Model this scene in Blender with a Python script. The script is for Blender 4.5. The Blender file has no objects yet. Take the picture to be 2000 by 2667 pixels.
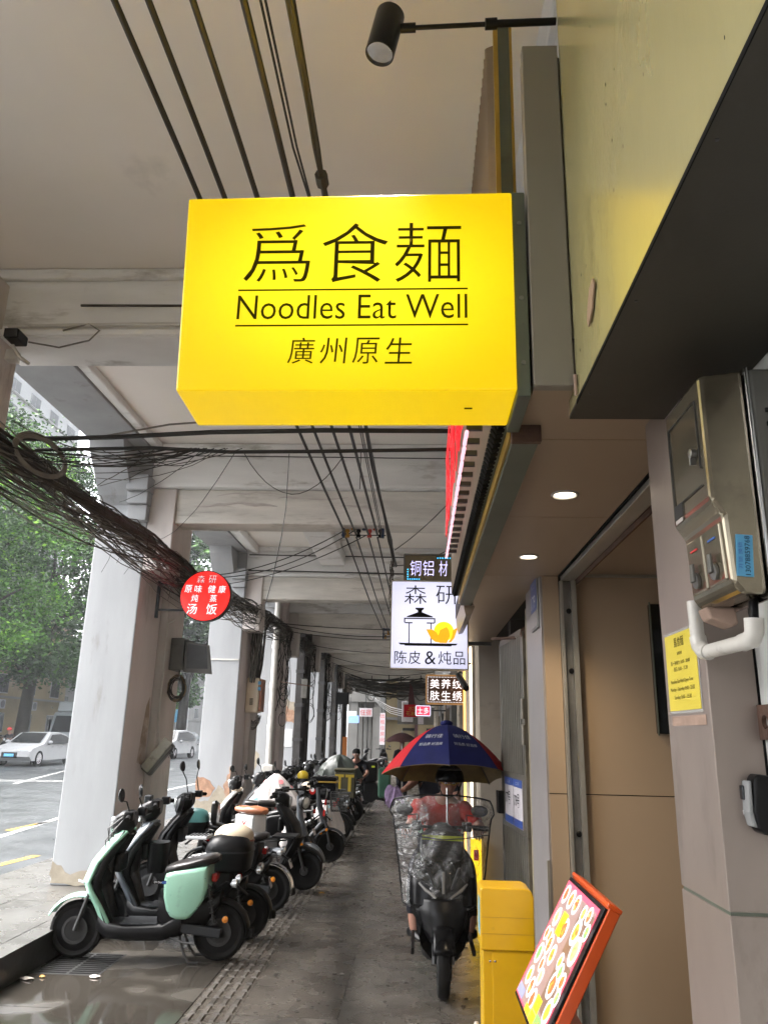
import bpy, bmesh, math, random
from mathutils import Vector, Matrix, Euler
R = math.radians
scene = bpy.context.scene
col = scene.collection
rnd = random.Random(7)

# ------------------------------------------------------------------ camera
cam_d = bpy.data.cameras.new('camera')
cam_d.sensor_fit = 'VERTICAL'
cam_d.sensor_height = 24.0
cam_d.lens = 24.0 * 1985.0 / 2667.0
cam_d.clip_start = 0.05
cam_d.clip_end = 2000
cam = bpy.data.objects.new('camera', cam_d)
col.objects.link(cam)
cr, cu, cf = (Vector((0.99885381, 0.04250607, 0.02200687)), Vector((-0.00919149, -0.28087818, 0.95969941)), Vector((-0.0469743, 0.95880169, 0.28016554)))
mw = Matrix((cr, cu, -cf)).transposed().to_4x4()
mw.translation = (0, 0, 1.7)
cam.matrix_world = mw
scene.camera = cam

# ------------------------------------------------------------------ sky, sun, exposure
SUN_EL, SUN_AZ = R(60), R(-80)          # a soft overcast sun from the street side
world = bpy.data.worlds.new('World')
scene.world = world
world.use_nodes = True
wn = world.node_tree
wn.nodes.clear()
sky = wn.nodes.new('ShaderNodeTexSky')
sky.sky_type = 'NISHITA'
sky.sun_disc = False
sky.sun_elevation = SUN_EL
sky.sun_rotation = SUN_AZ
sky.dust_density = 6.0
hsv = wn.nodes.new('ShaderNodeHueSaturation')
hsv.inputs['Saturation'].default_value = 0.28
bgn = wn.nodes.new('ShaderNodeBackground')
bgn.inputs['Strength'].default_value = 0.15
wo = wn.nodes.new('ShaderNodeOutputWorld')
wn.links.new(sky.outputs[0], hsv.inputs['Color'])
wn.links.new(hsv.outputs[0], bgn.inputs['Color'])
wn.links.new(bgn.outputs[0], wo.inputs[0])
sd = bpy.data.lights.new('sun', 'SUN')
sd.energy = 0.9
sd.angle = R(90)
sd.color = (1.0, 0.985, 0.965)
sun = bpy.data.objects.new('sun', sd)
col.objects.link(sun)
sun.rotation_euler = Euler((R(90) - SUN_EL, 0, math.pi - SUN_AZ), 'XYZ')
scene.view_settings.view_transform = 'Standard'
scene.view_settings.look = 'None'
EXPOSURE = 3.2
GLOW = 2.0 ** (0.9 - EXPOSURE)      # lit signs keep their look at this exposure
scene.view_settings.exposure = EXPOSURE
scene.view_settings.gamma = 1.0
scene.view_settings.use_curve_mapping = False
scene.cycles.max_bounces = 7
scene.cycles.diffuse_bounces = 4
scene.cycles.transparent_max_bounces = 24

# ------------------------------------------------------------------ materials
def mat(name, c, rough=0.6, metal=0.0, var=0.0, scale=4.0, bump=0.0, bscale=60.0, emit=None, estr=0.0, alpha=1.0, stain=None, sscale=2.0, samt=0.5, spec=0.5, coat=0.0, stretch=None, wet=None, rvar=0.0, trans=0.0, world=False, track=False, puddle=False):
    m = bpy.data.materials.new(name)
    m.use_nodes = True
    n, l = m.node_tree.nodes, m.node_tree.links
    b = n['Principled BSDF']
    c4 = (*c, 1) if len(c) == 3 else c
    b.inputs['Base Color'].default_value = c4
    b.inputs['Roughness'].default_value = rough
    b.inputs['Metallic'].default_value = metal
    b.inputs['Specular IOR Level'].default_value = spec
    b.inputs['Coat Weight'].default_value = coat
    b.inputs['Coat Roughness'].default_value = 0.08
    b.inputs['Transmission Weight'].default_value = trans
    if alpha < 1: b.inputs['Alpha'].default_value = alpha
    if emit:
        b.inputs['Emission Color'].default_value = (*emit, 1)
        b.inputs['Emission Strength'].default_value = estr
    tc = n.new('ShaderNodeTexCoord')
    src = tc.outputs['Object']
    if world:
        ge = n.new('ShaderNodeNewGeometry'); src = ge.outputs['Position']
    if stretch:
        mp = n.new('ShaderNodeMapping'); mp.inputs['Scale'].default_value = stretch
        l.new(src, mp.inputs['Vector']); src = mp.outputs[0]
    def noise(s, d=5, r=0.6):
        t = n.new('ShaderNodeTexNoise'); t.inputs['Scale'].default_value = s; t.inputs['Detail'].default_value = d; t.inputs['Roughness'].default_value = r
        l.new(src, t.inputs['Vector']); return t.outputs['Fac']
    def ramp(f, a, b_):
        t = n.new('ShaderNodeMapRange'); t.inputs[1].default_value = a; t.inputs[2].default_value = b_
        l.new(f, t.inputs[0]); return t.outputs[0]
    out = None
    if var:
        mx = n.new('ShaderNodeMix'); mx.data_type = 'RGBA'
        mx.inputs['A'].default_value = tuple(max(0, x * (1 - var)) for x in c4[:3]) + (1,)
        mx.inputs['B'].default_value = tuple(min(1, x * (1 + var)) for x in c4[:3]) + (1,)
        l.new(ramp(noise(scale), 0.3, 0.7), mx.inputs['Factor'])
        out = mx.outputs['Result']
    if stain:
        mx = n.new('ShaderNodeMix'); mx.data_type = 'RGBA'
        if out is None: mx.inputs['A'].default_value = c4
        else: l.new(out, mx.inputs['A'])
        mx.inputs['B'].default_value = (*stain, 1)
        l.new(ramp(noise(sscale, 8, 0.68), 0.72 - 0.35 * samt, 0.86 - 0.2 * samt), mx.inputs['Factor'])
        out = mx.outputs['Result']
    if wet:
        f = ramp(noise(wet, 4, 0.5), 0.47, 0.58)
        mx = n.new('ShaderNodeMix'); mx.data_type = 'RGBA'
        if out is None: mx.inputs['A'].default_value = c4
        else: l.new(out, mx.inputs['A'])
        mx.inputs['B'].default_value = tuple(x * 0.5 for x in c4[:3]) + (1,)
        l.new(f, mx.inputs['Factor']); out = mx.outputs['Result']
        rr = n.new('ShaderNodeMapRange'); rr.inputs[3].default_value = rough; rr.inputs[4].default_value = 0.12
        l.new(f, rr.inputs[0]); l.new(rr.outputs[0], b.inputs['Roughness'])
    elif rvar:
        rr = n.new('ShaderNodeMapRange'); rr.inputs[3].default_value = max(0.03, rough - rvar); rr.inputs[4].default_value = min(1, rough + rvar)
        l.new(noise(scale * 1.7), rr.inputs[0]); l.new(rr.outputs[0], b.inputs['Roughness'])
    if track:      # a worn wet tyre streak that wanders along the walkway, and soft dark smears
        sx = n.new('ShaderNodeSeparateXYZ'); l.new(src, sx.inputs[0])
        def mth(op, a, b_=None):
            t = n.new('ShaderNodeMath'); t.operation = op
            for i, q in enumerate((a, b_)):
                if q is None: continue
                if isinstance(q, (int, float)): t.inputs[i].default_value = q
                else: l.new(q, t.inputs[i])
            return t.outputs[0]
        wob = mth('MULTIPLY', mth('SUBTRACT', noise(.35, 2), .5), .8)
        cen = mth('ADD', mth('SINE', mth('MULTIPLY', sx.outputs[1], .42)), 0.0)
        dx = mth('ABSOLUTE', mth('SUBTRACT', mth('SUBTRACT', sx.outputs[0], wob), mth('ADD', mth('MULTIPLY', cen, .16), -.58)))
        st_ = n.new('ShaderNodeMapRange'); st_.inputs[1].default_value = .04; st_.inputs[2].default_value = .22; st_.inputs[3].default_value = .85; st_.inputs[4].default_value = 0
        l.new(dx, st_.inputs[0])
        mx = n.new('ShaderNodeMix'); mx.data_type = 'RGBA'
        l.new(out, mx.inputs['A']); mx.inputs['B'].default_value = tuple(x * .22 for x in c4[:3]) + (1,)
        l.new(mth('MULTIPLY', st_.outputs[0], ramp(noise(1.6, 6), .22, .48)), mx.inputs['Factor']); out = mx.outputs['Result']
        sp = n.new('ShaderNodeTexVoronoi'); sp.inputs['Scale'].default_value = 9.0; l.new(src, sp.inputs['Vector'])
        d1 = n.new('ShaderNodeMapRange'); d1.inputs[1].default_value = .10; d1.inputs[2].default_value = .16; d1.inputs[3].default_value = .7; d1.inputs[4].default_value = 0
        l.new(mth('ADD', sp.outputs['Distance'], mth('MULTIPLY', noise(30, 3), .12)), d1.inputs[0])
        mx = n.new('ShaderNodeMix'); mx.data_type = 'RGBA'; l.new(out, mx.inputs['A']); mx.inputs['B'].default_value = tuple(x * .45 for x in c4[:3]) + (1,)
        l.new(mth('MULTIPLY', d1.outputs[0], ramp(noise(.9, 4), .45, .62)), mx.inputs['Factor']); out = mx.outputs['Result']
    if puddle:     # standing water in the low part by the kerb
        pf = ramp(noise(1.25, 3, .45), .44, .50)
        rr = n.new('ShaderNodeMapRange'); rr.inputs[3].default_value = .30; rr.inputs[4].default_value = 0.015
        l.new(pf, rr.inputs[0]); l.new(rr.outputs[0], b.inputs['Roughness'])
        mx = n.new('ShaderNodeMix'); mx.data_type = 'RGBA'; l.new(out, mx.inputs['A']); mx.inputs['B'].default_value = (.035, .031, .026, 1)
        l.new(pf, mx.inputs['Factor']); out = mx.outputs['Result']
    if out is not None: l.new(out, b.inputs['Base Color'])
    if bump:
        bp = n.new('ShaderNodeBump'); bp.inputs['Strength'].default_value = bump; bp.inputs['Distance'].default_value = 0.01
        l.new(noise(bscale, 6), bp.inputs['Height']); l.new(bp.outputs[0], b.inputs['Normal'])
    return m

M = {}
M['plaster'] = mat('plaster', (0.68, 0.67, 0.65), 0.85, var=0.10, scale=1.3, bump=0.25, bscale=9, stain=(0.34, 0.31, 0.26), sscale=1.6, samt=0.36, spec=0.15)
M['ceil_near'] = mat('ceiling_paint', (0.86, 0.815, 0.755), 0.85, var=0.04, scale=0.9, bump=0.10, bscale=12, stain=(0.62, 0.59, 0.55), sscale=0.8, samt=0.25, spec=0.15, world=True)
M['beam'] = mat('beam_plaster', (0.75, 0.745, 0.73), 0.85, var=0.10, scale=1.5, bump=0.5, bscale=7, stain=(0.27, 0.24, 0.20), sscale=2.4, samt=0.50, stretch=(0.6, 1, 2.2), spec=0.15, world=True)
M['white_paint'] = mat('white_column_paint', (0.335, 0.34, 0.345), 0.8, var=0.10, scale=1.4, bump=0.2, bscale=12, stain=(0.20, 0.18, 0.155), sscale=1.9, samt=0.36, stretch=(1.6, 1.6, 0.35), spec=0.15)
M['pink_paint'] = mat('aged_column_paint', (0.64, 0.575, 0.56), 0.8, var=0.10, scale=2.0, bump=0.2, bscale=14, stain=(0.32, 0.25, 0.20), sscale=1.8, samt=0.36, stretch=(1, 1, 0.3), spec=0.15)
M['brown_paint'] = mat('stained_pilaster_paint', (0.56, 0.51, 0.48), 0.85, var=0.14, scale=2.4, bump=0.3, bscale=14, stain=(0.24, 0.20, 0.175), sscale=2.4, samt=0.42, stretch=(1, 1, 0.35), spec=0.15)
M['brick_patch'] = mat('bare_render_patch', (0.34, 0.20, 0.13), 0.95, var=0.3, scale=9, bump=0.8, bscale=22, stain=(0.42, 0.36, 0.30), sscale=6, samt=0.5)
M['crust'] = mat('old_plaster_patch', (0.30, 0.26, 0.20), 0.95, var=0.25, scale=6, bump=0.6, bscale=18)
M['dark_side'] = mat('shaded_side_dark_trunking', (0.055, 0.052, 0.05), 0.85, var=0.3, scale=3, bump=0.3, bscale=14, spec=0.2)  # shade of the unlit column sides put into the colour; also dark trunking
M['stone'] = mat('floor_granite', (0.076, 0.069, 0.060), 0.27, var=0.30, scale=3.2, bump=0.14, bscale=120, stain=(0.020, 0.0175, 0.0145), sscale=1.9, samt=0.62, rvar=0.25, world=True, track=True)
M['stone_b'] = mat('floor_granite_brown', (0.066, 0.058, 0.049), 0.25, var=0.30, scale=3.6, bump=0.14, bscale=120, stain=(0.019, 0.016, 0.013), sscale=2.2, samt=0.64, rvar=0.25, world=True, track=True)
M['stone_wet'] = mat('floor_granite_wet', (0.060, 0.054, 0.046), 0.2, var=0.3, scale=2.6, bump=0.02, bscale=60, stain=(0.018, 0.016, 0.013), sscale=1.6, samt=0.55, world=True, puddle=True, spec=0.6)
M['tactile'] = mat('tactile_stone', (0.070, 0.062, 0.053), 0.45, var=0.3, scale=7, bump=0.15, bscale=120, stain=(0.018, 0.015, 0.012), sscale=4, samt=0.66, world=True)
M['grout'] = mat('grout', (0.040, 0.036, 0.031), 0.7, var=0.3, scale=6, world=True)
M['plat'] = mat('platform_stone', (0.072, 0.069, 0.064), 0.28, var=0.2, scale=1.9, bump=0.06, bscale=90, stain=(0.03, 0.028, 0.026), sscale=1.2, samt=0.5, spec=0.4, rvar=0.14, world=True)
M['kerb'] = mat('kerb_stone_dark', (0.035, 0.032, 0.03), 0.3, var=0.3, scale=5, bump=0.2, bscale=30)
M['asphalt'] = mat('wet_asphalt', (0.030, 0.033, 0.035), 0.36, var=0.3, scale=0.8, bump=0.6, bscale=26, spec=0.26, rvar=0.2)
M['line_w'] = mat('road_paint_white', (0.24, 0.24, 0.235), 0.5, var=0.2, scale=8, stain=(0.1, 0.1, 0.1), sscale=6, samt=0.45, spec=0.2)
M['line_y'] = mat('road_paint_yellow', (0.30, 0.18, 0.02), 0.5, var=0.2, scale=8, stain=(0.12, 0.09, 0.04), sscale=6, samt=0.45, spec=0.2)
M['black'] = mat('black_plastic', (0.005, 0.005, 0.0055), 0.34, var=0.2, scale=8, bump=0.04, bscale=200, rvar=0.12, spec=0.2)
M['black_gloss'] = mat('black_gloss_paint', (0.0035, 0.0035, 0.004), 0.24, coat=0.0, rvar=0.1, spec=0.12)
M['rubber'] = mat('tyre_rubber', (0.008, 0.0078, 0.0075), 0.8, var=0.3, scale=12, bump=0.3, bscale=120, spec=0.2)
M['dgrey'] = mat('dark_grey_plastic', (0.024, 0.026, 0.029), 0.45, var=0.2, scale=8, rvar=0.1, spec=0.3)
M['grey'] = mat('grey_paint', (0.075, 0.085, 0.098), 0.32, var=0.1, scale=6, coat=0.15, spec=0.4)
M['mint'] = mat('mint_paint', (0.29, 0.54, 0.41), 0.32, var=0.05, scale=3, coat=0.25, stain=(0.19, 0.33, 0.26), sscale=9, samt=0.34)
M['teal'] = mat('teal_plastic', (0.12, 0.36, 0.34), 0.3, var=0.08, scale=5)
M['white_gloss'] = mat('white_gloss_paint', (0.62, 0.62, 0.61), 0.25, var=0.05, scale=4, coat=0.4, stain=(0.4, 0.39, 0.37), sscale=5, samt=0.2)
M['cream'] = mat('cream_plastic', (0.62, 0.52, 0.38), 0.3, var=0.06, scale=5)
M['leather_b'] = mat('brown_leather', (0.26, 0.085, 0.032), 0.42, var=0.15, scale=9, bump=0.12, bscale=150)
M['leather_k'] = mat('black_leather', (0.012, 0.0095, 0.0085), 0.34, var=0.2, scale=9, bump=0.12, bscale=160, spec=0.4)
M['chrome'] = mat('chrome', (0.55, 0.55, 0.56), 0.18, metal=1.0, rvar=0.1, scale=8)
M['alloy'] = mat('alloy', (0.34, 0.34, 0.34), 0.35, metal=0.9, var=0.15, scale=10)
M['steel'] = mat('dull_steel', (0.22, 0.215, 0.205), 0.42, metal=0.85, var=0.25, scale=5, rvar=0.15)
M['steel_dark'] = mat('dark_steel', (0.06, 0.06, 0.06), 0.45, metal=0.6, var=0.2, scale=6)
M['rust'] = mat('rusty_steel', (0.085, 0.045, 0.03), 0.8, metal=0.2, var=0.35, scale=10, bump=0.4, bscale=70)
M['red_lens'] = mat('red_lens', (0.45, 0.012, 0.01), 0.15, coat=0.5)
M['orange_lens'] = mat('orange_lens', (0.65, 0.22, 0.015), 0.2, coat=0.5)
M['clear_lens'] = mat('clear_lens', (0.45, 0.47, 0.48), 0.08, metal=0.5)
M['mirror'] = mat('mirror_glass', (0.5, 0.5, 0.52), 0.04, metal=1.0)
M['cable'] = mat('black_cable', (0.016, 0.015, 0.013), 0.5, var=0.3, scale=6)
M['cable_b'] = mat('dusty_cable', (0.055, 0.046, 0.037), 0.75, var=0.4, scale=6)
M['cable_g'] = mat('grey_cable', (0.19, 0.175, 0.155), 0.7, var=0.25, scale=5)
M['cable_r'] = mat('red_cable', (0.20, 0.035, 0.04), 0.6, var=0.3, scale=5)
M['cable_w'] = mat('white_cable', (0.6, 0.6, 0.6), 0.5)
M['plate'] = mat('number_plate_white', (0.48, 0.45, 0.47), 0.45, var=0.1, scale=20, stain=(0.3, 0.28, 0.29), sscale=30, samt=0.4)
M['ink'] = mat('black_ink', (0.012, 0.012, 0.012), 0.9, spec=0.05)
M['ink_w'] = mat('white_ink', (0.7, 0.7, 0.7), 0.6)
M['ink_g'] = mat('grey_ink', (0.42, 0.43, 0.46), 0.7)
M['ink_r'] = mat('red_ink', (0.5, 0.03, 0.03), 0.6)
M['ink_b'] = mat('blue_ink', (0.03, 0.10, 0.35), 0.6)
M['tan'] = mat('tan_wall_panel', (0.32, 0.235, 0.155), 0.5, var=0.05, scale=0.8, bump=0.05, bscale=240, stain=(0.25, 0.18, 0.115), sscale=1.3, samt=0.25, rvar=0.06)
M['soffit'] = mat('tan_soffit_panel', (0.29, 0.215, 0.148), 0.42, var=0.06, scale=1.0, bump=0.04, bscale=240, stain=(0.23, 0.165, 0.11), sscale=1.7, samt=0.25, rvar=0.05)
M['pinkpanel'] = mat('metallic_pink_panel', (0.27, 0.222, 0.195), 0.38, metal=0.35, var=0.12, scale=2.5, stain=(0.15, 0.12, 0.10), sscale=3.5, samt=0.45, rvar=0.1, stretch=(1, 1, 0.4))
M['greypanel'] = mat('grey_fascia_panel', (0.185, 0.168, 0.142), 0.42, var=0.06, scale=2, stain=(0.14, 0.125, 0.11), sscale=3, samt=0.2, rvar=0.06)
M['canopy_light_tint'] = mat('canopy_fascia_light_tint', (0.56, 0.52, 0.27), 0.25, metal=0.55, var=0.06, scale=2.5, bump=0.05, bscale=60, stain=(0.42, 0.385, 0.19), sscale=2.4, samt=0.22, rvar=0.06, stretch=(1, 1, 0.35))  # yellow light from the sign is tinted into this base colour
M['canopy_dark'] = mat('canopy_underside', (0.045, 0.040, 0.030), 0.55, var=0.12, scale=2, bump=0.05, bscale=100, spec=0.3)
M['shopwall'] = mat('white_shop_wall', (0.50, 0.50, 0.48), 0.8, var=0.12, scale=2.2, bump=0.25, bscale=16, stain=(0.2, 0.19, 0.17), sscale=2.6, samt=0.45)
M['gold'] = mat('gold_trim', (0.40, 0.26, 0.045), 0.38, metal=0.5, var=0.15, scale=5)
M['green_metal'] = mat('green_grey_metal', (0.10, 0.115, 0.088), 0.5, metal=0.3, var=0.15, scale=4, stain=(0.06, 0.06, 0.045), sscale=5, samt=0.35)
M['corr'] = mat('corrugated_bronze', (0.30, 0.235, 0.175), 0.36, metal=0.5, var=0.08, scale=3)
M['alu'] = mat('aluminium_track', (0.40, 0.385, 0.34), 0.38, metal=0.7, var=0.1, scale=5)
M['meter'] = mat('smoky_meter_cover', (0.22, 0.19, 0.135), 0.17, metal=0.75, var=0.25, scale=4, stain=(0.10, 0.085, 0.055), sscale=5, samt=0.45, rvar=0.1, coat=0.2)
M['meter_back'] = mat('grey_meter_back', (0.115, 0.112, 0.10), 0.5, metal=0.3, var=0.15, scale=4, stain=(0.05, 0.047, 0.042), sscale=5, samt=0.45)
M['pvc'] = mat('white_pvc', (0.52, 0.50, 0.46), 0.4, var=0.08, scale=8, stain=(0.2, 0.18, 0.15), sscale=9, samt=0.35)
M['paper'] = mat('dirty_paper', (0.40, 0.36, 0.34), 0.8, var=0.15, scale=10, stain=(0.26, 0.17, 0.15), sscale=9, samt=0.4)
M['paper_y'] = mat('yellow_paper', (0.62, 0.50, 0.05), 0.5, var=0.05, scale=6)
M['film'] = mat('laminate_film', (0.52, 0.50, 0.46), 0.2, alpha=0.6)
M['lead_leaf'] = mat('brown_tape', (0.32, 0.22, 0.17), 0.6, var=0.2, scale=14)
M['lock_grey'] = mat('lockbox_grey', (0.21, 0.215, 0.215), 0.45, var=0.06, scale=10)
M['glass_dark'] = mat('dark_glass', (0.012, 0.014, 0.016), 0.06, coat=0.4)
M['ybox'] = mat('yellow_cabinet_paint', (0.58, 0.35, 0.003), 0.36, var=0.08, scale=3, stain=(0.34, 0.20, 0.015), sscale=7, samt=0.30, rvar=0.1, coat=0.1)
M['orange'] = mat('orange_red_metal', (0.58, 0.075, 0.008), 0.35, var=0.08, scale=4, coat=0.2)
M['foam'] = mat('white_foam', (0.52, 0.46, 0.42), 0.7, var=0.1, scale=9)
M['navy'] = mat('navy_fabric', (0.006, 0.009, 0.07), 0.7, var=0.2, scale=6, bump=0.1, bscale=300, spec=0.2)
M['redfab'] = mat('red_fabric', (0.40, 0.008, 0.014), 0.7, var=0.15, scale=6, bump=0.1, bscale=300, spec=0.2)
M['goldfab'] = mat('dull_gold_lining', (0.16, 0.105, 0.03), 0.5, var=0.25, scale=9)
M['maroon'] = mat('dark_maroon_fabric', (0.045, 0.008, 0.010), 0.7, var=0.2, scale=6)
M['skin'] = mat('skin', (0.26, 0.13, 0.09), 0.55, var=0.08, scale=12, spec=0.3)
M['redshirt'] = mat('red_shirt_fabric', (0.26, 0.010, 0.006), 0.85, var=0.2, scale=14, spec=0.15)
M['darkcloth'] = mat('dark_cloth', (0.012, 0.012, 0.016), 0.9, var=0.2, scale=14, spec=0.15)
M['purple'] = mat('purple_cloth', (0.16, 0.11, 0.19), 0.85, var=0.35, scale=30)
M['hiviz'] = mat('lime_reflective_strip', (0.52, 0.60, 0.02), 0.4)
M['greencloth'] = mat('green_cloth', (0.02, 0.075, 0.045), 0.8, var=0.2, scale=12)
M['bark'] = mat('bark', (0.024, 0.02, 0.016), 0.9, var=0.3, scale=3, bump=0.6, bscale=12, spec=0.1)
M['leaf_a'] = mat('leaf_dark', (0.020, 0.048, 0.011), 0.6, var=0.35, scale=0.8, spec=0.12)
M['leaf_b'] = mat('leaf_mid', (0.045, 0.115, 0.015), 0.55, var=0.3, scale=0.8, spec=0.12)
M['leaf_c'] = mat('leaf_light', (0.12, 0.26, 0.022), 0.55, var=0.25, scale=0.8, spec=0.12)
M['bld_y'] = mat('yellow_render', (0.19, 0.15, 0.085), 0.9, var=0.14, scale=0.5, stain=(0.10, 0.085, 0.055), sscale=0.5, samt=0.4, spec=0.1)
M['bld_w'] = mat('pale_render', (0.26, 0.26, 0.255), 0.9, var=0.1, scale=0.4, stain=(0.16, 0.16, 0.155), sscale=0.5, samt=0.35, spec=0.1)
M['bld_g'] = mat('grey_render', (0.15, 0.145, 0.135), 0.9, var=0.15, scale=0.6, stain=(0.08, 0.075, 0.07), sscale=0.7, samt=0.4, spec=0.1)
M['win'] = mat('window_glass', (0.008, 0.009, 0.010), 0.25, spec=0.12)
M['car_w'] = mat('white_car_paint', (0.27, 0.275, 0.28), 0.35, coat=0.08, var=0.04, scale=2, spec=0.25)
M['car_g'] = mat('grey_car_paint', (0.20, 0.23, 0.24), 0.25, coat=0.6, var=0.05, scale=2)
M['car_d'] = mat('teal_grey_car_paint', (0.035, 0.05, 0.055), 0.3, coat=0.1, spec=0.25)
M['van_p'] = mat('pale_grey_van_paint', (0.17, 0.19, 0.195), 0.3, coat=0.2, var=0.05, scale=2)
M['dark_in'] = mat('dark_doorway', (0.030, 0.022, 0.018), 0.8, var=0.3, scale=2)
M['shop_b'] = mat('shop_render_beige', (0.30, 0.255, 0.20), 0.8, var=0.15, scale=1.5, stain=(0.14, 0.12, 0.10), sscale=2, samt=0.4)
M['gate'] = mat('worn_gate_steel', (0.16, 0.145, 0.12), 0.45, metal=0.6, var=0.25, scale=6, stain=(0.06, 0.05, 0.042), sscale=8, samt=0.45, bump=0.15, bscale=60)
M['rustpost'] = mat('rusty_cream_post', (0.22, 0.185, 0.12), 0.7, var=0.2, scale=6, stain=(0.10, 0.055, 0.03), sscale=8, samt=0.5, bump=0.3, bscale=50)
M['lilac'] = mat('lilac_grey_trim', (0.27, 0.25, 0.245), 0.42, metal=0.3, var=0.08, scale=4, stain=(0.16, 0.145, 0.14), sscale=5, samt=0.3)
M['blue_pl'] = mat('blue_enamel', (0.03, 0.07, 0.27), 0.3)
M['blue_ins'] = mat('blue_insulator_bar', (0.015, 0.035, 0.085), 0.5, var=0.2, scale=10)
M['amber_ins'] = mat('amber_insulator', (0.42, 0.22, 0.03), 0.4)
M['red_ins'] = mat('red_insulator', (0.45, 0.05, 0.03), 0.4)
M['umbpole'] = mat('umbrella_pole_steel', (0.5, 0.5, 0.5), 0.25, metal=0.9)
M['sticker_b'] = mat('blue_sticker', (0.09, 0.33, 0.55), 0.5, var=0.1, scale=20)
M['bag'] = mat('frosted_plastic_bag', (0.62, 0.58, 0.56), 0.3, trans=0.0, alpha=0.80, var=0.08, scale=9, bump=0.6, bscale=14)
M['dot_r'] = mat('pink_dot_print', (0.60, 0.16, 0.17), 0.4)
M['dot_b'] = mat('blue_dot_print', (0.24, 0.42, 0.46), 0.4)
M['tarp'] = mat('dark_green_tarp', (0.035, 0.045, 0.038), 0.5, var=0.3, scale=4, bump=0.5, bscale=9)
M['khaki'] = mat('khaki_bag_fabric', (0.055, 0.048, 0.022), 0.8, var=0.2, scale=8)
M['yellowprint'] = mat('yellow_print', (0.42, 0.30, 0.02), 0.6)
M['yellowsign'] = mat('yellow_plastic_helmet', (0.6, 0.42, 0.02), 0.3)
M['blue_p'] = mat('blue_panel', (0.10, 0.17, 0.32), 0.4)
M['tile_dirty'] = mat('litter_paper', (0.5, 0.45, 0.4), 0.6, var=0.2, scale=30)
M['lips'] = mat('lips', (0.20, 0.085, 0.065), 0.5)
M['leaflit'] = mat('fallen_leaf', (0.42, 0.23, 0.04), 0.6)

def emis(name, c, s, c2=None, rad=None, body=0.4):
    m = mat(name, tuple(x * body for x in c), 0.3, emit=c, estr=s * GLOW)
    return m

def lightbox_mat(name, c_mid, c_edge, s_mid, s_edge, cen=(0.5, 0.5, 0.5), rad=(0.5, 1, 0.4), rough=0.3):
    """A back-lit acrylic box: brighter near its lamps, dimmer at its edges."""
    m = bpy.data.materials.new(name); m.use_nodes = True
    n, l = m.node_tree.nodes, m.node_tree.links
    b = n['Principled BSDF']; b.inputs['Roughness'].default_value = rough
    b.inputs['Base Color'].default_value = (*[x * 0.5 for x in c_edge], 1)
    tc = n.new('ShaderNodeTexCoord')
    sub = n.new('ShaderNodeVectorMath'); sub.operation = 'SUBTRACT'; sub.inputs[1].default_value = cen
    dv = n.new('ShaderNodeVectorMath'); dv.operation = 'DIVIDE'; dv.inputs[1].default_value = rad
    ln = n.new('ShaderNodeVectorMath'); ln.operation = 'LENGTH'
    mr = n.new('ShaderNodeMapRange'); mr.interpolation_type = 'SMOOTHSTEP'; mr.inputs[1].default_value = 0.25; mr.inputs[2].default_value = 1.15
    l.new(tc.outputs['Object'], sub.inputs[0]); l.new(sub.outputs[0], dv.inputs[0]); l.new(dv.outputs[0], ln.inputs[0]); l.new(ln.outputs['Value'], mr.inputs[0])
    mx = n.new('ShaderNodeMix'); mx.data_type = 'RGBA'; mx.inputs['A'].default_value = (*c_mid, 1); mx.inputs['B'].default_value = (*c_edge, 1)
    l.new(mr.outputs[0], mx.inputs['Factor']); l.new(mx.outputs['Result'], b.inputs['Emission Color'])
    ms = n.new('ShaderNodeMapRange'); ms.inputs[3].default_value = s_mid * GLOW; ms.inputs[4].default_value = s_edge * GLOW
    l.new(mr.outputs[0], ms.inputs[0]); l.new(ms.outputs[0], b.inputs['Emission Strength'])
    return m

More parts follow.
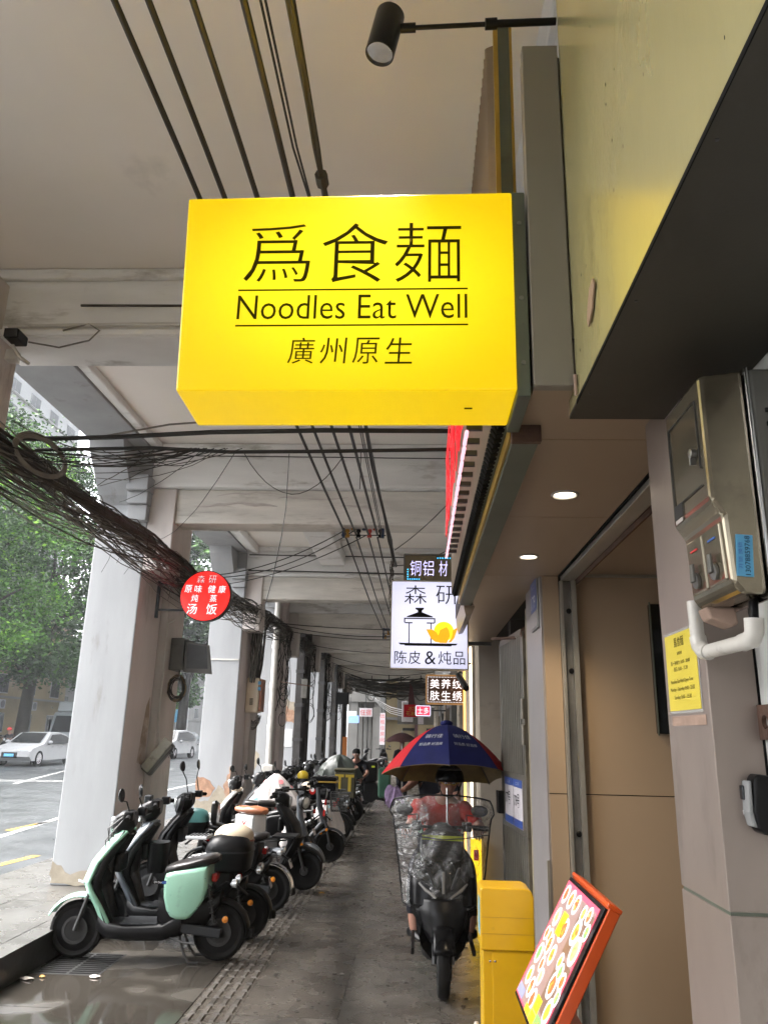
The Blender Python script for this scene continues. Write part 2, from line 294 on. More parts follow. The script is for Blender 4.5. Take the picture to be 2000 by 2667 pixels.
# ------------------------------------------------------------------ mesh building
class MB:
    def __init__(s): s.v = []; s.f = []; s.mi = []; s.cur = 0
    def add(s, vs, fs):
        o = len(s.v); s.v += [tuple(p) for p in vs]
        s.f += [tuple(i + o for i in f) for f in fs]; s.mi += [s.cur] * len(fs); return s
    def box(s, x0, x1, y0, y1, z0, z1):
        v = [(x, y, z) for z in (z0, z1) for y in (y0, y1) for x in (x0, x1)]
        return s.add(v, [(0, 2, 3, 1), (4, 5, 7, 6), (0, 1, 5, 4), (2, 6, 7, 3), (0, 4, 6, 2), (1, 3, 7, 5)])
    def obox(s, c, ax, ay, az, hx, hy, hz):
        c = Vector(c); ax, ay, az = (Vector(a).normalized() for a in (ax, ay, az))
        v = [c + ax * hx * i + ay * hy * j + az * hz * k for k in (-1, 1) for j in (-1, 1) for i in (-1, 1)]
        return s.add(v, [(0, 2, 3, 1), (4, 5, 7, 6), (0, 1, 5, 4), (2, 6, 7, 3), (0, 4, 6, 2), (1, 3, 7, 5)])
    def tube(s, pts, r, n=6, cap=True, closed=False):
        pts = [Vector(p) for p in pts]
        k = len(pts)
        rs = r if isinstance(r, (list, tuple)) else [r] * k
        rings = []; up = None
        for i, p in enumerate(pts):
            if closed: t = pts[(i + 1) % k] - pts[i - 1]
            else: t = pts[min(i + 1, k - 1)] - pts[max(i - 1, 0)]
            if t.length < 1e-9: t = Vector((0, 0, 1))
            t.normalize()
            if up is None:
                up = Vector((0, 0, 1)) if abs(t.z) < 0.9 else Vector((1, 0, 0))
            a = t.cross(up)
            if a.length < 1e-5: a = t.cross(Vector((0, 1, 0)))
            a.normalize(); b = a.cross(t).normalized(); up = b
            rings.append([p + (a * math.cos(q) + b * math.sin(q)) * rs[i] for q in [2 * math.pi * j / n for j in range(n)]])
        vs = [q for rg in rings for q in rg]; fs = []
        for i in range(k if closed else k - 1):
            i2 = (i + 1) % k
            for j in range(n):
                fs.append((i * n + j, i * n + (j + 1) % n, i2 * n + (j + 1) % n, i2 * n + j))
        if cap and not closed:
            fs.append(tuple(range(n - 1, -1, -1))); fs.append(tuple((k - 1) * n + j for j in range(n)))
        return s.add(vs, fs)
    def cyl(s, p0, p1, r0, r1=None, n=16):
        return s.tube([p0, p1], [r0, r0 if r1 is None else r1], n)
    def lathe(s, c, axis, prof, n=24, e0=None):
        """prof: list of (radius, offset along axis)"""
        c = Vector(c); ax = Vector(axis).normalized()
        a = ax.cross(Vector((0, 0, 1)) if abs(ax.z) < 0.9 else Vector((1, 0, 0))).normalized(); b = ax.cross(a)
        vs = []; fs = []; k = len(prof)
        for (r, h) in prof:
            for j in range(n):
                q = 2 * math.pi * j / n
                vs.append(c + ax * h + (a * math.cos(q) + b * math.sin(q)) * r)
        for i in range(k - 1):
            for j in range(n): fs.append((i * n + j, i * n + (j + 1) % n, (i + 1) * n + (j + 1) % n, (i + 1) * n + j))
        if prof[0][0] > 1e-6: fs.append(tuple(range(n - 1, -1, -1)))
        if prof[-1][0] > 1e-6: fs.append(tuple((k - 1) * n + j for j in range(n)))
        return s.add(vs, fs)
    def ell(s, c, r, n=16, m=10, q0=0.0, q1=1.0):
        """ellipsoid, q0..q1 = band of latitude from bottom (0) to top (1)"""
        c = Vector(c); vs = []; fs = []
        for i in range(m + 1):
            th = math.pi * (q0 + (q1 - q0) * i / m)
            for j in range(n):
                ph = 2 * math.pi * j / n
                vs.append((c.x + r[0] * math.sin(th) * math.cos(ph), c.y + r[1] * math.sin(th) * math.sin(ph), c.z - r[2] * math.cos(th)))
        for i in range(m):
            for j in range(n): fs.append((i * n + j, i * n + (j + 1) % n, (i + 1) * n + (j + 1) % n, (i + 1) * n + j))
        if q0 > 0: fs.append(tuple(range(n - 1, -1, -1)))
        if q1 < 1: fs.append(tuple(m * n + j for j in range(n)))
        return s.add(vs, fs)
    def prism(s, pts, y0, y1, f=None, taper=1.0):
        """outline pts in (x, z) pushed from y0 to y1"""
        k = len(pts); f = f or (lambda x, y, z: (x, y, z))
        vs = [f(p[0], y0, p[1]) for p in pts] + [f(p[0], y1, p[1]) for p in pts]
        fs = [tuple(range(k - 1, -1, -1)), tuple(range(k, 2 * k))] + [(i, (i + 1) % k, k + (i + 1) % k, k + i) for i in range(k)]
        return s.add(vs, fs)
    def loft(s, rings, caps=True):
        n = len(rings[0]); vs = [p for r in rings for p in r]; fs = []
        for i in range(len(rings) - 1):
            for j in range(n): fs.append((i * n + j, i * n + (j + 1) % n, (i + 1) * n + (j + 1) % n, (i + 1) * n + j))
        if caps: fs.append(tuple(range(n - 1, -1, -1))); fs.append(tuple((len(rings) - 1) * n + j for j in range(n)))
        return s.add(vs, fs)
    def grid(s, fn, nu, nv):
        vs = [fn(i / nu, j / nv) for j in range(nv + 1) for i in range(nu + 1)]
        fs = [(j * (nu + 1) + i, j * (nu + 1) + i + 1, (j + 1) * (nu + 1) + i + 1, (j + 1) * (nu + 1) + i) for j in range(nv) for i in range(nu)]
        return s.add(vs, fs)
    def mesh(s, name, mats, smooth=False, fixn=True):
        me = bpy.data.meshes.new(name)
        me.from_pydata(s.v, [], s.f); me.update()
        for m in (mats if isinstance(mats, (list, tuple)) else [mats]): me.materials.append(m)
        if max(s.mi, default=0): me.polygons.foreach_set('material_index', s.mi)
        if fixn:
            bm = bmesh.new(); bm.from_mesh(me); bmesh.ops.recalc_face_normals(bm, faces=bm.faces[:]); bm.to_mesh(me); bm.free()
        if smooth:
            me.polygons.foreach_set('use_smooth', [True] * len(me.polygons))
            try: me.set_sharp_from_angle(angle=R(38))
            except Exception: pass
        return me
    def build(s, name, mats, parent=None, smooth=True, bevel=0.0, sub=0, solid=0.0, fixn=True):
        me = s.mesh(name, mats, smooth, fixn)
        if bevel:
            bm = bmesh.new(); bm.from_mesh(me)
            ed = [e for e in bm.edges if len(e.link_faces) == 2 and e.calc_face_angle(0) > R(30)]
            bmesh.ops.bevel(bm, geom=ed, offset=bevel, segments=2, profile=0.5, affect='EDGES', clamp_overlap=True)
            bm.to_mesh(me); bm.free()
            me.polygons.foreach_set('use_smooth', [bevel > 0.012] * len(me.polygons))
        o = bpy.data.objects.new(name, me); col.objects.link(o)
        if bevel > 0.012:
            md = o.modifiers.new('weighted', 'WEIGHTED_NORMAL'); md.keep_sharp = False; md.weight = 100
        if sub:
            md = o.modifiers.new('sub', 'SUBSURF'); md.levels = sub; md.render_levels = sub
        if solid:
            md = o.modifiers.new('solid', 'SOLIDIFY'); md.thickness = solid; md.offset = 0
        return attach(o, parent)

WB = {}
def attach(o, parent):
    if parent is None: return o
    o.parent = parent
    if parent.name in WB: o.matrix_parent_inverse = Matrix.Translation(-WB[parent.name])
    return o
def tag(o, label=None, cat=None, group=None, kind=None):
    if label: o['label'] = label
    if cat: o['category'] = cat
    if group: o['group'] = group
    if kind: o['kind'] = kind
    return o
def empty(name, loc=(0, 0, 0), label=None, cat=None, group=None, rz=0.0):
    o = bpy.data.objects.new(name, None); o.empty_display_size = 0.1
    col.objects.link(o); o.location = loc; o.rotation_euler = (0, 0, rz)
    return tag(o, label, cat, group)
def base(name, loc, label=None, cat=None, group=None):
    """a thing's Empty whose parts are built in world coordinates"""
    o = empty(name, loc, label, cat, group); WB[o.name] = Vector(loc); return o
def rel(o, parent):
    """parent an object built in world space under a moved empty"""
    bpy.context.view_layer.update()
    o.parent = parent; o.matrix_parent_inverse = parent.matrix_world.inverted(); return o
def inst(name, me, parent=None, loc=(0, 0, 0), rot=(0, 0, 0), scale=(1, 1, 1)):
    o = bpy.data.objects.new(name, me); col.objects.link(o); o.location = loc; o.rotation_euler = rot; o.scale = scale
    return attach(o, parent)
def children(o): return [c for c in bpy.data.objects if c.parent == o]
def copy_tree(o, parent=None, kids=None):
    if kids is None:
        kids = {}
        for c in bpy.data.objects:
            if c.parent: kids.setdefault(c.parent.name, []).append(c)
    c = o.copy(); col.objects.link(c); c.parent = parent
    if parent is not None: c.matrix_parent_inverse = o.matrix_parent_inverse.copy()
    for ch in kids.get(o.name, []): copy_tree(ch, c, kids)
    return c

_font_cache = {}
def text_mesh(txt, size=1.0, extrude=0.0, thin=0.0, spacing=1.0, align='CENTER', line=1.0, res=3, shear=0.0):
    key = (txt, size, extrude, thin, spacing, align, line, shear)
    if key in _font_cache: return _font_cache[key]
    cu_ = bpy.data.curves.new('lettering', 'FONT'); cu_.body = txt; cu_.size = size; cu_.extrude = extrude; cu_.offset = thin
    cu_.space_character = spacing; cu_.align_x = align; cu_.align_y = 'CENTER'; cu_.space_line = line; cu_.resolution_u = res; cu_.shear = shear
    o = bpy.data.objects.new('lettering', cu_); col.objects.link(o)
    bpy.context.view_layer.update()
    me = bpy.data.meshes.new_from_object(o.evaluated_get(bpy.context.evaluated_depsgraph_get()))
    bpy.data.objects.remove(o); bpy.data.curves.remove(cu_)
    _font_cache[key] = me
    return me
def text(name, txt, m, origin, xdir, ydir, size=None, width=None, height=None, parent=None, extrude=0.0015, thin=0.0, spacing=1.0, off=0.003, line=1.0, shear=0.0):
    """flat lettering on a surface; width/height fix its printed size"""
    me0 = text_mesh(txt, 1.0, 0.0, thin, spacing, 'CENTER', line, 3, shear)
    me = me0.copy(); me.materials.clear(); me.materials.append(m)
    xs = [v.co.x for v in me.vertices]; ys = [v.co.y for v in me.vertices]
    if not xs: return None
    w, h = max(xs) - min(xs), max(ys) - min(ys); cx_, cy_ = (max(xs) + min(xs)) / 2, (max(ys) + min(ys)) / 2
    sx = (width / w) if width else (size if size else height / h)
    sy = (height / h) if height else (size if size else sx)
    X = Vector(xdir).normalized(); Y = Vector(ydir).normalized(); N = X.cross(Y).normalized(); O = Vector(origin)
    for v in me.vertices:
        v.co = O + X * ((v.co.x - cx_) * sx) + Y * ((v.co.y - cy_) * sy) + N * off
    o = bpy.data.objects.new(name, me); col.objects.link(o)
    return attach(o, parent)
# ================================================================== THE ARCADE BUILDING
def floor_all():
    fl = MB().box(-2.78, 3.0, -42, 46, -0.10, -0.012).build('aisle_floor', M['grout'], smooth=False); tag(fl, kind='structure')
    xs = [(-2.775, -2.10), (-2.10, -1.44), (-1.12, -0.48), (-0.48, 0.16), (0.16, 0.86)]
    slabs = {}
    ys = [3.6 + 0.9 * i for i in range(34)]
    for ci, (a, b) in enumerate(xs):
        for mi, mm in enumerate(('stone', 'stone_b', 'stone_wet')):
            slabs[ci, mi] = MB().box(a + .0018, b - .0018, 0.0018, 0.8982, -0.02, 0.0).mesh('paving_slab', M[mm])
    for ri, y in enumerate(ys):
        for ci in range(5):
            off = 0.45 if ci % 2 else 0.0
            mi = rnd.choice((0, 0, 0, 1, 1))
            if ci < 2 and y < 7.2: mi = 2
            o = inst('paving_slab', slabs[ci, mi], fl, (0, y - off, rnd.uniform(-.0008, .0008)))
    tiles = MB().box(-1.437, -1.123, 0.003, 0.297, -0.02, -0.003).mesh('tactile_tile', M['stone_b'])
    def bar_mb(dx, y0=0.0, mb=None):
        mb = mb or MB(); x = -1.437 + 0.039 + dx * 0.0785
        a, b = y0 + .012, y0 + .138
        return mb.add([(x - .022, a, -.004), (x + .022, a, -.004), (x + .022, b, -.004), (x - .022, b, -.004), (x - .015, a + .008, .006), (x + .015, a + .008, .006), (x + .015, b - .008, .006), (x - .015, b - .008, .006)],
                      [(0, 1, 5, 4), (1, 2, 6, 5), (2, 3, 7, 6), (3, 0, 4, 7), (4, 5, 6, 7)])
    bars = [bar_mb(k).mesh('raised_bar', M['tactile']) for k in range(4)]
    far = MB()
    for i in range(92):
        y = 4.5 + 0.3 * i
        if i < 24:
            t = inst('tactile_tile', tiles, fl, (0, y, 0))
            for h in (0, 0.15):
                for k in range(4): inst('raised_bar', bars[k], t, (0, h, 0))
        else:
            for h in (0, .15):
                for k in range(4): bar_mb(k, y + h, far)
    far.cur = 0
    o = far.build('tactile_paving', M['tactile'], fl, smooth=False); tag(o, kind='stuff')
    # raised platform under the columns, kerb stones in front of it
    pl = MB().box(-4.34, -2.84, -42, 46, -0.1, 0.188).build('pavement', M['grout'], smooth=False); tag(pl, kind='structure')
    sl = [MB().box(-4.335 + .003, -3.62, .003, .697, .17, .2).mesh('platform_slab', M['plat']), MB().box(-3.614, -2.96, .003, .697, .17, .2).mesh('platform_slab', M['plat'])]
    kb = MB().box(-2.955, -2.785, .003, .997, -.05, .2).mesh('kerb_stone', [M['kerb'], M['plat']], fixn=True)
    for p in kb.polygons:
        if p.normal.z > .9: p.material_index = 1
    for i in range(44):
        y = 2.5 + .7 * i
        for k in range(2): inst('platform_slab', sl[k], pl, (0, y, rnd.uniform(-.001, .001)))
    for i in range(36): inst('kerb_stone', kb, pl, (0, 2.5 + i, 0))
    g = MB().box(-4.52, -4.343, -42, 60, -.1, .14).build('road_kerb', M['plat'], smooth=False); tag(g, kind='structure')
    # the road
    def ground(u, v):
        return (-70 + 65.55 * u, -60 + 360 * v, 0.0)
    rd = MB().grid(ground, 8, 30).build('road', M['asphalt'], smooth=False); tag(rd, kind='structure')
    MB().box(-500, -70.01, -300, 690, -.3, -.02).build('far_ground', M['asphalt'], smooth=False)['kind'] = 'structure'
    MB().box(-69.9, 500, 300.1, 690, -.3, -.02).build('far_ground', M['asphalt'], smooth=False)['kind'] = 'structure'
    MB().box(3.01, 60, -20, 300, -.3, -.03).build('cross_street', M['asphalt'], smooth=False)['kind'] = 'structure'
    MB().box(-4.2, 2.99, 46.01, 300, -.3, -.03).build('cross_street', M['asphalt'], smooth=False)['kind'] = 'structure'
    def line(a, b, w, m, z=.004):
        a, b = Vector((*a, 0)), Vector((*b, 0)); d = (b - a).normalized(); p = Vector((-d.y, d.x, 0)) * w / 2
        o = MB().add([a - p + Vector((0, 0, z)), a + p + Vector((0, 0, z)), b + p + Vector((0, 0, z)), b - p + Vector((0, 0, z))], [(0, 1, 2, 3)]).build('road_marking', M[m], rd, smooth=False)
        return o
    line((-6.35, 9), (-6.62, 12.7), .13, 'line_w'); line((-6.62, 12.72), (-7.27, 18.5), .13, 'line_w'); line((-7.27, 18.52), (-7.5, 60), .13, 'line_w')
    line((-13.9, 25.1), (-10.6, 26.0), .16, 'line_w'); line((-14.1, 25.6), (-10.7, 26.5), .16, 'line_w')
    line((-12.3, 24.2), (-15.5, 37), .14, 'line_w')
    line((-11, 31), (-11, 36), .14, 'line_w'); line((-11, 41), (-11, 46), .14, 'line_w')
    for x, y, dx, dy in [(-5.3, 10.2, .1, .95), (-5.05, 8.9, .15, .6), (-6.9, 13.6, .05, 1.3), (-7.05, 12.2, .05, .9), (-5.5, 9.5, .1, .5), (-6.6, 15.6, .1, 1.2)]:
        line((x, y), (x + dx, y + dy), .12, 'line_y')
    line((-5.85, 20), (-6.05, 34), .14, 'line_y')
    return fl, pl
floor_obj, plat_obj = floor_all()

WALLX = 0.60
bld = base('arcade_building', (-3.3, 8, 0), 'old white shophouse arcade with beamed ceiling over the walkway', 'building')
# ceiling and the mass of the building above it
MB().box(-3.64, WALLX, -42, 34.2, 4.86, 5.1).build('ceiling', M['ceil_near'], bld, smooth=False)
MB().box(-3.7, 9, -42, 34.2, 5.103, 17).build('upper_storeys', M['plaster'], bld, smooth=False)
MB().box(WALLX, 9, 2.07, 34.2, 2.86, 5.1).build('shop_upper_wall', M['plaster'], bld, smooth=False)
MB().box(WALLX, 9, -42, 2.068, 2.86, 5.1).build('shop_upper_wall', M['plaster'], bld, smooth=False)
cm = MB(); cm.prism([(WALLX - .07, 4.857), (WALLX - .002, 4.857), (WALLX - .002, 4.77), (WALLX - .03, 4.79), (WALLX - .035, 4.82)], -8, 4.69, f=lambda x, y, z: (x, y, z))
cm.build('wall_cornice', M['plaster'], bld, smooth=False)
COLS = [-38, -33, -28, -23.5, -19.2, -14.8, -10.4, -6.0, -1.1, 3.53, 8.11, 13.1, 16.2, 20.0, 24.2, 27.6, 31.5]
XA, XB = -3.62, -3.05
def column(i, y0):
    D = 1.42
    dark = y0 > 19  # far columns carry their side shade as a dark colour
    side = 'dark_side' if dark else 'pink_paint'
    mb = MB()
    mb.v += [(x, y, z) for z in (.2, 4.748) for y in (y0, y0 + .78) for x in (XA, XB)]
    mb.f += [(0, 1, 5, 4), (1, 3, 7, 5), (3, 2, 6, 7), (2, 0, 4, 6), (4, 5, 7, 6), (0, 2, 3, 1)]; mb.mi += [0, 1, 0, 0, 0, 0]
    shaft = mb.build('column', [M['white_paint'], M[side]], bld, smooth=False, bevel=.012)
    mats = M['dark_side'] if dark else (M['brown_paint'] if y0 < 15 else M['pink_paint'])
    MB().box(XA + .02, XB + .085, y0 + .783, y0 + D, .2, 4.746).build('pilaster', mats, shaft, bevel=.01)
    MB().box(XA - .03, XB + .02, y0 - .03, y0 - .002, .2, .42).build('plinth', M['plaster'], shaft, bevel=.01) if y0 > 9 else None
    hb = MB(); hb.prism([(y0 - .55, 4.748), (y0 - .002, 4.748), (y0 - .002, 4.12), (y0 - .12, 4.2), (y0 - .5, 4.62)], XA + .03, XB - .16, f=lambda a, b, c: (b, a, c))
    hb.build('haunch', M['white_paint'], shaft, smooth=False)
    cb = MB()
    for k, (w, z0, z1) in enumerate([(.11, 3.92, 4.1), (.16, 4.1, 4.24), (.22, 4.24, 4.42)]):
        cb.box(XB - .20, XB + .02 + .012 * k, y0 - w, y0 - .002, z0 + .001, z1)
    cb.build('corbel', M['white_paint'], shaft, bevel=.008)
    return shaft
shafts = [column(i, y) for i, y in enumerate(COLS)]
for a in range(len(COLS) - 1):
    y0, y1 = COLS[a] + 1.425, COLS[a + 1] - .003
    MB().box(XA - .02, XB, y0, y1, 4.75, 4.858).build('lintel', M['white_paint'], bld, bevel=.006)
    MB().box(XB + .004, XB + .10, COLS[a] + 1.425, y1 + .0, 4.775, 4.857).build('lintel_moulding', M['beam'], bld, bevel=.012)
# cross beams: a wide upper course with mouldings, and a rougher lower course under most of them
BEAMS = [(-9.5, 0), (-5, 0), (-.2, 0), (4.7, 0), (8.11, 3.93), (13.1, 3.93), (17.3, 3.9), (21.3, 3.88), (25.0, 3.86), (28.6, 3.85), (32.4, 3.85)]
rough = mat('flaking_beam_plaster', (0.62, 0.59, 0.54), 0.9, var=0.18, scale=2.4, bump=1.0, bscale=5, stain=(0.22, 0.19, 0.15), sscale=2.6, samt=0.46, stretch=(0.5, 1, 3.0))
for (y, zl) in BEAMS:
    x0, x1 = XB + .002, WALLX - .002
    up = MB().box(x0, x1, y, y + .44, 4.33, 4.858).build('ceiling_beam', M['beam'], bld, bevel=.012)
    MB().box(x0 + .002, x1 - .002, y - .05, y - .002, 4.775, 4.857).build('moulding', M['beam'], up, bevel=.015)
    MB().box(x0 + .002, x1 - .002, y - .03, y - .002, 4.335, 4.385).build('moulding', M['beam'], up, bevel=.012)
    if zl:
        def low(u, v, y=y, zl=zl, x0=x0, x1=x1):
            pass
        MB().box(x0 + .05, x1, y + .05, y + .38, zl, 4.328).build('lower_course', rough, up, bevel=.012)
        MB().box(x0, x0 + .30, y + .005, y + .42, zl - .55, 4.326).build('beam_end', M['brown_paint'], up, bevel=.015)
# shallow cracks and flaking ridges on the second beam
cr = MB()
for (x, z, ln, w) in [(-2.55, 4.12, .55, .018), (-2.1, 4.18, .5, .02), (-1.6, 4.22, .3, .012), (-2.3, 4.26, .7, .01), (-.9, 4.15, .4, .012), (-1.3, 4.25, .5, .01)]:
    pts = []; zz = z
    for k in range(9):
        zz += rnd.uniform(-.012, .016); pts.append((x + ln * k / 8, 8.158, zz))
    cr.tube(pts, [w * (.3 + .7 * math.sin(math.pi * k / 8)) for k in range(9)], 5)
cr.build('plaster_ridge', M['brown_paint'], bld)
# longitudinal beams between the second and fourth cross beams
for (ya, yb) in [(8.56, 13.05), (13.56, 17.25)]:
    for x in (-1.72, ):
        lb = MB().box(x, x + .42, ya, yb, 4.52, 4.858).build('long_beam', M['beam'], bld, bevel=.02)
        MB().box(x + .424, x + .52, ya, yb, 4.70, 4.857).build('moulding', M['beam'], lb, bevel=.015)
        MB().box(x + .524, x + .62, ya, yb, 4.79, 4.857).build('moulding', M['beam'], lb, bevel=.015)
    MB().box(XB + .104, XB + .22, ya, yb, 4.72, 4.857).build('long_beam', M['beam'], bld, bevel=.02)
# bare patches where render has fallen off the columns
def patch(parent, pts, y, m, nm='plaster_patch', d=.006):
    P = []
    for i in range(len(pts)):
        a, b = pts[i], pts[(i + 1) % len(pts)]
        P.append(a)
        for k in (1, 2, 3):
            t = k / 4; P.append((a[0] + (b[0] - a[0]) * t + rnd.uniform(-.018, .018), a[1] + (b[1] - a[1]) * t + rnd.uniform(-.022, .022)))
    return MB().prism(P, y - d, y - .0015).build(nm, m, parent, smooth=False)
c2, c3, c4 = shafts[11], shafts[12], shafts[13]
patch(c2, [(-3.615, .62), (-3.40, .66), (-3.30, .80), (-3.44, .93), (-3.615, .98)], 13.1, M['brick_patch'])
patch(c2, [(-3.615, .25), (-3.07, .25), (-3.07, .72), (-3.25, .85), (-3.4, .60), (-3.615, .60)], 13.1, M['crust'])
patch(c2, [(-3.06, .55), (-3.06, 1.15), (-3.10, 1.02), (-3.17, .83), (-3.12, .66)], 13.1, M['brick_patch'], d=.009)
patch(shafts[10], [(-3.615, .22), (-3.08, .22), (-3.2, .34), (-3.42, .30), (-3.615, .42)], 8.11, M['crust'], d=.003)
sm = MB().prism([(8.60, 1.35), (8.82, 1.30), (8.86, 1.75), (8.80, 2.05), (8.72, 1.95), (8.64, 1.6)], XB + .0015, XB + .003, f=lambda a, b, c: (b, a, c)).build('rust_smear', mat('rust_smear', (.40, .31, .24), .9, var=.3, scale=4, stain=(.60, .54, .52), sscale=4, samt=.75), shafts[10], smooth=False)
patch(c3, [(-3.5, 1.0), (-3.3, .95), (-3.22, 1.25), (-3.4, 1.4)], 16.2, M['crust'], d=.003)
patch(c3, [(-3.615, .3), (-3.07, .3), (-3.07, .55), (-3.3, .7), (-3.615, .5)], 16.2, M['crust'], d=.003)
patch(c4, [(-3.5, 2.05), (-3.07, 1.95), (-3.07, 2.4), (-3.25, 2.45), (-3.48, 2.75)], 20.0, M['crust'])
patch(c4, [(-3.42, 2.0), (-3.14, 1.92), (-3.12, 2.22), (-3.3, 2.28), (-3.42, 2.45)], 20.0, M['brick_patch'], d=.011)
MB().box(-3.4, -3.17, 19.985, 19.998, 1.35, 1.78).build('notice_sheet', M['white_gloss'], c4, bevel=.004)
MB().box(XA + .03, XB - .02, 13.085, 13.098, 2.86, 2.885).build('wall_conduit', M['pvc'], c2)
sl_ = patch(shafts[10], [(-3.40, 4.22), (-3.36, 4.23), (-3.2, 4.232), (-3.2, 4.25), (-3.4, 4.255)], 8.11, M['ink'], 'cable_tray', d=.03)

# blocks of flats around the arcade that close the view at its far end
def facade(name, x0, x1, y0, y1, h, m, label, cat='building', group=None, face='-y', cols_=4, floors=4, z0=2.9, ww=.9, wh=1.3, ledges=True):
    t = base(name, ((x0 + x1) / 2, (y0 + y1) / 2, 0), label, cat, group)
    body = MB().box(x0, x1, y0, y1, -.05, h).build('wall', M[m], t, smooth=False)
    n = 0
    for f in range(floors):
        z = z0 + f * 3.0
        if z + wh > h - .2: break
        for c in range(cols_):
            if face == '-y':
                xc = x0 + (x1 - x0) * (c + .5) / cols_
                w = MB().box(xc - ww / 2, xc + ww / 2, y0 - .06, y0 - .003, z, z + wh).build('window', M['bld_w'], t, smooth=False)
                for s_ in (-1, 1): MB().box(xc - ww / 2 + .05 if s_ < 0 else xc + .02, xc - .02 if s_ < 0 else xc + ww / 2 - .05, y0 - .075, y0 - .062, z + .06, z + wh - .06).build('pane', M['win'], w, smooth=False)
            else:
                yc = y0 + (y1 - y0) * (c + .5) / cols_
                w = MB().box(x1 + .003, x1 + .06, yc - ww / 2, yc + ww / 2, z, z + wh).build('window', M['bld_w'], t, smooth=False)
                for s_ in (-1, 1): MB().box(x1 + .062, x1 + .075, yc - ww / 2 + .05 if s_ < 0 else yc + .02, yc - .02 if s_ < 0 else yc + ww / 2 - .05, z + .06, z + wh - .06).build('pane', M['win'], w, smooth=False)
        if ledges:
            if face == '-y': MB().box(x0 + .02, x1 - .02, y0 - .25, y0 - .003, z - .35, z - .2).build('ledge', M['bld_g'], t, smooth=False)
            else: MB().box(x1 + .003, x1 + .25, y0 + .02, y1 - .02, z - .35, z - .2).build('ledge', M['bld_g'], t, smooth=False)
    return t
# ================================================================== THE NOODLE SHOP FRONT (right side)
SZ = 2.70
shop = base('noodle_shop', (0.8, 3.5, 0), 'tan panelled noodle shop front with soffit, sliding door track and recess', 'shopfront')
# soffit panels with open joints
for (a, b) in [(2.075, 2.50), (2.504, 3.48), (3.484, 4.846)]:
    MB().box(.335, .885, a, b, SZ, SZ + .03).build('soffit_panel', M['soffit'], shop, smooth=False)
MB().box(.40, .80, 4.85, 8.45, SZ, SZ + .03).build('soffit_panel', M['soffit'], shop, smooth=False)
MB().box(.335, 3.0, 2.074, 8.5, SZ + .034, 2.855).build('soffit_backing', M['dark_in'], shop, smooth=False)
MB().box(1.0, 3.0, 2.38, 4.846, SZ + .012, SZ + .03).build('inner_ceiling', M['soffit'], shop, smooth=False)
MB().prism([(.34, SZ + .03), (.34, SZ - .0), (.40, SZ - .001), (.43, SZ - .04), (.40, SZ - .10), (.36, SZ - .11), (.345, SZ - .05)], 5.86, 8.4, f=lambda a, b, c: (a, b, c)).build('soffit_lip', M['soffit'], shop)
# sliding door track along the soffit and its upright
tr = MB().box(.90, .985, 2.42, 4.84, SZ - .035, SZ + .02).build('door_track', M['alu'], shop, bevel=.004)
MB().box(.888, .898, 2.42, 4.84, SZ - .01, SZ + .02).build('track_gap', M['ink'], shop, smooth=False)
MB().box(.99, 1.0, 2.42, 4.84, SZ - .06, SZ + .02).build('track_lip', M['rust'], shop, smooth=False)
up = MB().box(.888, .905, 4.80, 4.846, 0.0, SZ - .04).build('door_upright', M['alu'], shop, smooth=False)
MB().box(.955, .985, 4.79, 4.846, 0.0, SZ - .04).build('upright_rail', M['alu'], up, smooth=False)
MB().box(.907, .953, 4.825, 4.846, 0.0, SZ - .04).build('upright_channel', M['steel'], up, smooth=False)
for z in (2.47, 2.10, 1.17, .5):
    MB().lathe((.94, 4.823, z), (0, -1, 0), [(.017, 0), (.017, .006), (.012, .010), (0, .010)], 14).build('stop_plug', M['black'], up)
# tan wall panels across the end of the recess
JZ = 1.385
for (x0, x1) in [(.785, .886), (.99, 3.0)]:
    MB().box(x0, x1, 4.85, 4.9, JZ + .003, SZ - .002).build('wall_panel', M['tan'], shop, smooth=False)
    MB().box(x0, x1, 4.85, 4.9, 0.0, JZ - .003).build('wall_panel', M['tan'], shop, smooth=False)
MB().box(.785, 3.0, 4.87, 4.93, 0, SZ - .004).build('wall_backing', M['ink'], shop, smooth=False)
MB().box(1.0, 3.0, 4.825, 4.848, SZ - .006, SZ + .010).build('ceiling_trim', M['alu'], shop, smooth=False)
tv = MB().box(1.435, 1.62, 4.80, 4.848, 1.74, 2.52).build('wall_screen', M['glass_dark'], shop, bevel=.004)
MB().box(1.43, 1.437, 4.79, 4.80, 1.73, 2.53).build('screen_frame', M['green_metal'], tv, smooth=False)
MB().box(2.9, 3.0, -2.0, 4.8, 0, 2.7).build('shop_inner_wall', M['tan'], shop, smooth=False)
# lilac trim on the corner with its low corner guard
MB().box(.772, .784, 4.862, 5.53, 0.0, SZ - .002).build('corner_trim', M['lilac'], shop, smooth=False)
MB().box(.755, .769, 4.845, 4.858, .0, 1.02).build('corner_guard', M['alu'], shop, smooth=False)
MB().box(.784, 3.0, 4.94, 5.53, 0, SZ - .003).build('corner_wall', M['shop_b'], shop, smooth=False)
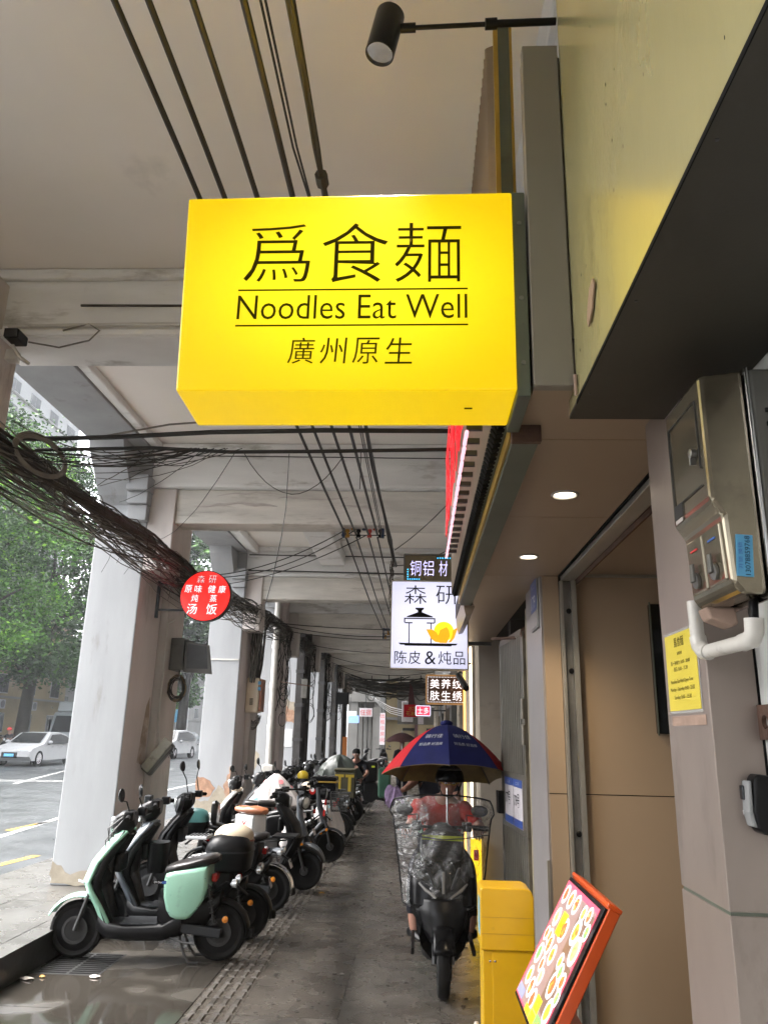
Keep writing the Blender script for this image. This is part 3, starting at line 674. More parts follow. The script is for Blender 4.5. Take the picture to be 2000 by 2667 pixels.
# pink metallic pilaster by the opening, with the wall behind it
MB().box(.74, .862, 2.03, 2.375, 0, 1.306).build('pilaster', M['pinkpanel'], shop, bevel=.003)
MB().box(.74, .862, 2.03, 2.375, 1.314, SZ - .002).build('pilaster', M['pinkpanel'], shop, bevel=.003)
MB().box(.744, .86, 2.034, 2.37, 1.304, 1.316).build('pilaster_joint', M['green_metal'], shop, smooth=False)
MB().box(.733, .739, 2.34, 2.38, 0, .92).build('edge_guard', M['blue_p'], shop, smooth=False)
MB().box(.868, 1.2, -42, 2.36, -.02, 2.648).build('side_wall', M['shopwall'], shop, smooth=False)
MB().box(.863, .8675, 2.03, 2.05, 0, 2.64).build('wall_gap', M['ink'], shop, smooth=False)
# grey end panel, canopy with its underside
MB().box(.333, .452, 2.0705, 2.11, SZ - .001, 3.97).build('end_panel', M['greypanel'], shop, bevel=.003)
MB().box(.338, .595, 2.112, 2.16, SZ + .04, 3.96).build('end_panel_core', M['greypanel'], shop, smooth=False)
cn = MB().box(.456, .47, -7.0, 2.069, 2.652, 4.6).build('canopy_fascia', M['canopy_light_tint'], shop, smooth=False)
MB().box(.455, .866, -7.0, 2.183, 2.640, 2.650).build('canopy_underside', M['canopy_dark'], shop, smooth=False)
MB().box(.4555, .475, 2.071, 2.18, 2.651, 2.699).build('canopy_corner', M['canopy_light_tint'], shop, smooth=False)
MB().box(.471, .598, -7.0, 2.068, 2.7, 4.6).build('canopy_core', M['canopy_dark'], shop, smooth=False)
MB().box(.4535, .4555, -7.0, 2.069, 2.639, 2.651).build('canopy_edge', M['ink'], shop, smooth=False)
for k in range(22):
    MB().lathe((.458 + .018, 2.0 - k * .16, 2.6395), (0, 0, -1), [(.0035, 0), (.0035, .0015), (0, .002)], 8).build('rivet', M['steel_dark'], cn) if k % 3 == 0 else None
spk = MB()
for k in range(60):
    y, z = 2.05 - 1.5 * rnd.random(), rnd.uniform(2.68, 4.2); s_ = rnd.uniform(.0012, .004)
    spk.add([(.4555, y + s_ * math.cos(q) * .6, z + s_ * math.sin(q) * 1.6) for q in [2 * math.pi * j / 6 for j in range(6)]], [tuple(range(6))])
tag(spk.build('dirt_specks', M['ink'], cn, smooth=False), kind='stuff')
# peeling scraps of tape at the canopy edge
def scrap(pts, nm='tape_scrap'):
    return MB().prism(pts, .447, .4515, f=lambda a, b, c: (b, a, c)).build(nm, M['lead_leaf'], shop, smooth=False)
scrap([(1.842, 2.83), (1.815, 2.86), (1.775, 2.865), (1.765, 2.84), (1.79, 2.81), (1.80, 2.79), (1.85, 2.765), (1.86, 2.79)])
scrap([(2.065, 2.73), (2.04, 2.72), (2.045, 2.655), (2.06, 2.66)])
# corrugated fascia with gold trims and the gutter beneath
y0, y1 = 2.40, 5.74
def corr(u, v):
    y = y0 + (y1 - y0) * u; t = (y - y0) / .047
    return (.262 + .018 * math.cos(2 * math.pi * t), y, 2.74 + 1.60 * v)
MB().grid(corr, 570, 1).build('corrugated_fascia', M['corr'], shop, smooth=True, fixn=False, solid=.004)
MB().box(.285, .330, 2.39, 5.74, 2.72, 4.37).build('fascia_core', M['green_metal'], shop, smooth=False)
MB().box(.270, .287, 2.366, 2.388, 2.72, 4.385).build('fascia_trim', M['gold'], shop, smooth=False)
MB().box(.2875, .331, 2.368, 2.388, 2.72, 4.39).build('fascia_end', M['green_metal'], shop, smooth=False)
MB().box(.3315, .341, 2.364, 2.388, 2.95, 4.39).build('fascia_trim', M['gold'], shop, smooth=False)
gt = MB().box(.308, .398, 2.40, 5.79, 2.655, 2.698).build('gutter', M['green_metal'], shop, bevel=.003)
MB().box(.298, .307, 2.40, 5.79, 2.668, 2.716).build('gutter_trim', M['gold'], gt, smooth=False)
MB().box(.300, .40, 2.372, 2.398, 2.640, 2.72).build('gutter_cap', M['rust'], gt, bevel=.004)
tm = MB()
for k in range(71):
    y = y0 + .047 * (k + .5)
    tm.prism([(.245, 2.741), (.268, 2.741), (.29, 2.72), (.262, 2.712)], y - .015, y + .015)
tm.build('corrugation_mouth', M['ink'], shop, smooth=False)
# back-to-front red channel letters on the corrugated fascia
red_e = emis('red_neon', (1.0, 0.02, 0.03), 0.6)
pink_e = emis('pink_white_neon', (1.0, 0.45, 0.55), 0.9)
nl = base('neon_letters', (.2, 3.4, 2.9), 'red outlined neon letters fixed along the corrugated fascia', 'neon sign')
def outline_mesh(ch, rad):
    cu_ = bpy.data.curves.new('lettering', 'FONT'); cu_.body = ch; cu_.size = .66; cu_.fill_mode = 'NONE'; cu_.bevel_depth = rad; cu_.bevel_resolution = 1; cu_.resolution_u = 2
    cu_.align_x = 'CENTER'; cu_.align_y = 'CENTER'
    o = bpy.data.objects.new('lettering', cu_); col.objects.link(o); bpy.context.view_layer.update()
    me = bpy.data.meshes.new_from_object(o.evaluated_get(bpy.context.evaluated_depsgraph_get()))
    bpy.data.objects.remove(o); bpy.data.curves.remove(cu_); return me
for k, ch in enumerate('爲食麺'):
    yc = 4.62 - k * .68
    me = outline_mesh(ch, .0032); me.materials.clear(); me.materials.append(red_e)
    for v in me.vertices: v.co = Vector((.175 - v.co.z, yc - v.co.x, 3.20 + v.co.y))
    o = bpy.data.objects.new('neon_letter', me); col.objects.link(o); attach(o, nl)
lt = MB()
for k in range(26):
    y = 2.75 + k * .085
    lt.tube([(.178, y, 2.83 + .006 * (k % 2)), (.178, y + .07, 2.83 + .006 * (k % 2))], .008, 6)
lt.build('neon_tube', pink_e, nl)
for k in range(16): MB().box(.18, .245, 2.8 + k * .14, 2.82 + k * .14, 2.86, 2.88).build('letter_bracket', M['steel_dark'], nl, smooth=False)
# recessed downlights (lit)
glow = emis('downlight_glow', (1.0, 0.86, 0.62), 9.0)
for k, (x, y) in enumerate([(.615, 3.128), (.625, 4.303)]):
    t = base('downlight', (x, y, SZ), ['round recessed downlight in the soffit, nearer of the two', 'round recessed downlight in the soffit, nearer the tan end wall'][k], 'ceiling light', 'downlights in the tan soffit')
    MB().lathe((x, y, SZ - .001), (0, 0, -1), [(.058, 0), (.058, .004), (.050, .007), (.044, .003), (.042, -.002)], 28).build('trim_ring', M['white_gloss'], t)
    MB().lathe((x, y, SZ - .0015), (0, 0, -1), [(.0415, 0), (.0415, .001), (0, .001)], 24).build('lens', glow, t)
    ld = bpy.data.lights.new('downlight_lamp', 'SPOT'); ld.energy = 9.0; ld.color = (1.0, .80, .55); ld.spot_size = R(120); ld.spot_blend = .8; ld.shadow_soft_size = .04
    lo = bpy.data.objects.new('downlight_lamp', ld); col.objects.link(lo); lo.location = (x, y, SZ - .015); attach(lo, t)
# spotlight on an arm
sp = base('spotlight', (.45, 2.07, 4.07), 'black cylindrical spotlight on a thin arm above the yellow sign', 'spotlight')
MB().tube([(.452, 2.07, 4.073), (.24, 2.07, 4.068)], .0125, 10).build('arm', M['black'], sp)
MB().tube([(.238, 2.07, 4.068), (-.03, 2.07, 4.058)], .008, 8).build('arm_rod', M['black'], sp)
MB().cyl((.25, 2.07, 4.069), (.21, 2.07, 4.067), .019, n=12).build('arm_joint', M['black'], sp)
MB().cyl((-.03, 2.07, 4.058), (-.10, 2.07, 4.056), .016, n=10).build('knuckle', M['black'], sp)
ax = Vector((-.19, -.03, -1)).normalized(); c0 = Vector((-.135, 2.07, 4.035)) - ax * .09
MB().lathe(c0, ax, [(.0, 0), (.047, 0), (.050, .005), (.050, .185), (.046, .185), (.044, .15)], 28).build('lamp_body', M['black'], sp)
MB().lathe(c0 + ax * .152, ax, [(.0455, .026), (.030, .002), (.022, 0)], 28).build('reflector', M['chrome'], sp)
MB().lathe(c0 + ax * .152, ax, [(.030, .003), (.030, .006), (0, .008)], 24).build('lamp_lens', emis('spot_glow', (1.0, .9, .72), 10), sp)
ld = bpy.data.lights.new('spotlight_lamp', 'SPOT'); ld.energy = 40; ld.color = (1, .86, .66); ld.spot_size = R(60); ld.spot_blend = .7; ld.shadow_soft_size = .03
lo = bpy.data.objects.new('spotlight_lamp', ld); col.objects.link(lo); lo.location = c0 + ax * .19; lo.rotation_euler = ax.to_track_quat('-Z', 'Y').to_euler(); attach(lo, sp)

# ------------------------------------------------------------------ big yellow lightbox sign
ysign = base('lightbox_sign', (.30, 2.2, 2.7), 'large glowing yellow lightbox sign reading Noodles Eat Well', 'sign')
ymat = lightbox_mat('yellow_acrylic_lit', (1.0, 0.86, 0.010), (0.86, 0.565, 0.0), .60, .48, (-.22, 2.075, 3.05), (.60, 6.0, .40))
SX0, SX1, SY0, SY1, SB, ST = -.752, .284, 2.075, 2.352, 2.683, 3.368
bx = MB(); bx.add([(SX0 - .012 + .025, SY0, SB), (SX1, SY0, SB + .004), (SX1, SY0, ST + .012), (SX0 - .012, SY0, ST), (SX0 + .003, SY1, SB), (SX1, SY1, SB + .004), (SX1, SY1, ST + .012), (SX0 - .012, SY1, ST)],
       [(0, 1, 2, 3), (4, 7, 6, 5), (0, 4, 5, 1), (3, 2, 6, 7), (0, 3, 7, 4), (1, 5, 6, 2)])
ybody = bx.build('light_box', ymat, ysign, bevel=.006)
MB().box(SX1 + .001, SX1 + .042, SY0 + .01, SY1 + .02, SB - .012, ST + .02).build('mounting_frame', M['green_metal'], ysign, bevel=.004)
for z in (2.78, 3.0, 3.27): MB().lathe((SX1 + .022, SY0 + .009, z), (0, -1, 0), [(.007, 0), (.007, .003), (0, .004)], 10).build('screw', M['steel'], ysign)
inkd = mat('sign_letter_film', (0.040, 0.031, 0.004), 1.0, spec=0.0)
def sp_(u, v):   # a spot on the sign face from its picture coordinates
    x = SX0 + (u - 390) / (1111 - 390) * (SX1 - SX0); return x
def zz_(v, u=760):
    top = 421 + (u - 760) * -.0325; bot = 845 + (u - 760) * -.017
    return ST + .006 - (v - top) / (bot - top) * (ST - SB)
for ch, u in (('爲', 596), ('食', 766), ('麺', 926)):
    text('character', ch, inkd, (sp_(u, 0), SY0, zz_(555)), (1, 0, .004), (0, 0, 1), height=.215 if ch != '爲' else .21, width=.208, parent=ysign, thin=-.009, off=.004)
text('lettering', 'Noodles Eat Well', inkd, (sp_(763, 0), SY0, zz_(675)), (1, 0, .004), (0, 0, 1), width=.71, height=.084, parent=ysign, thin=-.004, off=.004)
for k, ch in enumerate('廣州原生'): text('character', ch, inkd, (sp_(660 + 68.5 * k, 0), SY0, zz_(768)), (1, .0, .004), (0, 0, 1), height=.088, width=.082, parent=ysign, thin=-.003, off=.004, shear=.06)
for v in (637, 714): MB().obox((sp_(763, 0), SY0 - .003, zz_(v)), (1, 0, .004), (0, 1, 0), (0, 0, 1), .357, .001, .0022).build('rule', inkd, ysign, smooth=False)
MB().box(.135, .160, SY0 + .12, SY0 + .13, SB - .0015, SB - .0005).build('small_mark', inkd, ysign, smooth=False)

# ------------------------------------------------------------------ meter box, pipes, lock box, notice
mt = base('meter_box', (.80, 1.8, 2.0), 'smoky metal double electricity meter box on the white wall', 'meter box')
yn, yf = 1.668, 1.922
out = [(.652, 2.53), (.652, 2.225), (.676, 2.188), (.682, 2.035), (.70, 2.012), (.755, 2.012), (.755, 2.545)]
MB().prism(out, yn, yf).build('cover', M['meter'], mt, bevel=.010)
MB().box(.757, .766, yn - .008, yf + .008, 2.0, 2.552).build('cover_flange', M['chrome'], mt, bevel=.004)
MB().box(.768, .866, yn - .004, yf + .004, 2.04, 2.548).build('back_box', M['meter_back'], mt, bevel=.008)
for k in range(4): MB().box(.795, .845, yn - .009, yn - .0045, 2.435 - k * .034, 2.445 - k * .034).build('vent_slot', M['ink'], mt, smooth=False)
# panel line and lock on the upper face, twin covers on the lower face (they face the walkway)
pl = MB()
for (ya, yb, za, zb) in [(1.70, 1.703, 2.31, 2.48), (1.895, 1.898, 2.27, 2.48), (1.703, 1.895, 2.478, 2.481), (1.703, 1.895, 2.268, 2.271)]:
    pl.box(.6485, .652, ya, yb, za, zb)
pl.build('inspection_panel', M['steel_dark'], mt, smooth=False)
lk = MB().lathe((.651, 1.725, 2.355), (-1, 0, 0), [(.012, 0), (.012, .014), (.008, .016), (0, .016)], 14).build('panel_lock', M['steel'], mt)
MB().box(.634, .65, 1.722, 1.728, 2.325, 2.35).build('lock_tab', M['steel'], lk, bevel=.002)
MB().box(.649, .6515, 1.84, 1.90, 2.238, 2.272).build('label_plate', M['steel_dark'], mt, smooth=False)
MB().box(.649, .6515, 1.845, 1.895, 2.225, 2.235).build('label_strip', M['paper'], mt, smooth=False)
for k, y in enumerate((1.74, 1.855)):
    f = MB().prism([(y - .05, 2.045), (y + .05, 2.045), (y + .05, 2.178), (y - .05, 2.178)], .672, .680, f=lambda a, b, c: (b + (2.18 - c) * .04, a, c)).build('breaker_cover', M['meter'], mt, bevel=.004)
    MB().lathe((.676, y, 2.075), (-1, 0, -.1), [(.0, 0), (.020, .001), (.020, .008), (0, .010)], 18).build('knob', M['steel'], f)
    MB().prism([(y - .012, 2.07), (y + .012, 2.07), (y + .009, 2.115), (y - .009, 2.115)], .660, .668, f=lambda a, b, c: (b, a, c)).build('lever', M['meter_back'], f, bevel=.003)
    MB().box(.671 if k else .671, .673, y - .022, y + .022, 2.147, 2.151).build('printed_line', M['ink_r'] if k else M['ink_b'], f, smooth=False)
stk = MB().obox((.7125, yn - .0025, 2.095), (1, 0, -.07), (0, 1, 0), (.07, 0, 1), .018, .001, .047).build('phone_sticker', M['sticker_b'], mt, smooth=False)
text('phone_number', '13078859768', M['ink'], (.718, yn - .0035, 2.095), (.07, 0, 1), (-1, 0, .07), width=.088, height=.011, parent=stk, off=.001)
text('sticker_print', '开锁 换锁', M['ink_b'], (.703, yn - .0035, 2.095), (.07, 0, 1), (-1, 0, .07), width=.06, height=.009, parent=stk, off=.001)
MB().prism([(.785, 2.285), (.80, 2.21), (.815, 2.195), (.862, 2.20), (.862, 2.30), (.79, 2.30)], yn - .008, yn - .0045).build('torn_paper', M['paper'], mt, smooth=False)
tp = MB().box(.785, .862, yn - .008, yn - .0045, 2.09, 2.165).build('torn_paper', M['paper'], mt, smooth=False)
text('phone_number', '17722529970', M['ink_r'], (.835, yn - .008, 2.127), (0, 0, 1), (-1, 0, 0), width=.07, height=.014, parent=tp, off=.001)
MB().prism([(.69, 2.013), (.76, 2.013), (.765, 1.975), (.75, 1.965), (.70, 1.985)], 1.86, 1.92).build('cable_entry', M['lead_leaf'], mt, bevel=.005)
pp = base('conduit_pipe', (.72, 1.9, 1.93), 'white plastic conduit bending out from under the meter box', 'pipe')
MB().tube([(.712, 2.00, 2.05), (.714, 2.00, 1.955)], .0175, 14).build('pipe_run', M['pvc'], pp)
MB().tube([(.714, 2.00, 1.958), (.715, 1.995, 1.935), (.718, 1.975, 1.918), (.72, 1.95, 1.915)], .0205, 14).build('elbow', M['pvc'], pp)
MB().tube([(.72, 1.95, 1.916), (.735, 1.76, 1.918)], .0175, 14).build('pipe_run', M['pvc'], pp)
MB().tube([(.734, 1.775, 1.918), (.737, 1.735, 1.921), (.739, 1.722, 1.935), (.74, 1.72, 1.965)], .0205, 14).build('elbow', M['pvc'], pp)
MB().tube([(.74, 1.72, 1.96), (.745, 1.725, 2.0), (.77, 1.76, 2.025), (.80, 1.80, 2.03)], .0105, 10).build('black_cable', M['black'], pp)
MB().tube([(.80, 1.74, 2.04), (.805, 1.735, 1.96), (.80, 1.70, 1.915), (.83, 1.68, 1.90), (.86, 1.69, 1.92)], .014, 10).build('flex_pipe', M['meter_back'], pp)
nt = base('opening_hours_notice', (.735, 2.2, 1.9), 'laminated yellow opening hours notice on the pink pilaster', 'notice')
NX = .7385
MB().box(NX - .0005, NX, 2.075, 2.345, 1.775, 2.005).build('laminate', M['film'], nt, smooth=False)
pg = MB().box(NX - .0022, NX - .001, 2.083, 2.337, 1.783, 1.997).build('sheet', M['paper_y'], nt, smooth=False)
def nl_(t, z, w, h): text('print_line', t, M['ink'], (NX - .0022, 2.215, z), (0, -1, 0), (0, 0, 1), width=w, height=h, parent=pg, off=.0008)
nl_('爲食麺', 1.972, .082, .028); nl_('營業時間', 1.940, .04, .009)
nl_('周一至周六: 8:00 - 20:00', 1.915, .16, .012); nl_('周日: 8:00 - 15:30', 1.897, .115, .012)
nl_('Noodles Eat Well Open Time', 1.862, .185, .014); nl_('Monday - Saturday: 8:00 - 20:00', 1.84, .20, .014); nl_('Sunday: 8:00 - 15:30', 1.818, .14, .014)
MB().box(NX - .0005, NX, 2.06, 2.33, 1.742, 1.768).build('tape_residue', M['lead_leaf'], nt, smooth=False)
lb = base('key_lock_box', (.84, 2.0, 1.56), 'grey and black key lock box screwed to the white wall', 'lock box')
MB().prism([(.866, 1.622), (.822, 1.628), (.812, 1.615), (.806, 1.54), (.812, 1.50), (.825, 1.490), (.866, 1.490)], 1.985, 2.085).build('housing', M['black'], lb, bevel=.006)
MB().prism([(.808, 1.612), (.8, 1.61), (.795, 1.54), (.802, 1.507), (.812, 1.505), (.806, 1.54)], 1.992, 2.080).build('face_plate', M['lock_grey'], lb, bevel=.003)
MB().box(.792, .799, 2.015, 2.057, 1.566, 1.600).build('keypad_window', M['glass_dark'], lb, bevel=.003)
text('marking', '/ 15', M['ink_w'], (.7965, 2.038, 1.537), (0, -1, 0), (0, 0, 1), width=.03, height=.009, parent=lb, off=.002)
rb = base('rusty_bracket', (.86, 1.97, 1.75), 'rusty steel plate with a round hole on the white wall', 'bracket')
b = MB()
ring = [(math.cos(q), math.sin(q)) for q in [2 * math.pi * k / 20 for k in range(20)]]
sq = []
for (a, c) in ring:
    m_ = max(abs(a), abs(c)); sq.append((a / m_, c / m_))
vs = [(.855, 2.0 - .055 * a, 1.75 + .042 * c) for (a, c) in sq] + [(.855, 1.992 - .017 * a, 1.75 + .017 * c) for (a, c) in ring]
vs += [(.866, p[1], p[2]) for p in vs]
fs = []
for k in range(20):
    k2 = (k + 1) % 20
    fs += [(k, k2, 20 + k2, 20 + k), (40 + k, 60 + k, 60 + k2, 40 + k2), (k, 40 + k, 40 + k2, k2), (20 + k, 20 + k2, 60 + k2, 60 + k)]
b.add(vs, fs).build('bracket_plate', M['rust'], rb, smooth=False)

# ------------------------------------------------------------------ yellow cabinet, leaning foam board, menu board
yb = base('yellow_cabinet', (.43, 4.15, 0), 'tall yellow metal cabinet beside the menu lightbox', 'cabinet')
def rnd_top(x0, x1, z0, z1, r=.036):
    return [(x0, z0), (x1, z0), (x1, z1 - r), (x1 - r * .3, z1 - r * .3), (x1 - r, z1), (x0 + .01, z1), (x0, z1 - .01)]
MB().prism(rnd_top(.302, .553, .745, 1.012), 3.995, 4.20).build('hood', M['ybox'], yb, bevel=.006)
MB().box(.312, .545, 4.008, 4.19, .0, .743).build('body', M['ybox'], yb, bevel=.004)
MB().box(.355, .542, 4.003, 4.0075, .02, .738).build('door', M['ybox'], yb, bevel=.002)
for z in (.885, .815): MB().box(.306, .551, 3.9935, 3.9952, z, z + .0015).build('seam', M['gold'], yb, smooth=False)
for x in (.345, .367, .53): MB().lathe((x, 4.004, .70), (0, -1, 0), [(.005, 0), (.005, .003), (0, .005)], 10).build('screw', M['chrome'], yb)
MB().box(.3005, .302, 4.03, 4.12, .80, .96).build('side_label', M['sticker_b'], yb, smooth=False)
fb = MB().obox((.285, 4.10, .20), (1, 0, -.03), (0, 1, 0), (.03, 0, 1), .012, .09, .20).build('foam_board', M['foam'], None, bevel=.01); tag(fb, 'white foam board standing against the yellow cabinet', 'board')
mn = base('menu_lightbox', (.6, 3.4, 0), 'tilted glowing menu lightbox of dishes in an orange frame', 'menu board')
T0 = Vector((.680, 3.74, 1.10)); B0 = Vector((.433, 3.74, .655)); W = 0.63
dn = (B0 - T0).normalized(); L = (B0 - T0).length; wd = Vector((0, -1, 0)); nm = wd.cross(-dn).normalized()   # nm faces the walkway
if nm.x > 0: nm = -nm
def mp(a, b, o=0.0): return T0 + wd * (W * a) + dn * (L * b) + nm * o      # a across from far to near, b down
ctr = mp(.5, .5, -.033)
MB().obox(ctr, wd, dn, nm, W / 2 + .02, L / 2 + .02, .022).build('housing', M['orange'], mn, bevel=.004)
MB().obox(mp(.5, .5, -.005), wd, dn, nm, W / 2 + .012, L / 2 + .012, .006).build('bezel', M['black'], mn, bevel=.002)
face_e = emis('menu_paper_lit', (0.36, 0.24, 0.22), .7)
pk_e = emis('menu_pink_lit', (1.0, .12, .20), .75)
MB().obox(mp(.48, .5, .0025), wd, dn, nm, W / 2 - .016, L / 2 - .004, .001).build('pink_margin', pk_e, mn, smooth=False)
MB().obox(mp(.49, .51, .0035), wd, dn, nm, W / 2 - .035, L / 2 - .020, .001).build('menu_sheet', face_e, mn, smooth=False)
plate_e = emis('menu_plate_lit', (.95, .95, .97), .72)
foods = [emis('menu_dish_red', (.85, .16, .05), .8), emis('menu_dish_orange', (.95, .42, .05), .85), emis('menu_dish_brown', (.55, .20, .07), .8), emis('menu_dish_yellow', (.9, .65, .25), .85), emis('menu_dish_green', (.22, .60, .15), .8)]
yel_e = emis('menu_yellow_lit', (.98, .85, .02), .9); grn_e = emis('menu_green_lit', (.25, .72, .15), .8); vio_e = emis('menu_violet_lit', (.30, .32, .50), .8); brn_e = emis('menu_table_lit', (.22, .13, .09), .8)
def quad(a0, a1, b0, b1, m, nm_, h=.0048):
    return MB().obox(mp((a0 + a1) / 2, (b0 + b1) / 2, h), wd, dn, nm, W * (a1 - a0) / 2, L * (b1 - b0) / 2, .0004).build(nm_, m, mn, smooth=False)
for (a0, a1, b0, b1) in [(.62, .95, .08, .44), (.62, .95, .47, .86)]: quad(a0, a1, b0, b1, brn_e, 'menu_photo')
quad(.02, .98, .455, .462, pk_e, 'menu_rule', .0052) if False else None
def dish(a, b, r, f):
    c = mp(a, b, .0056)
    d = MB().lathe(c, nm, [(r, 0), (r, .0006), (0, .0006)], 20).build('dish_photo', plate_e, mn)
    pts = []
    mb = MB(); 
    vs = []
    for k in range(12):
        q = 2 * math.pi * k / 12; rr = r * .72 * rnd.uniform(.8, 1.05); vs.append(c + nm * .0012 + wd * (rr * math.cos(q)) + dn * (rr * math.sin(q)))
    mb.add(vs, [tuple(range(12))]).build('food', foods[f], d, smooth=False)
    mb = MB()
    for k in range(5):
        q = rnd.uniform(0, 6.28); rr = r * rnd.uniform(.1, .5); s = r * rnd.uniform(.10, .2); cc = c + nm * .0018 + wd * (rr * math.cos(q)) + dn * (rr * math.sin(q))
        mb.add([cc + wd * s, cc + dn * s, cc - wd * s, cc - dn * s], [(0, 1, 2, 3)])
    mb.build('garnish', foods[rnd.randrange(5)], d, smooth=False)
for (a, b, r, f) in [(.12, .11, .042, 0), (.30, .11, .042, 2), (.47, .11, .042, 0), (.16, .30, .042, 3), (.45, .33, .050, 0), (.10, .46, .032, 2), (.20, .45, .032, 2), (.28, .50, .044, 0), (.45, .53, .042, 1),
                     (.14, .62, .044, 4), (.32, .65, .034, 2), (.42, .72, .036, 3), (.16, .80, .040, 1), (.32, .84, .042, 0), (.47, .88, .044, 0),
                     (.70, .12, .035, 1), (.83, .10, .036, 2), (.72, .26, .052, 1), (.92, .20, .034, 4), (.86, .36, .056, 3), (.68, .50, .034, 1), (.78, .55, .036, 4), (.74, .66, .052, 0), (.89, .58, .036, 0), (.93, .68, .034, 4), (.88, .80, .048, 1)]:
    dish(a, b, r, f)
quad(.28, .42, .215, .40, yel_e, 'price_tag', .0062)
text('price_print', '双拼', M['ink'], mp(.35, .31, .0066), wd, -dn, width=.06, height=.02, parent=mn, off=.0004)
for (a0, a1, b0, b1, m) in [(.56, .70, .80, .90, yel_e), (.72, .86, .885, .985, grn_e), (.56, .70, .91, .985, yel_e), (.40, .54, .93, .985, yel_e)]: quad(a0, a1, b0, b1, m, 'price_tag', .0062)
for a, b in [(.63, .85), (.63, .945), (.79, .93)]:
    text('price_print', '¥ 18\n套餐', M['ink_r'], mp(a, b, .0066), wd, -dn, width=.06, height=.03, parent=mn, off=.0004)
quad(.03, .24, .90, .975, vio_e, 'price_tag', .006)
MB().box(.60, .66, 3.20, 3.66, .0, .62).build('stand', M['orange'], mn, bevel=.005)
MB().obox(mp(.5, -.055, -.03), wd, dn, nm, W / 2 + .02, .008, .028).build('top_rail', M['orange'], mn, bevel=.004)

# ------------------------------------------------------------------ barred gate and doorway beyond the recess
gp = base('steel_gate', (.78, 5.7, 0), 'worn barred steel gate standing open with two number plates', 'gate')
G0, G1 = Vector((.775, 5.72, 0)), Vector((.70, 6.62, 0))
gd = (G1 - G0).normalized(); gn = Vector((-gd.y, gd.x, 0)); GL = (G1 - G0).length
if gn.x > 0: gn = -gn
def gq(a, z, o=0.0): return G0 + gd * (GL * a) + Vector((0, 0, z)) + gn * o
def gbar(a, z0, z1, r, nm_, m='gate'):
    return MB().obox((gq(a, (z0 + z1) / 2)), gd, gn, (0, 0, 1), r, .012, (z1 - z0) / 2).build(nm_, M[m], gp, smooth=False)
GT = 2.46
for a in (.02, .98): gbar(a, .06, GT, .028, 'stile')
for z in (.08, 1.06, 1.42, GT): MB().obox(gq(.5, z), gd, gn, (0, 0, 1), GL * .46, .014, .022).build('rail', M['gate'], gp, smooth=False)
for k in range(12):
    gbar(.08 + .84 * k / 11, 1.44, GT - .02, .0065, 'bar', 'alu')
    gbar(.08 + .84 * k / 11, .10, 1.04, .0065, 'bar', 'alu')
MB().obox(gq(.5, 1.24), gd, gn, (0, 0, 1), GL * .46, .008, .16).build('sheet_panel', M['gate'], gp, smooth=False)
for k, (a, tx) in enumerate([(.66, '177号'), (.30, '179号')]):
    p = MB().obox(gq(a, 1.235, .014), gd, gn, (0, 0, 1), GL * .17, .003, .165).build('number_plate', M['plate'], gp, smooth=False)
    MB().obox(gq(a, 1.375, .0185), gd, gn, (0, 0, 1), GL * .168, .001, .027).build('blue_band', M['blue_pl'], p, smooth=False)
    MB().obox(gq(a, 1.10, .0185), gd, gn, (0, 0, 1), GL * .168, .001, .027).build('blue_band', M['blue_pl'], p, smooth=False)
    text('plate_number', tx, M['ink'], gq(a + .04, 1.255, .018), -gd, (0, 0, 1), width=.20, height=.095, parent=p, off=.003)
    text('plate_street', '六二三路', M['ink_w'], gq(a, 1.375, .020), -gd, (0, 0, 1), width=.11, height=.022, parent=p, off=.002)
for z in (1.9, 1.72): MB().cyl(gq(.0, z - .07, .02), gq(.0, z + .07, .02), .016, n=10).build('hinge', M['gate'], gp)
MB().obox(gq(.99, 1.2, .02), gd, gn, (0, 0, 1), .05, .035, .085).build('gate_lock', M['black'], gp, bevel=.004)
MB().box(.785, .88, 5.56, 5.70, 0, 2.62).build('gate_post', M['rustpost'], gp, bevel=.008)
MB().lathe((.80, 5.70, 2.45), (.2, 1, -.1), [(.0, 0), (.05, .01), (.06, .06), (.045, .16), (0, .2)], 14).build('door_closer', M['rust'], gp)
MB().tube([(.80, 5.85, 2.43), (.60, 6.3, 2.47)], .012, 8).build('closer_arm', M['rust'], gp)
np_ = base('house_number_sign', (.76, 5.1, 2.5), 'blue and white enamel house number plate 179 on the corner', 'sign')
MB().box(.760, .770, 4.93, 5.20, 2.38, 2.72).build('plate', M['steel'], np_, bevel=.004)
MB().box(.757, .7595, 4.945, 5.185, 2.50, 2.70).build('blue_field', M['blue_pl'], np_, smooth=False)
MB().box(.757, .7595, 4.945, 5.185, 2.395, 2.497).build('white_field', M['lilac'], np_, smooth=False)
text('number', '179', M['ink_w'], (.757, 5.065, 2.56), (0, -1, 0), (0, 0, 1), width=.17, height=.085, parent=np_, off=.002)
text('street_name', '六二三', M['ink_w'], (.757, 5.065, 2.665), (0, -1, 0), (0, 0, 1), width=.15, height=.035, parent=np_, off=.002)
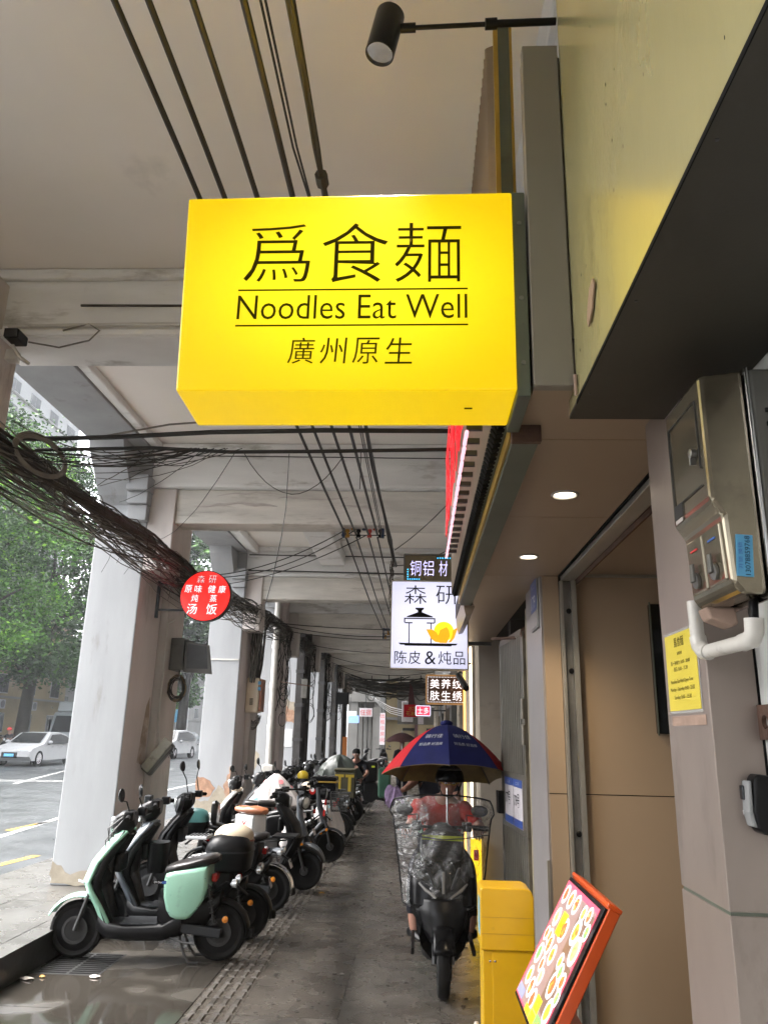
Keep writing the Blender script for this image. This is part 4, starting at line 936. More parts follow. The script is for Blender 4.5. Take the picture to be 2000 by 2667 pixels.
# ================================================================== SHOPS FURTHER ALONG THE WALKWAY
row = base('shop_row', (.8, 15, 0), 'row of dim shopfronts along the right of the covered walkway', 'building')
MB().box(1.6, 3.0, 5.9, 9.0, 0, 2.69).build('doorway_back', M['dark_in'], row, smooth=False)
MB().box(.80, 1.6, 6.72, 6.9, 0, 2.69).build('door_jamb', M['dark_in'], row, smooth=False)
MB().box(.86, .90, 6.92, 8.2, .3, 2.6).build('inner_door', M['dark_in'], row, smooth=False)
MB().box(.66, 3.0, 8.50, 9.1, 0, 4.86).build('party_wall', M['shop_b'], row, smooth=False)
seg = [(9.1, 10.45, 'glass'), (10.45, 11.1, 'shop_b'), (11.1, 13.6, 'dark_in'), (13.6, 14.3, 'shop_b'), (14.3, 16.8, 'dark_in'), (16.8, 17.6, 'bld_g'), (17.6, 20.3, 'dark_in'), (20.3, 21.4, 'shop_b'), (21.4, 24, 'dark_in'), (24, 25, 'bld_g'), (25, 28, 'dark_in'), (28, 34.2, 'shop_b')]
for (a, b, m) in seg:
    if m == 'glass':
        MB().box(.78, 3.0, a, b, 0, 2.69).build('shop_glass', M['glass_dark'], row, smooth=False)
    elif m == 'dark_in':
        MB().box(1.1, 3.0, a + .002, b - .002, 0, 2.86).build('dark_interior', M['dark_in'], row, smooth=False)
        MB().box(.72, .80, a + .1, b - .1, 2.35, 2.85).build('shutter_box', M['steel'], row, bevel=.01)
        n = 8
        sh = MB().box(.86, .90, a + .1, a + (b - a) * .45, 0, 2.34).build('roller_shutter', M['steel'], row, smooth=False)
        for k in range(14): MB().box(.85, .862, a + .1, a + (b - a) * .45, .08 + k * .16, .14 + k * .16).build('slat', M['steel'], sh, smooth=False)
    else:
        MB().box(.70, 3.0, a, b, 0, 2.86).build('shop_pier', M[m], row, bevel=.01)
# strip lights round one shop door
led = emis('amber_strip_lit', (1.0, .50, .10), 2.2); ledw = emis('warm_strip_lit', (1.0, .78, .55), 2.6)
ls = base('strip_light_frame', (.64, 9.8, 0), 'amber and white strip lights framing a shop door', 'strip light')
MB().box(.60, .625, 9.15, 9.19, .15, 2.72).build('light_strip', ledw, ls, smooth=False)
MB().box(.60, .625, 9.19, 10.42, 2.695, 2.72).build('light_strip', led, ls, smooth=False)
MB().box(.60, .625, 10.42, 10.45, .15, 2.72).build('light_strip', led, ls, smooth=False)
MB().box(.626, .66, 9.12, 10.48, .1, 2.76).build('strip_channel', M['shop_b'], ls, smooth=False)
yl_ = base('floor_lightbox', (.60, 8.43, 0), 'small yellow lit floor sign behind the oncoming scooter', 'sign')
MB().box(.545, .655, 8.40, 8.45, .12, .70).build('light_box', emis('yellow_floor_sign_lit', (1.0, .62, .02), .9), yl_, bevel=.006)
MB().box(.575, .625, 8.396, 8.3995, .50, .60).build('red_print', M['ink_r'], yl_, smooth=False)
MB().box(.55, .65, 8.38, 8.47, 0, .118).build('foot', M['steel_dark'], yl_, bevel=.004)
cc = base('wall_camera', (.4, 8.9, 2.3), 'small black bullet camera beneath the white sign', 'camera')
MB().cyl((.455, 8.8, 2.36), (.52, 8.5, 2.20), .035, n=12).build('camera_body', M['black'], cc)
MB().tube([(.47, 8.8, 2.38), (.48, 8.85, 2.5), (.6, 8.9, 2.5)], .012, 6).build('camera_arm', M['black'], cc)
# posters on the pier
for k, (y, z, m) in enumerate([(10.6, 1.75, 'sticker_b'), (10.6, 1.45, 'sticker_b'), (10.75, 1.1, 'blue_pl')]):
    MB().box(.692, .698, y, y + .2, z, z + .22).build('poster', M[m], row, smooth=False)
# white pot sign
wsn = base('lightbox_sign', (.2, 7.05, 2.3), 'white glowing lightbox with a black pot and orange fruit', 'sign')
wl = lightbox_mat('white_acrylic_lit', (.80, .80, 1.0), (.64, .64, .86), .60, .52, (.09, 6.99, 2.67), (.5, 4, .55))
WX0, WX1, WZ0, WZ1, WY = -.249, .440, 2.283, 3.072, 7.0
MB().box(WX0, WX1, WY, WY + .14, WZ0, WZ1).build('light_box', wl, wsn, bevel=.006)
for (x0, x1, z0, z1) in [(WX0 - .012, WX0 - .001, WZ0 - .012, WZ1 + .012), (WX1 + .001, WX1 + .012, WZ0 - .012, WZ1 + .012)]: MB().box(x0, x1, WY + .004, WY + .16, z0, z1).build('edge_frame', M['alu'], wsn, smooth=False)
for z in (WZ0 - .012, WZ1 + .001): MB().box(WX0, WX1, WY + .004, WY + .16, z, z + .011).build('edge_frame', M['alu'], wsn, smooth=False)
def wx(u): return WX0 + (u - 848) / (1007 - 848) * (WX1 - WX0)
def wz(v): return WZ1 - (v - 1257) / (1445 - 1257) * (WZ1 - WZ0)
YF = WY - .001
for ch, u in (('森', 898), ('研', 965)): text('character', ch, M['ink'], (wx(u), YF, wz(1286)), (1, 0, 0), (0, 0, 1), height=.172, width=.205, parent=wsn, off=.003, thin=-.006)
for ch, u, w in (('陈', 868, .115), ('皮', 897, .11), ('&', 930, .10), ('炖', 960, .118), ('品', 990, .105)): text('character', ch, M['ink'], (wx(u), YF, wz(1423)), (1, 0, 0), (0, 0, 1), height=.118, width=w, parent=wsn, off=.003)
def wpoly(pts, m, nm_, d=.003): return MB().prism([(wx(u), wz(v)) for (u, v) in pts], YF - d, YF - d + .0012).build(nm_, m, wsn, smooth=False)
wpoly([(898, 1315), (916, 1315), (916, 1318), (912, 1321), (912, 1325), (935, 1334), (935, 1336), (880, 1336), (880, 1334), (903, 1325), (903, 1321), (898, 1318)], M['ink'], 'pot_lid')
pr = MB()
for (u0, u1, v0, v1) in [(874, 940, 1337.5, 1340), (874, 876.5, 1340, 1348), (937.5, 940, 1340, 1348), (876, 892, 1347, 1349.5), (922, 938, 1347, 1349.5), (884, 886, 1349.5, 1392), (930, 932, 1349.5, 1392)]:
    pr.box(wx(u0), wx(u1), YF - .003, YF - .0018, wz(v1), wz(v0))
pr.build('pot_outline', M['ink'], wsn, smooth=False)
wpoly([(863, 1392), (987, 1392), (983, 1396), (975, 1396), (973, 1398), (877, 1398), (875, 1396), (867, 1396)], M['ink'], 'tray')
fy, fo = emis('fruit_yellow_lit', (.95, .85, .02), .75), emis('fruit_orange_lit', (.95, .35, .01), .75)
wpoly([(958 + 21 * math.cos(2 * math.pi * k / 24), 1366 + 21 * math.sin(2 * math.pi * k / 24)) for k in range(24)], fy, 'fruit', .0036)
wpoly([(921, 1362), (933, 1362), (943, 1368), (948, 1378), (949, 1390), (940, 1389), (932, 1383), (927, 1374)], fo, 'peel_segment', .0048)
wpoly([(949, 1391), (946, 1376), (950, 1363), (964, 1356), (969, 1363), (971, 1376), (964, 1391)], fo, 'peel_segment', .0055)
wpoly([(967, 1390), (974, 1379), (977, 1363), (987, 1357), (984, 1368), (980, 1380), (973, 1389)], fo, 'peel_segment', .0048)
MB().box(WX1 + .013, .66, WY + .04, WY + .09, 2.5, 2.53).build('wall_arm', M['steel_dark'], wsn, smooth=False)
MB().box(WX1 + .013, .66, WY + .04, WY + .09, 2.9, 2.93).build('wall_arm', M['steel_dark'], wsn, smooth=False)
# the blue LED sign above it
ldn = base('dot_matrix_sign', (.1, 7.4, 3.1), 'brown dot matrix sign with blue lit characters above the white sign', 'sign')
LX0, LX1, LZ0, LZ1, LY = -.142, .318, 3.125, 3.395, 7.3
MB().box(LX0, LX1, LY, LY + .12, LZ0, LZ1).build('sign_case', mat('sign_board_brown', (.10, .075, .035), .5), ldn, bevel=.005)
fr = MB()
for (x0, x1, z0, z1) in [(LX0 - .01, LX1 + .01, LZ0 - .012, LZ0 - .001), (LX0 - .01, LX1 + .01, LZ1 + .001, LZ1 + .012), (LX0 - .012, LX0 - .001, LZ0, LZ1), (LX1 + .001, LX1 + .012, LZ0, LZ1)]: fr.box(x0, x1, LY - .006, LY + .1, z0, z1)
fr.build('case_frame', M['steel'], ldn, smooth=False)
led_v, led_c = emis('violet_led', (.62, .58, 1.0), 1.0), emis('cyan_led', (.05, .55, 1.0), 1.2)
for ch, x in (('铜', -.035), ('铝', .088), ('材', .232)): text('lit_character', ch, led_v, (x, LY, 3.265), (1, 0, 0), (0, 0, 1), height=.15, width=.105 if ch != '材' else .085, parent=ldn, off=.006, thin=-.008, shear=.05)
dots = MB()
for k in range(6): dots.ell((LX0 + .32 + k * .024, LY - .006, LZ1 - .028), (.0065, .004, .0065), 8, 5)
for k in range(5): dots.ell((LX0 + .03, LY - .006, LZ0 + .03 + k * .024), (.0065, .004, .0065), 8, 5)
for k in range(1, 6): dots.ell((LX0 + .03 + k * .022, LY - .006, LZ0 + .03), (.0065, .004, .0065), 8, 5)
dots.build('led_dots', led_c, ldn)
MB().box(.335, .385, 7.28, 7.40, 3.0, 3.72).build('sign_post', M['steel_dark'], ldn, smooth=False)
# brown LED sign beyond
l2 = base('dot_matrix_sign', (.4, 10.5, 2.1), 'brown lit sign with six white characters by the strip lights', 'sign')
BX0, BX1, BZ0, BZ1, BY = .115, .625, 2.12, 2.47, 10.5
MB().box(BX0, BX1, BY, BY + .1, BZ0, BZ1).build('sign_case', mat('sign_board_dark_brown', (.07, .03, .012), .5), l2, bevel=.004)
fr = MB()
for (x0, x1, z0, z1) in [(BX0 - .015, BX1 + .015, BZ0 - .02, BZ0 - .001), (BX0 - .015, BX1 + .015, BZ1 + .001, BZ1 + .02), (BX0 - .016, BX0 - .001, BZ0, BZ1), (BX1 + .001, BX1 + .016, BZ0, BZ1)]: fr.box(x0, x1, BY - .008, BY + .08, z0, z1)
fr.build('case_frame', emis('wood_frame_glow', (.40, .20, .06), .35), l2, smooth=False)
led_w = emis('white_led', (1.0, .92, .92), .95)
for r_, s in enumerate(('美养纹', '肤生绣')):
    for k, ch in enumerate(s): text('lit_character', ch, led_w, (BX0 + .105 + k * .15, BY, BZ1 - .10 - r_ * .155), (1, 0, 0), (0, 0, 1), height=.125, width=.125, parent=l2, off=.006)
dots = MB()
for k in range(24):
    for z in (BZ0 + .012, BZ1 - .012): dots.ell((BX0 + .015 + k * .0205, BY - .004, z), (.005, .003, .005), 6, 4)
for k in range(15):
    for x in (BX0 + .012, BX1 - .012): dots.ell((x, BY - .004, BZ0 + .03 + k * .0205), (.005, .003, .005), 6, 4)
dots.build('led_dots', led_w, l2)
# red signs further on
s1 = base('lightbox_sign', (.15, 20, 2.2), 'small red glowing sign with white rim reading 士多', 'sign')
MB().box(-.065, .32, 20, 20.15, 2.17, 2.43).build('sign_case', emis('sign_rim_lit', (.75, .75, .95), .8), s1, bevel=.03)
MB().box(-.045, .30, 19.985, 19.998, 2.19, 2.41).build('sign_face', emis('sign_red_lit', (.80, .06, .12), .75), s1, bevel=.004)
text('lettering', '士多', emis('sign_white_lit', (.9, .9, .9), .9), (.128, 19.985, 2.30), (1, 0, 0), (0, 0, 1), height=.16, width=.29, parent=s1, off=.005)
MB().box(-.0, .14, 20.02, 20.03, 1.97, 2.15).build('hanging_paper', M['plate'], s1, smooth=False)
MB().box(.34, .70, 20.06, 20.10, 2.3, 2.33).build('wall_arm', M['steel_dark'], s1, smooth=False)
s2 = base('fabric_banner', (-.25, 22, 2.3), 'red shop banner with yellow print beyond the glowing sign', 'banner')
MB().box(-.40, .05, 22, 22.06, 2.18, 2.52).build('banner', M['redfab'], s2, smooth=False)
text('lettering', '冰冻\n花油糖', M['yellowprint'], (-.16, 22, 2.35), (1, 0, 0), (0, 0, 1), width=.34, height=.25, parent=s2, off=.004)
MB().prism([(-.28, 2.52), (-.08, 2.52), (-.16, 3.0), (-.24, 3.1)], 22.01, 22.05).build('flag', M['maroon'], s2, smooth=False)
MB().box(.05, .70, 22.02, 22.05, 2.5, 2.53).build('wall_arm', M['steel_dark'], s2, smooth=False)

# ================================================================== THE FAR END OF THE WALKWAY
fe = facade('end_building', -1.9, 7, 47, 58, 11, 'bld_y', 'weathered beige building closing the far end of the walkway', 'building', None, '-y', 4, 3)
for k in range(2): MB().box(-.9 + k * 1.4, -.2 + k * 1.5, 46.9, 46.995, 1.95, 2.1).build('graffiti_patch', M['ink'], fe, smooth=False)
MB().box(-.18, .0, 46.85, 46.99, -.05, 5).build('drain_pipe', M['maroon'], fe, smooth=False)
ab = base('far_arcade', (-3.5, 50, 0), 'pale colonnaded arcade continuing across the side street', 'building')
MB().box(-3.7, -1.95, 40.5, 75, 3.3, 12).build('upper_wall', M['bld_g'], ab, smooth=False)
for y in (40.6, 44.5, 48.5, 53, 58, 64): MB().box(-3.6, -3.1, y, y + .8, -.05, 3.298).build('column', M['bld_g'], ab, bevel=.02)
for y in (41, 44, 47): MB().box(-2.3, -1.96, y, y + 1.4, -.05, 3.297).build('shop_pier', M['bld_g'], ab, bevel=.02)
MB().box(-3.05, -2.4, 60, 60.3, 0, 3.29).build('end_wall', M['bld_g'], ab, smooth=False)
zs_ = base('hanging_sign', (-2.4, 36.5, 2.6), 'white hanging sign with two red characters at the far end', 'sign')
MB().box(-2.72, -2.12, 36.5, 36.6, 2.48, 2.86).build('sign_board', M['plate'], zs_, smooth=False)
text('lettering', '住宿', M['ink_r'], (-2.42, 36.5, 2.67), (1, 0, 0), (0, 0, 1), width=.5, height=.26, parent=zs_, off=.006)
MB().box(-2.1, -1.75, 36.52, 36.6, 2.5, 2.9).build('side_board', M['bld_g'], zs_, smooth=False)
MB().box(-2.45, -2.40, 36.52, 36.56, 2.861, 3.9).build('hanger', M['steel_dark'], zs_, smooth=False)
vs_ = base('vertical_sign', (-1.75, 40, 1), 'tall narrow white sign with red characters at the far end', 'sign')
MB().box(-1.93, -1.66, 40, 40.08, 1.2, 2.75).build('sign_board', M['plate'], vs_, smooth=False)
for k in range(5): text('character', '出租住房间'[k], M['ink_r'], (-1.795, 40, 2.6 - k * .29), (1, 0, 0), (0, 0, 1), height=.2, width=.2, parent=vs_, off=.006)
MB().box(-1.83, -1.77, 40.02, 40.06, 0, 1.198).build('post', M['steel_dark'], vs_, smooth=False)
ws = base('shop_lightbox', (-3.0, 37, 2.6), 'small lit blue shop sign beyond the last column', 'sign')
MB().box(-3.35, -2.85, 38, 38.1, 2.2, 2.55).build('sign_face', emis('blue_sign_lit', (.25, .40, .9), .8), ws, smooth=False)
MB().box(-3.45, -3.0, 38.2, 38.3, 2.5, 2.75).build('lamp_tube', emis('tube_lit', (.8, .95, 1), 1.2), ws, smooth=False)
MB().box(-3.30, -3.26, 38.04, 38.06, 2.76, 3.4).build('hanger', M['steel_dark'], ws, smooth=False)
def sag(a, b, d, n=12, j=0.0):
    a, b = Vector(a), Vector(b); P = []
    for k in range(n + 1):
        t = k / n; p = a.lerp(b, t); p.z -= d * 4 * t * (1 - t)
        if j and 0 < k < n: p += Vector((rnd.uniform(-j, j), rnd.uniform(-j, j), rnd.uniform(-j, j)))
        P.append(p)
    return P
dt = base('duct', (0, 31, 3.6), 'dark rolled awning bundle under the last ceiling beam', 'duct')
MB().tube([(-2.2, 31.6, 3.62), (-.6, 31.6, 3.56), (.5, 31.6, 3.62)], [.10, .12, .09], 10).build('awning_roll', M['cable'], dt)
for i, (x, z) in enumerate([(-1.9, 3.2), (-1.2, 3.25), (-.7, 3.2), (.1, 3.25)]):
    q = base('coiled_cable', (x, 32, z), ['thick black cable coil hanging furthest left at the far opening', 'loose cable coil hanging left of the far meter cabinet', 'cable coil hanging just right of centre at the far opening', 'cable coil hanging furthest right at the far opening'][i], 'cable coil', 'cable coils at the far end')
    MB().tube([(x + (.15 + .02 * i) * math.cos(a) + .02 * math.sin(3 * a + i), 31.8, z + (.20 - .03 * (i % 3)) * math.sin(a)) for a in [2 * math.pi * k / 18 for k in range(18)]], .022, 6, closed=True).build('cable_loop', M['cable'], q)
    MB().tube([(x, 31.8, z + .18), (x, 31.8, z + .8)], .02, 5).build('hanger', M['cable'], q)
ft_ = base('cable_tangle', (-.5, 31, 3.5), 'dark tangle of cables strung across the far opening', 'cable bundle')
for k in range(40):
    a = (-3.0 + rnd.uniform(0, .5), 30.5 + rnd.uniform(-1, 2), rnd.uniform(3.4, 3.95)); b_ = (rnd.uniform(-.6, .6), 30.5 + rnd.uniform(-1, 2), rnd.uniform(3.2, 3.9))
    MB().tube(sag(a, b_, rnd.uniform(.02, .28), 10, .015), rnd.uniform(.010, .026), 4, cap=False).build('cable_strand', M[rnd.choice(('cable', 'cable', 'cable_b'))], ft_)
wc = base('conduit_bundle', (-1.6, 34, 3), 'white curving pipes crossing the bright far opening', 'pipe')
for k in range(4):
    MB().tube([(-2.3 + .05 * k, 34.6, 3.62 - .07 * k), (-1.8 + .04 * k, 34.6, 3.15 - .08 * k), (-1.2, 34.6, 2.86 - .085 * k), (-.55, 34.6, 2.72 - .085 * k)], .022, 6).build('pipe_run', M['cable_w'], wc)
mc = base('meter_cabinet', (-.3, 34.3, 2.6), 'pale wall cabinet with pipe ends at the far opening', 'cabinet')
MB().box(-.70, -.22, 34.3, 34.6, 2.25, 3.1).build('cabinet', M['plate'], mc, bevel=.02)
for k in range(6): MB().cyl((-.2, 34.45, 2.45 + .1 * k), (.55, 34.45, 2.5 + .1 * k), .03, n=8).build('pipe_end', M['alloy'], mc)
MB().box(-.9, .9, 34.61, 34.8, 2.15, 4.8).build('backing', M['bld_g'], mc, smooth=False)

# ================================================================== CABLES
CZ = 3.86
xs_n, xs_f = [-.945, -.838, -.700, -.548], [-.835, -.715, -.575, -.475]
for k in range(4):
    nx_, fx_ = xs_n[k], xs_f[k]
    y0_, y1_ = 1.2, 8.35
    sl = (fx_ - nx_) / (8.35 - 2.4)
    c = MB().tube([(nx_ + sl * (y - 2.4), y, CZ + (-.03 if 2.5 < y < 7 else 0)) for y in (-2.5, 0, 2.4, 4.5, 6.5, 8.33)], .0115 if k < 3 else .0125, 8).build('overhead_cable', M['cable'])
    tag(c, ['leftmost thick black overhead cable running to the blue insulator bracket', 'second thick overhead cable from the left above the yellow sign', 'third thick overhead cable from the left above the yellow sign', 'thick overhead cable paired with two thin wires'][k], 'cable', 'thick overhead cables above the yellow sign')
    c = MB().tube([(fx_, 8.36, CZ - .02), (fx_ + .05, 12, CZ - .12), (fx_ + .10, 17.0, CZ - .08)], .010, 8).build('overhead_cable', M['cable'])
    tag(c, ['leftmost overhead cable beyond the blue insulator bracket', 'second overhead cable from the left beyond the blue bracket', 'third overhead cable from the left beyond the blue bracket', 'rightmost overhead cable beyond the blue bracket'][k], 'cable', 'overhead cables beyond the blue bracket')
tw = MB()
tw.tube([(-.528, -2, CZ), (-.50, 2.4, CZ), (-.465, 2.9, CZ + .01), (-.455, 3.9, CZ), (-.43, 8.3, CZ - .03)], .0045, 5)
tw.tube([(-.515, -2, CZ + .01), (-.485, 2.4, CZ), (-.452, 3.1, CZ), (-.44, 4, CZ), (-.42, 8.3, CZ)], .0045, 5)
tag(tw.build('thin_wire', M['cable']), 'pair of thin wires beside the fourth overhead cable', 'cable')
bd = base('cable_bundle', (-.35, 4, 3.9), 'taped bundle of black cables right of the overhead cables', 'cable bundle')
for k in range(9):
    P = []
    for y in (-2.5, 0, 1.6, 2.4, 2.9, 3.4, 4.5, 6, 7.6, 8.3, 9.4):
        r_ = .012 if y < 8 else .022
        P.append((-.42 + .004 * y + .03 * max(0, y - 6) * .8 + rnd.uniform(-r_, r_), y, CZ + .0 - .012 * max(0, y - 7) * 4 + rnd.uniform(-r_, r_)))
    MB().tube(P, .008, 6).build('cable_strand', M['cable'], bd)
for y in (2.55, 3.55): MB().tube([(-.42 + .004 * y, y, CZ), (-.42 + .004 * y, y + .06, CZ)], .026, 8).build('tape_wrap', M['cable'], bd)
for k in range(10):
    MB().tube([(-.34 + rnd.uniform(-.03, .03), 9.2 + rnd.uniform(-.2, .2), 3.72 - z_ * .1 + rnd.uniform(-.02, .02)) for z_ in range(0, rnd.randrange(5, 11))], .004, 4).build('loose_strand', M['cable_b'], bd)
# insulator brackets
def bracket(y, z, x0, x1, label):
    t = base('insulator_bracket', ((x0 + x1) / 2, y, z), label, 'bracket', 'blue insulator brackets')
    MB().box(x0, x1, y, y + .05, z + .08, z + .13).build('top_bar', M['blue_ins'], t, bevel=.004)
    for x in (x0, x1 - .03): MB().box(x, x + .03, y - .01, y + .06, z - .10, z + .14).build('end_leg', M['blue_ins'], t, bevel=.004)
    for zz in (.02, -.075): MB().cyl((x0 - .01, y + .02, z + zz), (x1 + .02, y + .02, z + zz), .006, n=6).build('rod', M['steel_dark'], t)
    n = 7
    for k in range(n):
        x = x0 + .06 + (x1 - x0 - .1) * k / (n - 1)
        low = k % 2 == 0
        m = ('amber_ins', 'amber_ins', 'black', 'blue_ins', 'red_ins', 'red_ins', 'black')[k]
        zc = z - .055 if low else z + .03
        MB().lathe((x, y + .02, zc - .045), (0, 0, 1), [(.026, 0), (.026, .03), (.016, .036), (.016, .055), (.026, .06), (.026, .09)], 12).build('insulator', M[m], t)
bracket(8.30, 3.93, -.875, -.40, 'blue bracket of amber and red insulators under the near beam')
bracket(17.0, 3.84, -.80, -.32, 'blue insulator bracket further along beside the white sign')
# the messy bundle slung along the columns
mb_ = base('cable_bundle', (-2.85, 8, 3.5), 'tangled bundle of black and dusty cables slung along the columns', 'cable bundle')
def bpath(y):
    z = 3.52
    if y < 9: z = 3.50 + .02 * math.sin(y)
    elif y < 14: z = 3.48 + (y - 9) * .06
    else: z = 3.78 + .03 * min(y - 14, 12)
    x = -2.75 if y < 9 else -2.75 - .02 * min(y - 9, 8)
    return x, z
ysamp = [2.0 + .55 * k for k in range(56)]
def strand(r, m, rr, y_a=2.0, y_b=33, drop=0.0, nm_='cable_strand'):
    ph = rnd.uniform(0, 6.28); tw_ = rnd.uniform(.3, .9); P = []
    a0 = rnd.uniform(0, 6.28)
    for y in ysamp:
        if y < y_a or y > y_b: continue
        x, z = bpath(y); a = a0 + tw_ * y
        q = rr * (1 + .35 * math.sin(ph + y * 1.7))
        sg = drop * abs(math.sin(ph + y * .62))
        P.append((x + q * math.cos(a) * .8, y, z + q * math.sin(a) - sg))
    MB().tube(P, r, 5, cap=False).build(nm_, m, mb_)
for k in range(20): strand(rnd.uniform(.007, .014), M['cable'] if k % 3 else M['cable_b'], rnd.uniform(.02, .095))
for k in range(48): strand(rnd.uniform(.003, .007), M[rnd.choice(('cable_b', 'cable_b', 'cable_g', 'cable', 'cable_g'))], rnd.uniform(.04, .13), drop=rnd.uniform(.05, .34))
for k in range(6): strand(.0045, M['cable_r'], rnd.uniform(.05, .10), 7.4, 9.6, .22, 'red_strand')
lp = MB()
for k in range(90):        # ties and loose loops round the bundle
    y = rnd.uniform(4.2, 22); x, z = bpath(y); r_ = rnd.uniform(.08, .22); tl = rnd.uniform(-.5, .5)
    P = [(x + r_ * math.cos(a) * .7, y + r_ * tl * math.sin(a) + rnd.uniform(-.01, .01), z + r_ * math.sin(a) - rnd.uniform(0, .02) - (r_ - .09) * .8) for a in [2 * math.pi * j / 14 for j in range(14)]]
    lp.tube(P, rnd.uniform(.002, .004), 4, closed=True)
tag(lp.build('loose_loops', M['cable_b'], mb_), kind='stuff')
lp = MB()
for k in range(70):       # whiskers of dead wire
    y = rnd.uniform(4.2, 16); x, z = bpath(y)
    p = Vector((x + rnd.uniform(-.06, .06), y, z + rnd.uniform(-.06, .06))); d = Vector((rnd.uniform(-.5, .5), rnd.uniform(-.6, .6), rnd.uniform(-.9, .5)))
    P = [p]
    for j in range(5): d += Vector((rnd.uniform(-.4, .4), rnd.uniform(-.4, .4), rnd.uniform(-.5, .1))); p = p + d * .05; P.append(p)
    lp.tube(P, .0022, 4)
tag(lp.build('wire_whiskers', M['cable_b'], mb_), kind='stuff')
co = base('coiled_cable', (-2.72, 4.75, 3.52), 'coil of grey cable hung on the bundle at upper left', 'cable coil')
for k in range(6):
    rr = .155 + .006 * k; dz = rnd.uniform(-.008, .008)
    MB().tube([(-2.62 + .06 * math.cos(a) + rnd.uniform(-.004, .004), 4.85 + rr * 1.4 * math.cos(a), 3.50 + dz + rr * .75 * math.sin(a)) for a in [2 * math.pi * j / 26 for j in range(26)]], .008, 6, closed=True).build('coil_turn', M['cable_g'], co)
# crossing lines on the near side, from the bundle to behind the yellow sign
cl = base('crossing_cables', (-2, 5.1, 3.7), 'dark cables crossing behind the yellow sign to the bundle', 'cable bundle')
MB().tube([(-2.9, 4.95, 3.66), (-2.2, 5.0, 3.70), (-1.5, 5.02, 3.75), (-.7, 5.05, 3.78), (.24, 5.1, 3.8)], .018, 8).build('thick_cable', M['cable'], cl)
MB().tube([(-2.75, 5.0, 3.60), (-1.9, 5.0, 3.62), (-1.35, 5.02, 3.60), (-.7, 5.05, 3.62), (.24, 5.1, 3.66)], .014, 8).build('thick_cable', M['cable'], cl)
MB().tube([(-2.3, 5.0, 3.70), (-1.8, 5.0, 3.80), (-1.3, 5.0, 3.84), (-.5, 5, 3.9)], .007, 6).build('grey_cable', M['cable_g'], cl)
for k in range(16):
    a = (-2.75 + rnd.uniform(-.1, .3), 5.0 + rnd.uniform(-.5, .5), 3.55 + rnd.uniform(-.1, .08)); b = (rnd.uniform(-2.1, -1.2), 5.0, 3.62)
    MB().tube(sag(a, b, rnd.uniform(.02, .12), 8, .006), rnd.uniform(.0025, .005), 4, cap=False).build('wire', M['cable'] if k % 2 else M['cable_b'], cl)
for (a, b, d) in [((-1.55, 5.0, 3.6), (-2.55, 6.1, 3.55), .05), ((-1.3, 5.0, 3.6), (-2.7, 7.6, 3.6), .12), ((-1.25, 5.0, 3.6), (-.55, 5.1, 3.6), .30), ((-2.3, 5.0, 3.62), (-1.5, 5.0, 3.6), .10), ((-2.0, 5.0, 3.6), (-1.45, 5.02, 3.62), .12)]:
    MB().tube(sag(a, b, d, 12, .004), .003, 4, cap=False).build('loose_wire', M['cable'], cl)
MB().tube([(-.93, 5.05, 3.6), (-.93, 5.05, 3.2), (-.95, 5.06, 3.0), (-1.0, 5.1, 2.72), (-1.05, 5.12, 2.5)], .003, 4).build('loose_wire', M['cable'], cl)
MB().tube([(-.42, 5.05, 3.62), (-.42, 5.05, 3.34)], .003, 4).build('loose_wire', M['cable'], cl)
tag(MB().tube([(-2.4, 4.66, 4.56), (-1.6, 4.66, 4.555), (-.5, 4.66, 4.55), (.55, 4.66, 4.55)], .009, 6).build('beam_cable', M['cable_b']), 'thin dark cable running along the nearest beam', 'cable')
tag(MB().tube([(-2.9, 4.665, 4.40), (-2.0, 4.66, 4.41), (-1.0, 4.66, 4.405), (.55, 4.66, 4.40)], .013, 8).build('beam_conduit', M['pvc']), 'white conduit along the lower edge of the nearest beam', 'pipe')
tag(MB().tube([(-3.0, 8.05, 4.70), (-1.0, 8.05, 4.69), (.55, 8.05, 4.68)], .006, 6).build('beam_cable', M['cable']), 'thin black cable along the top of the second beam', 'cable')
tag(MB().tube([(-3.0, 13.04, 4.70), (-1.0, 13.05, 4.69), (.55, 13.05, 4.68)], .010, 6).build('beam_cable', M['cable']), 'thin black cable high along the third beam', 'cable')
tag(MB().tube([(-3.0, 13.04, 4.42), (-1.0, 13.05, 4.40), (.55, 13.05, 4.38)], .012, 6).build('beam_cable', M['cable']), 'thin black cable low along the third beam', 'cable')
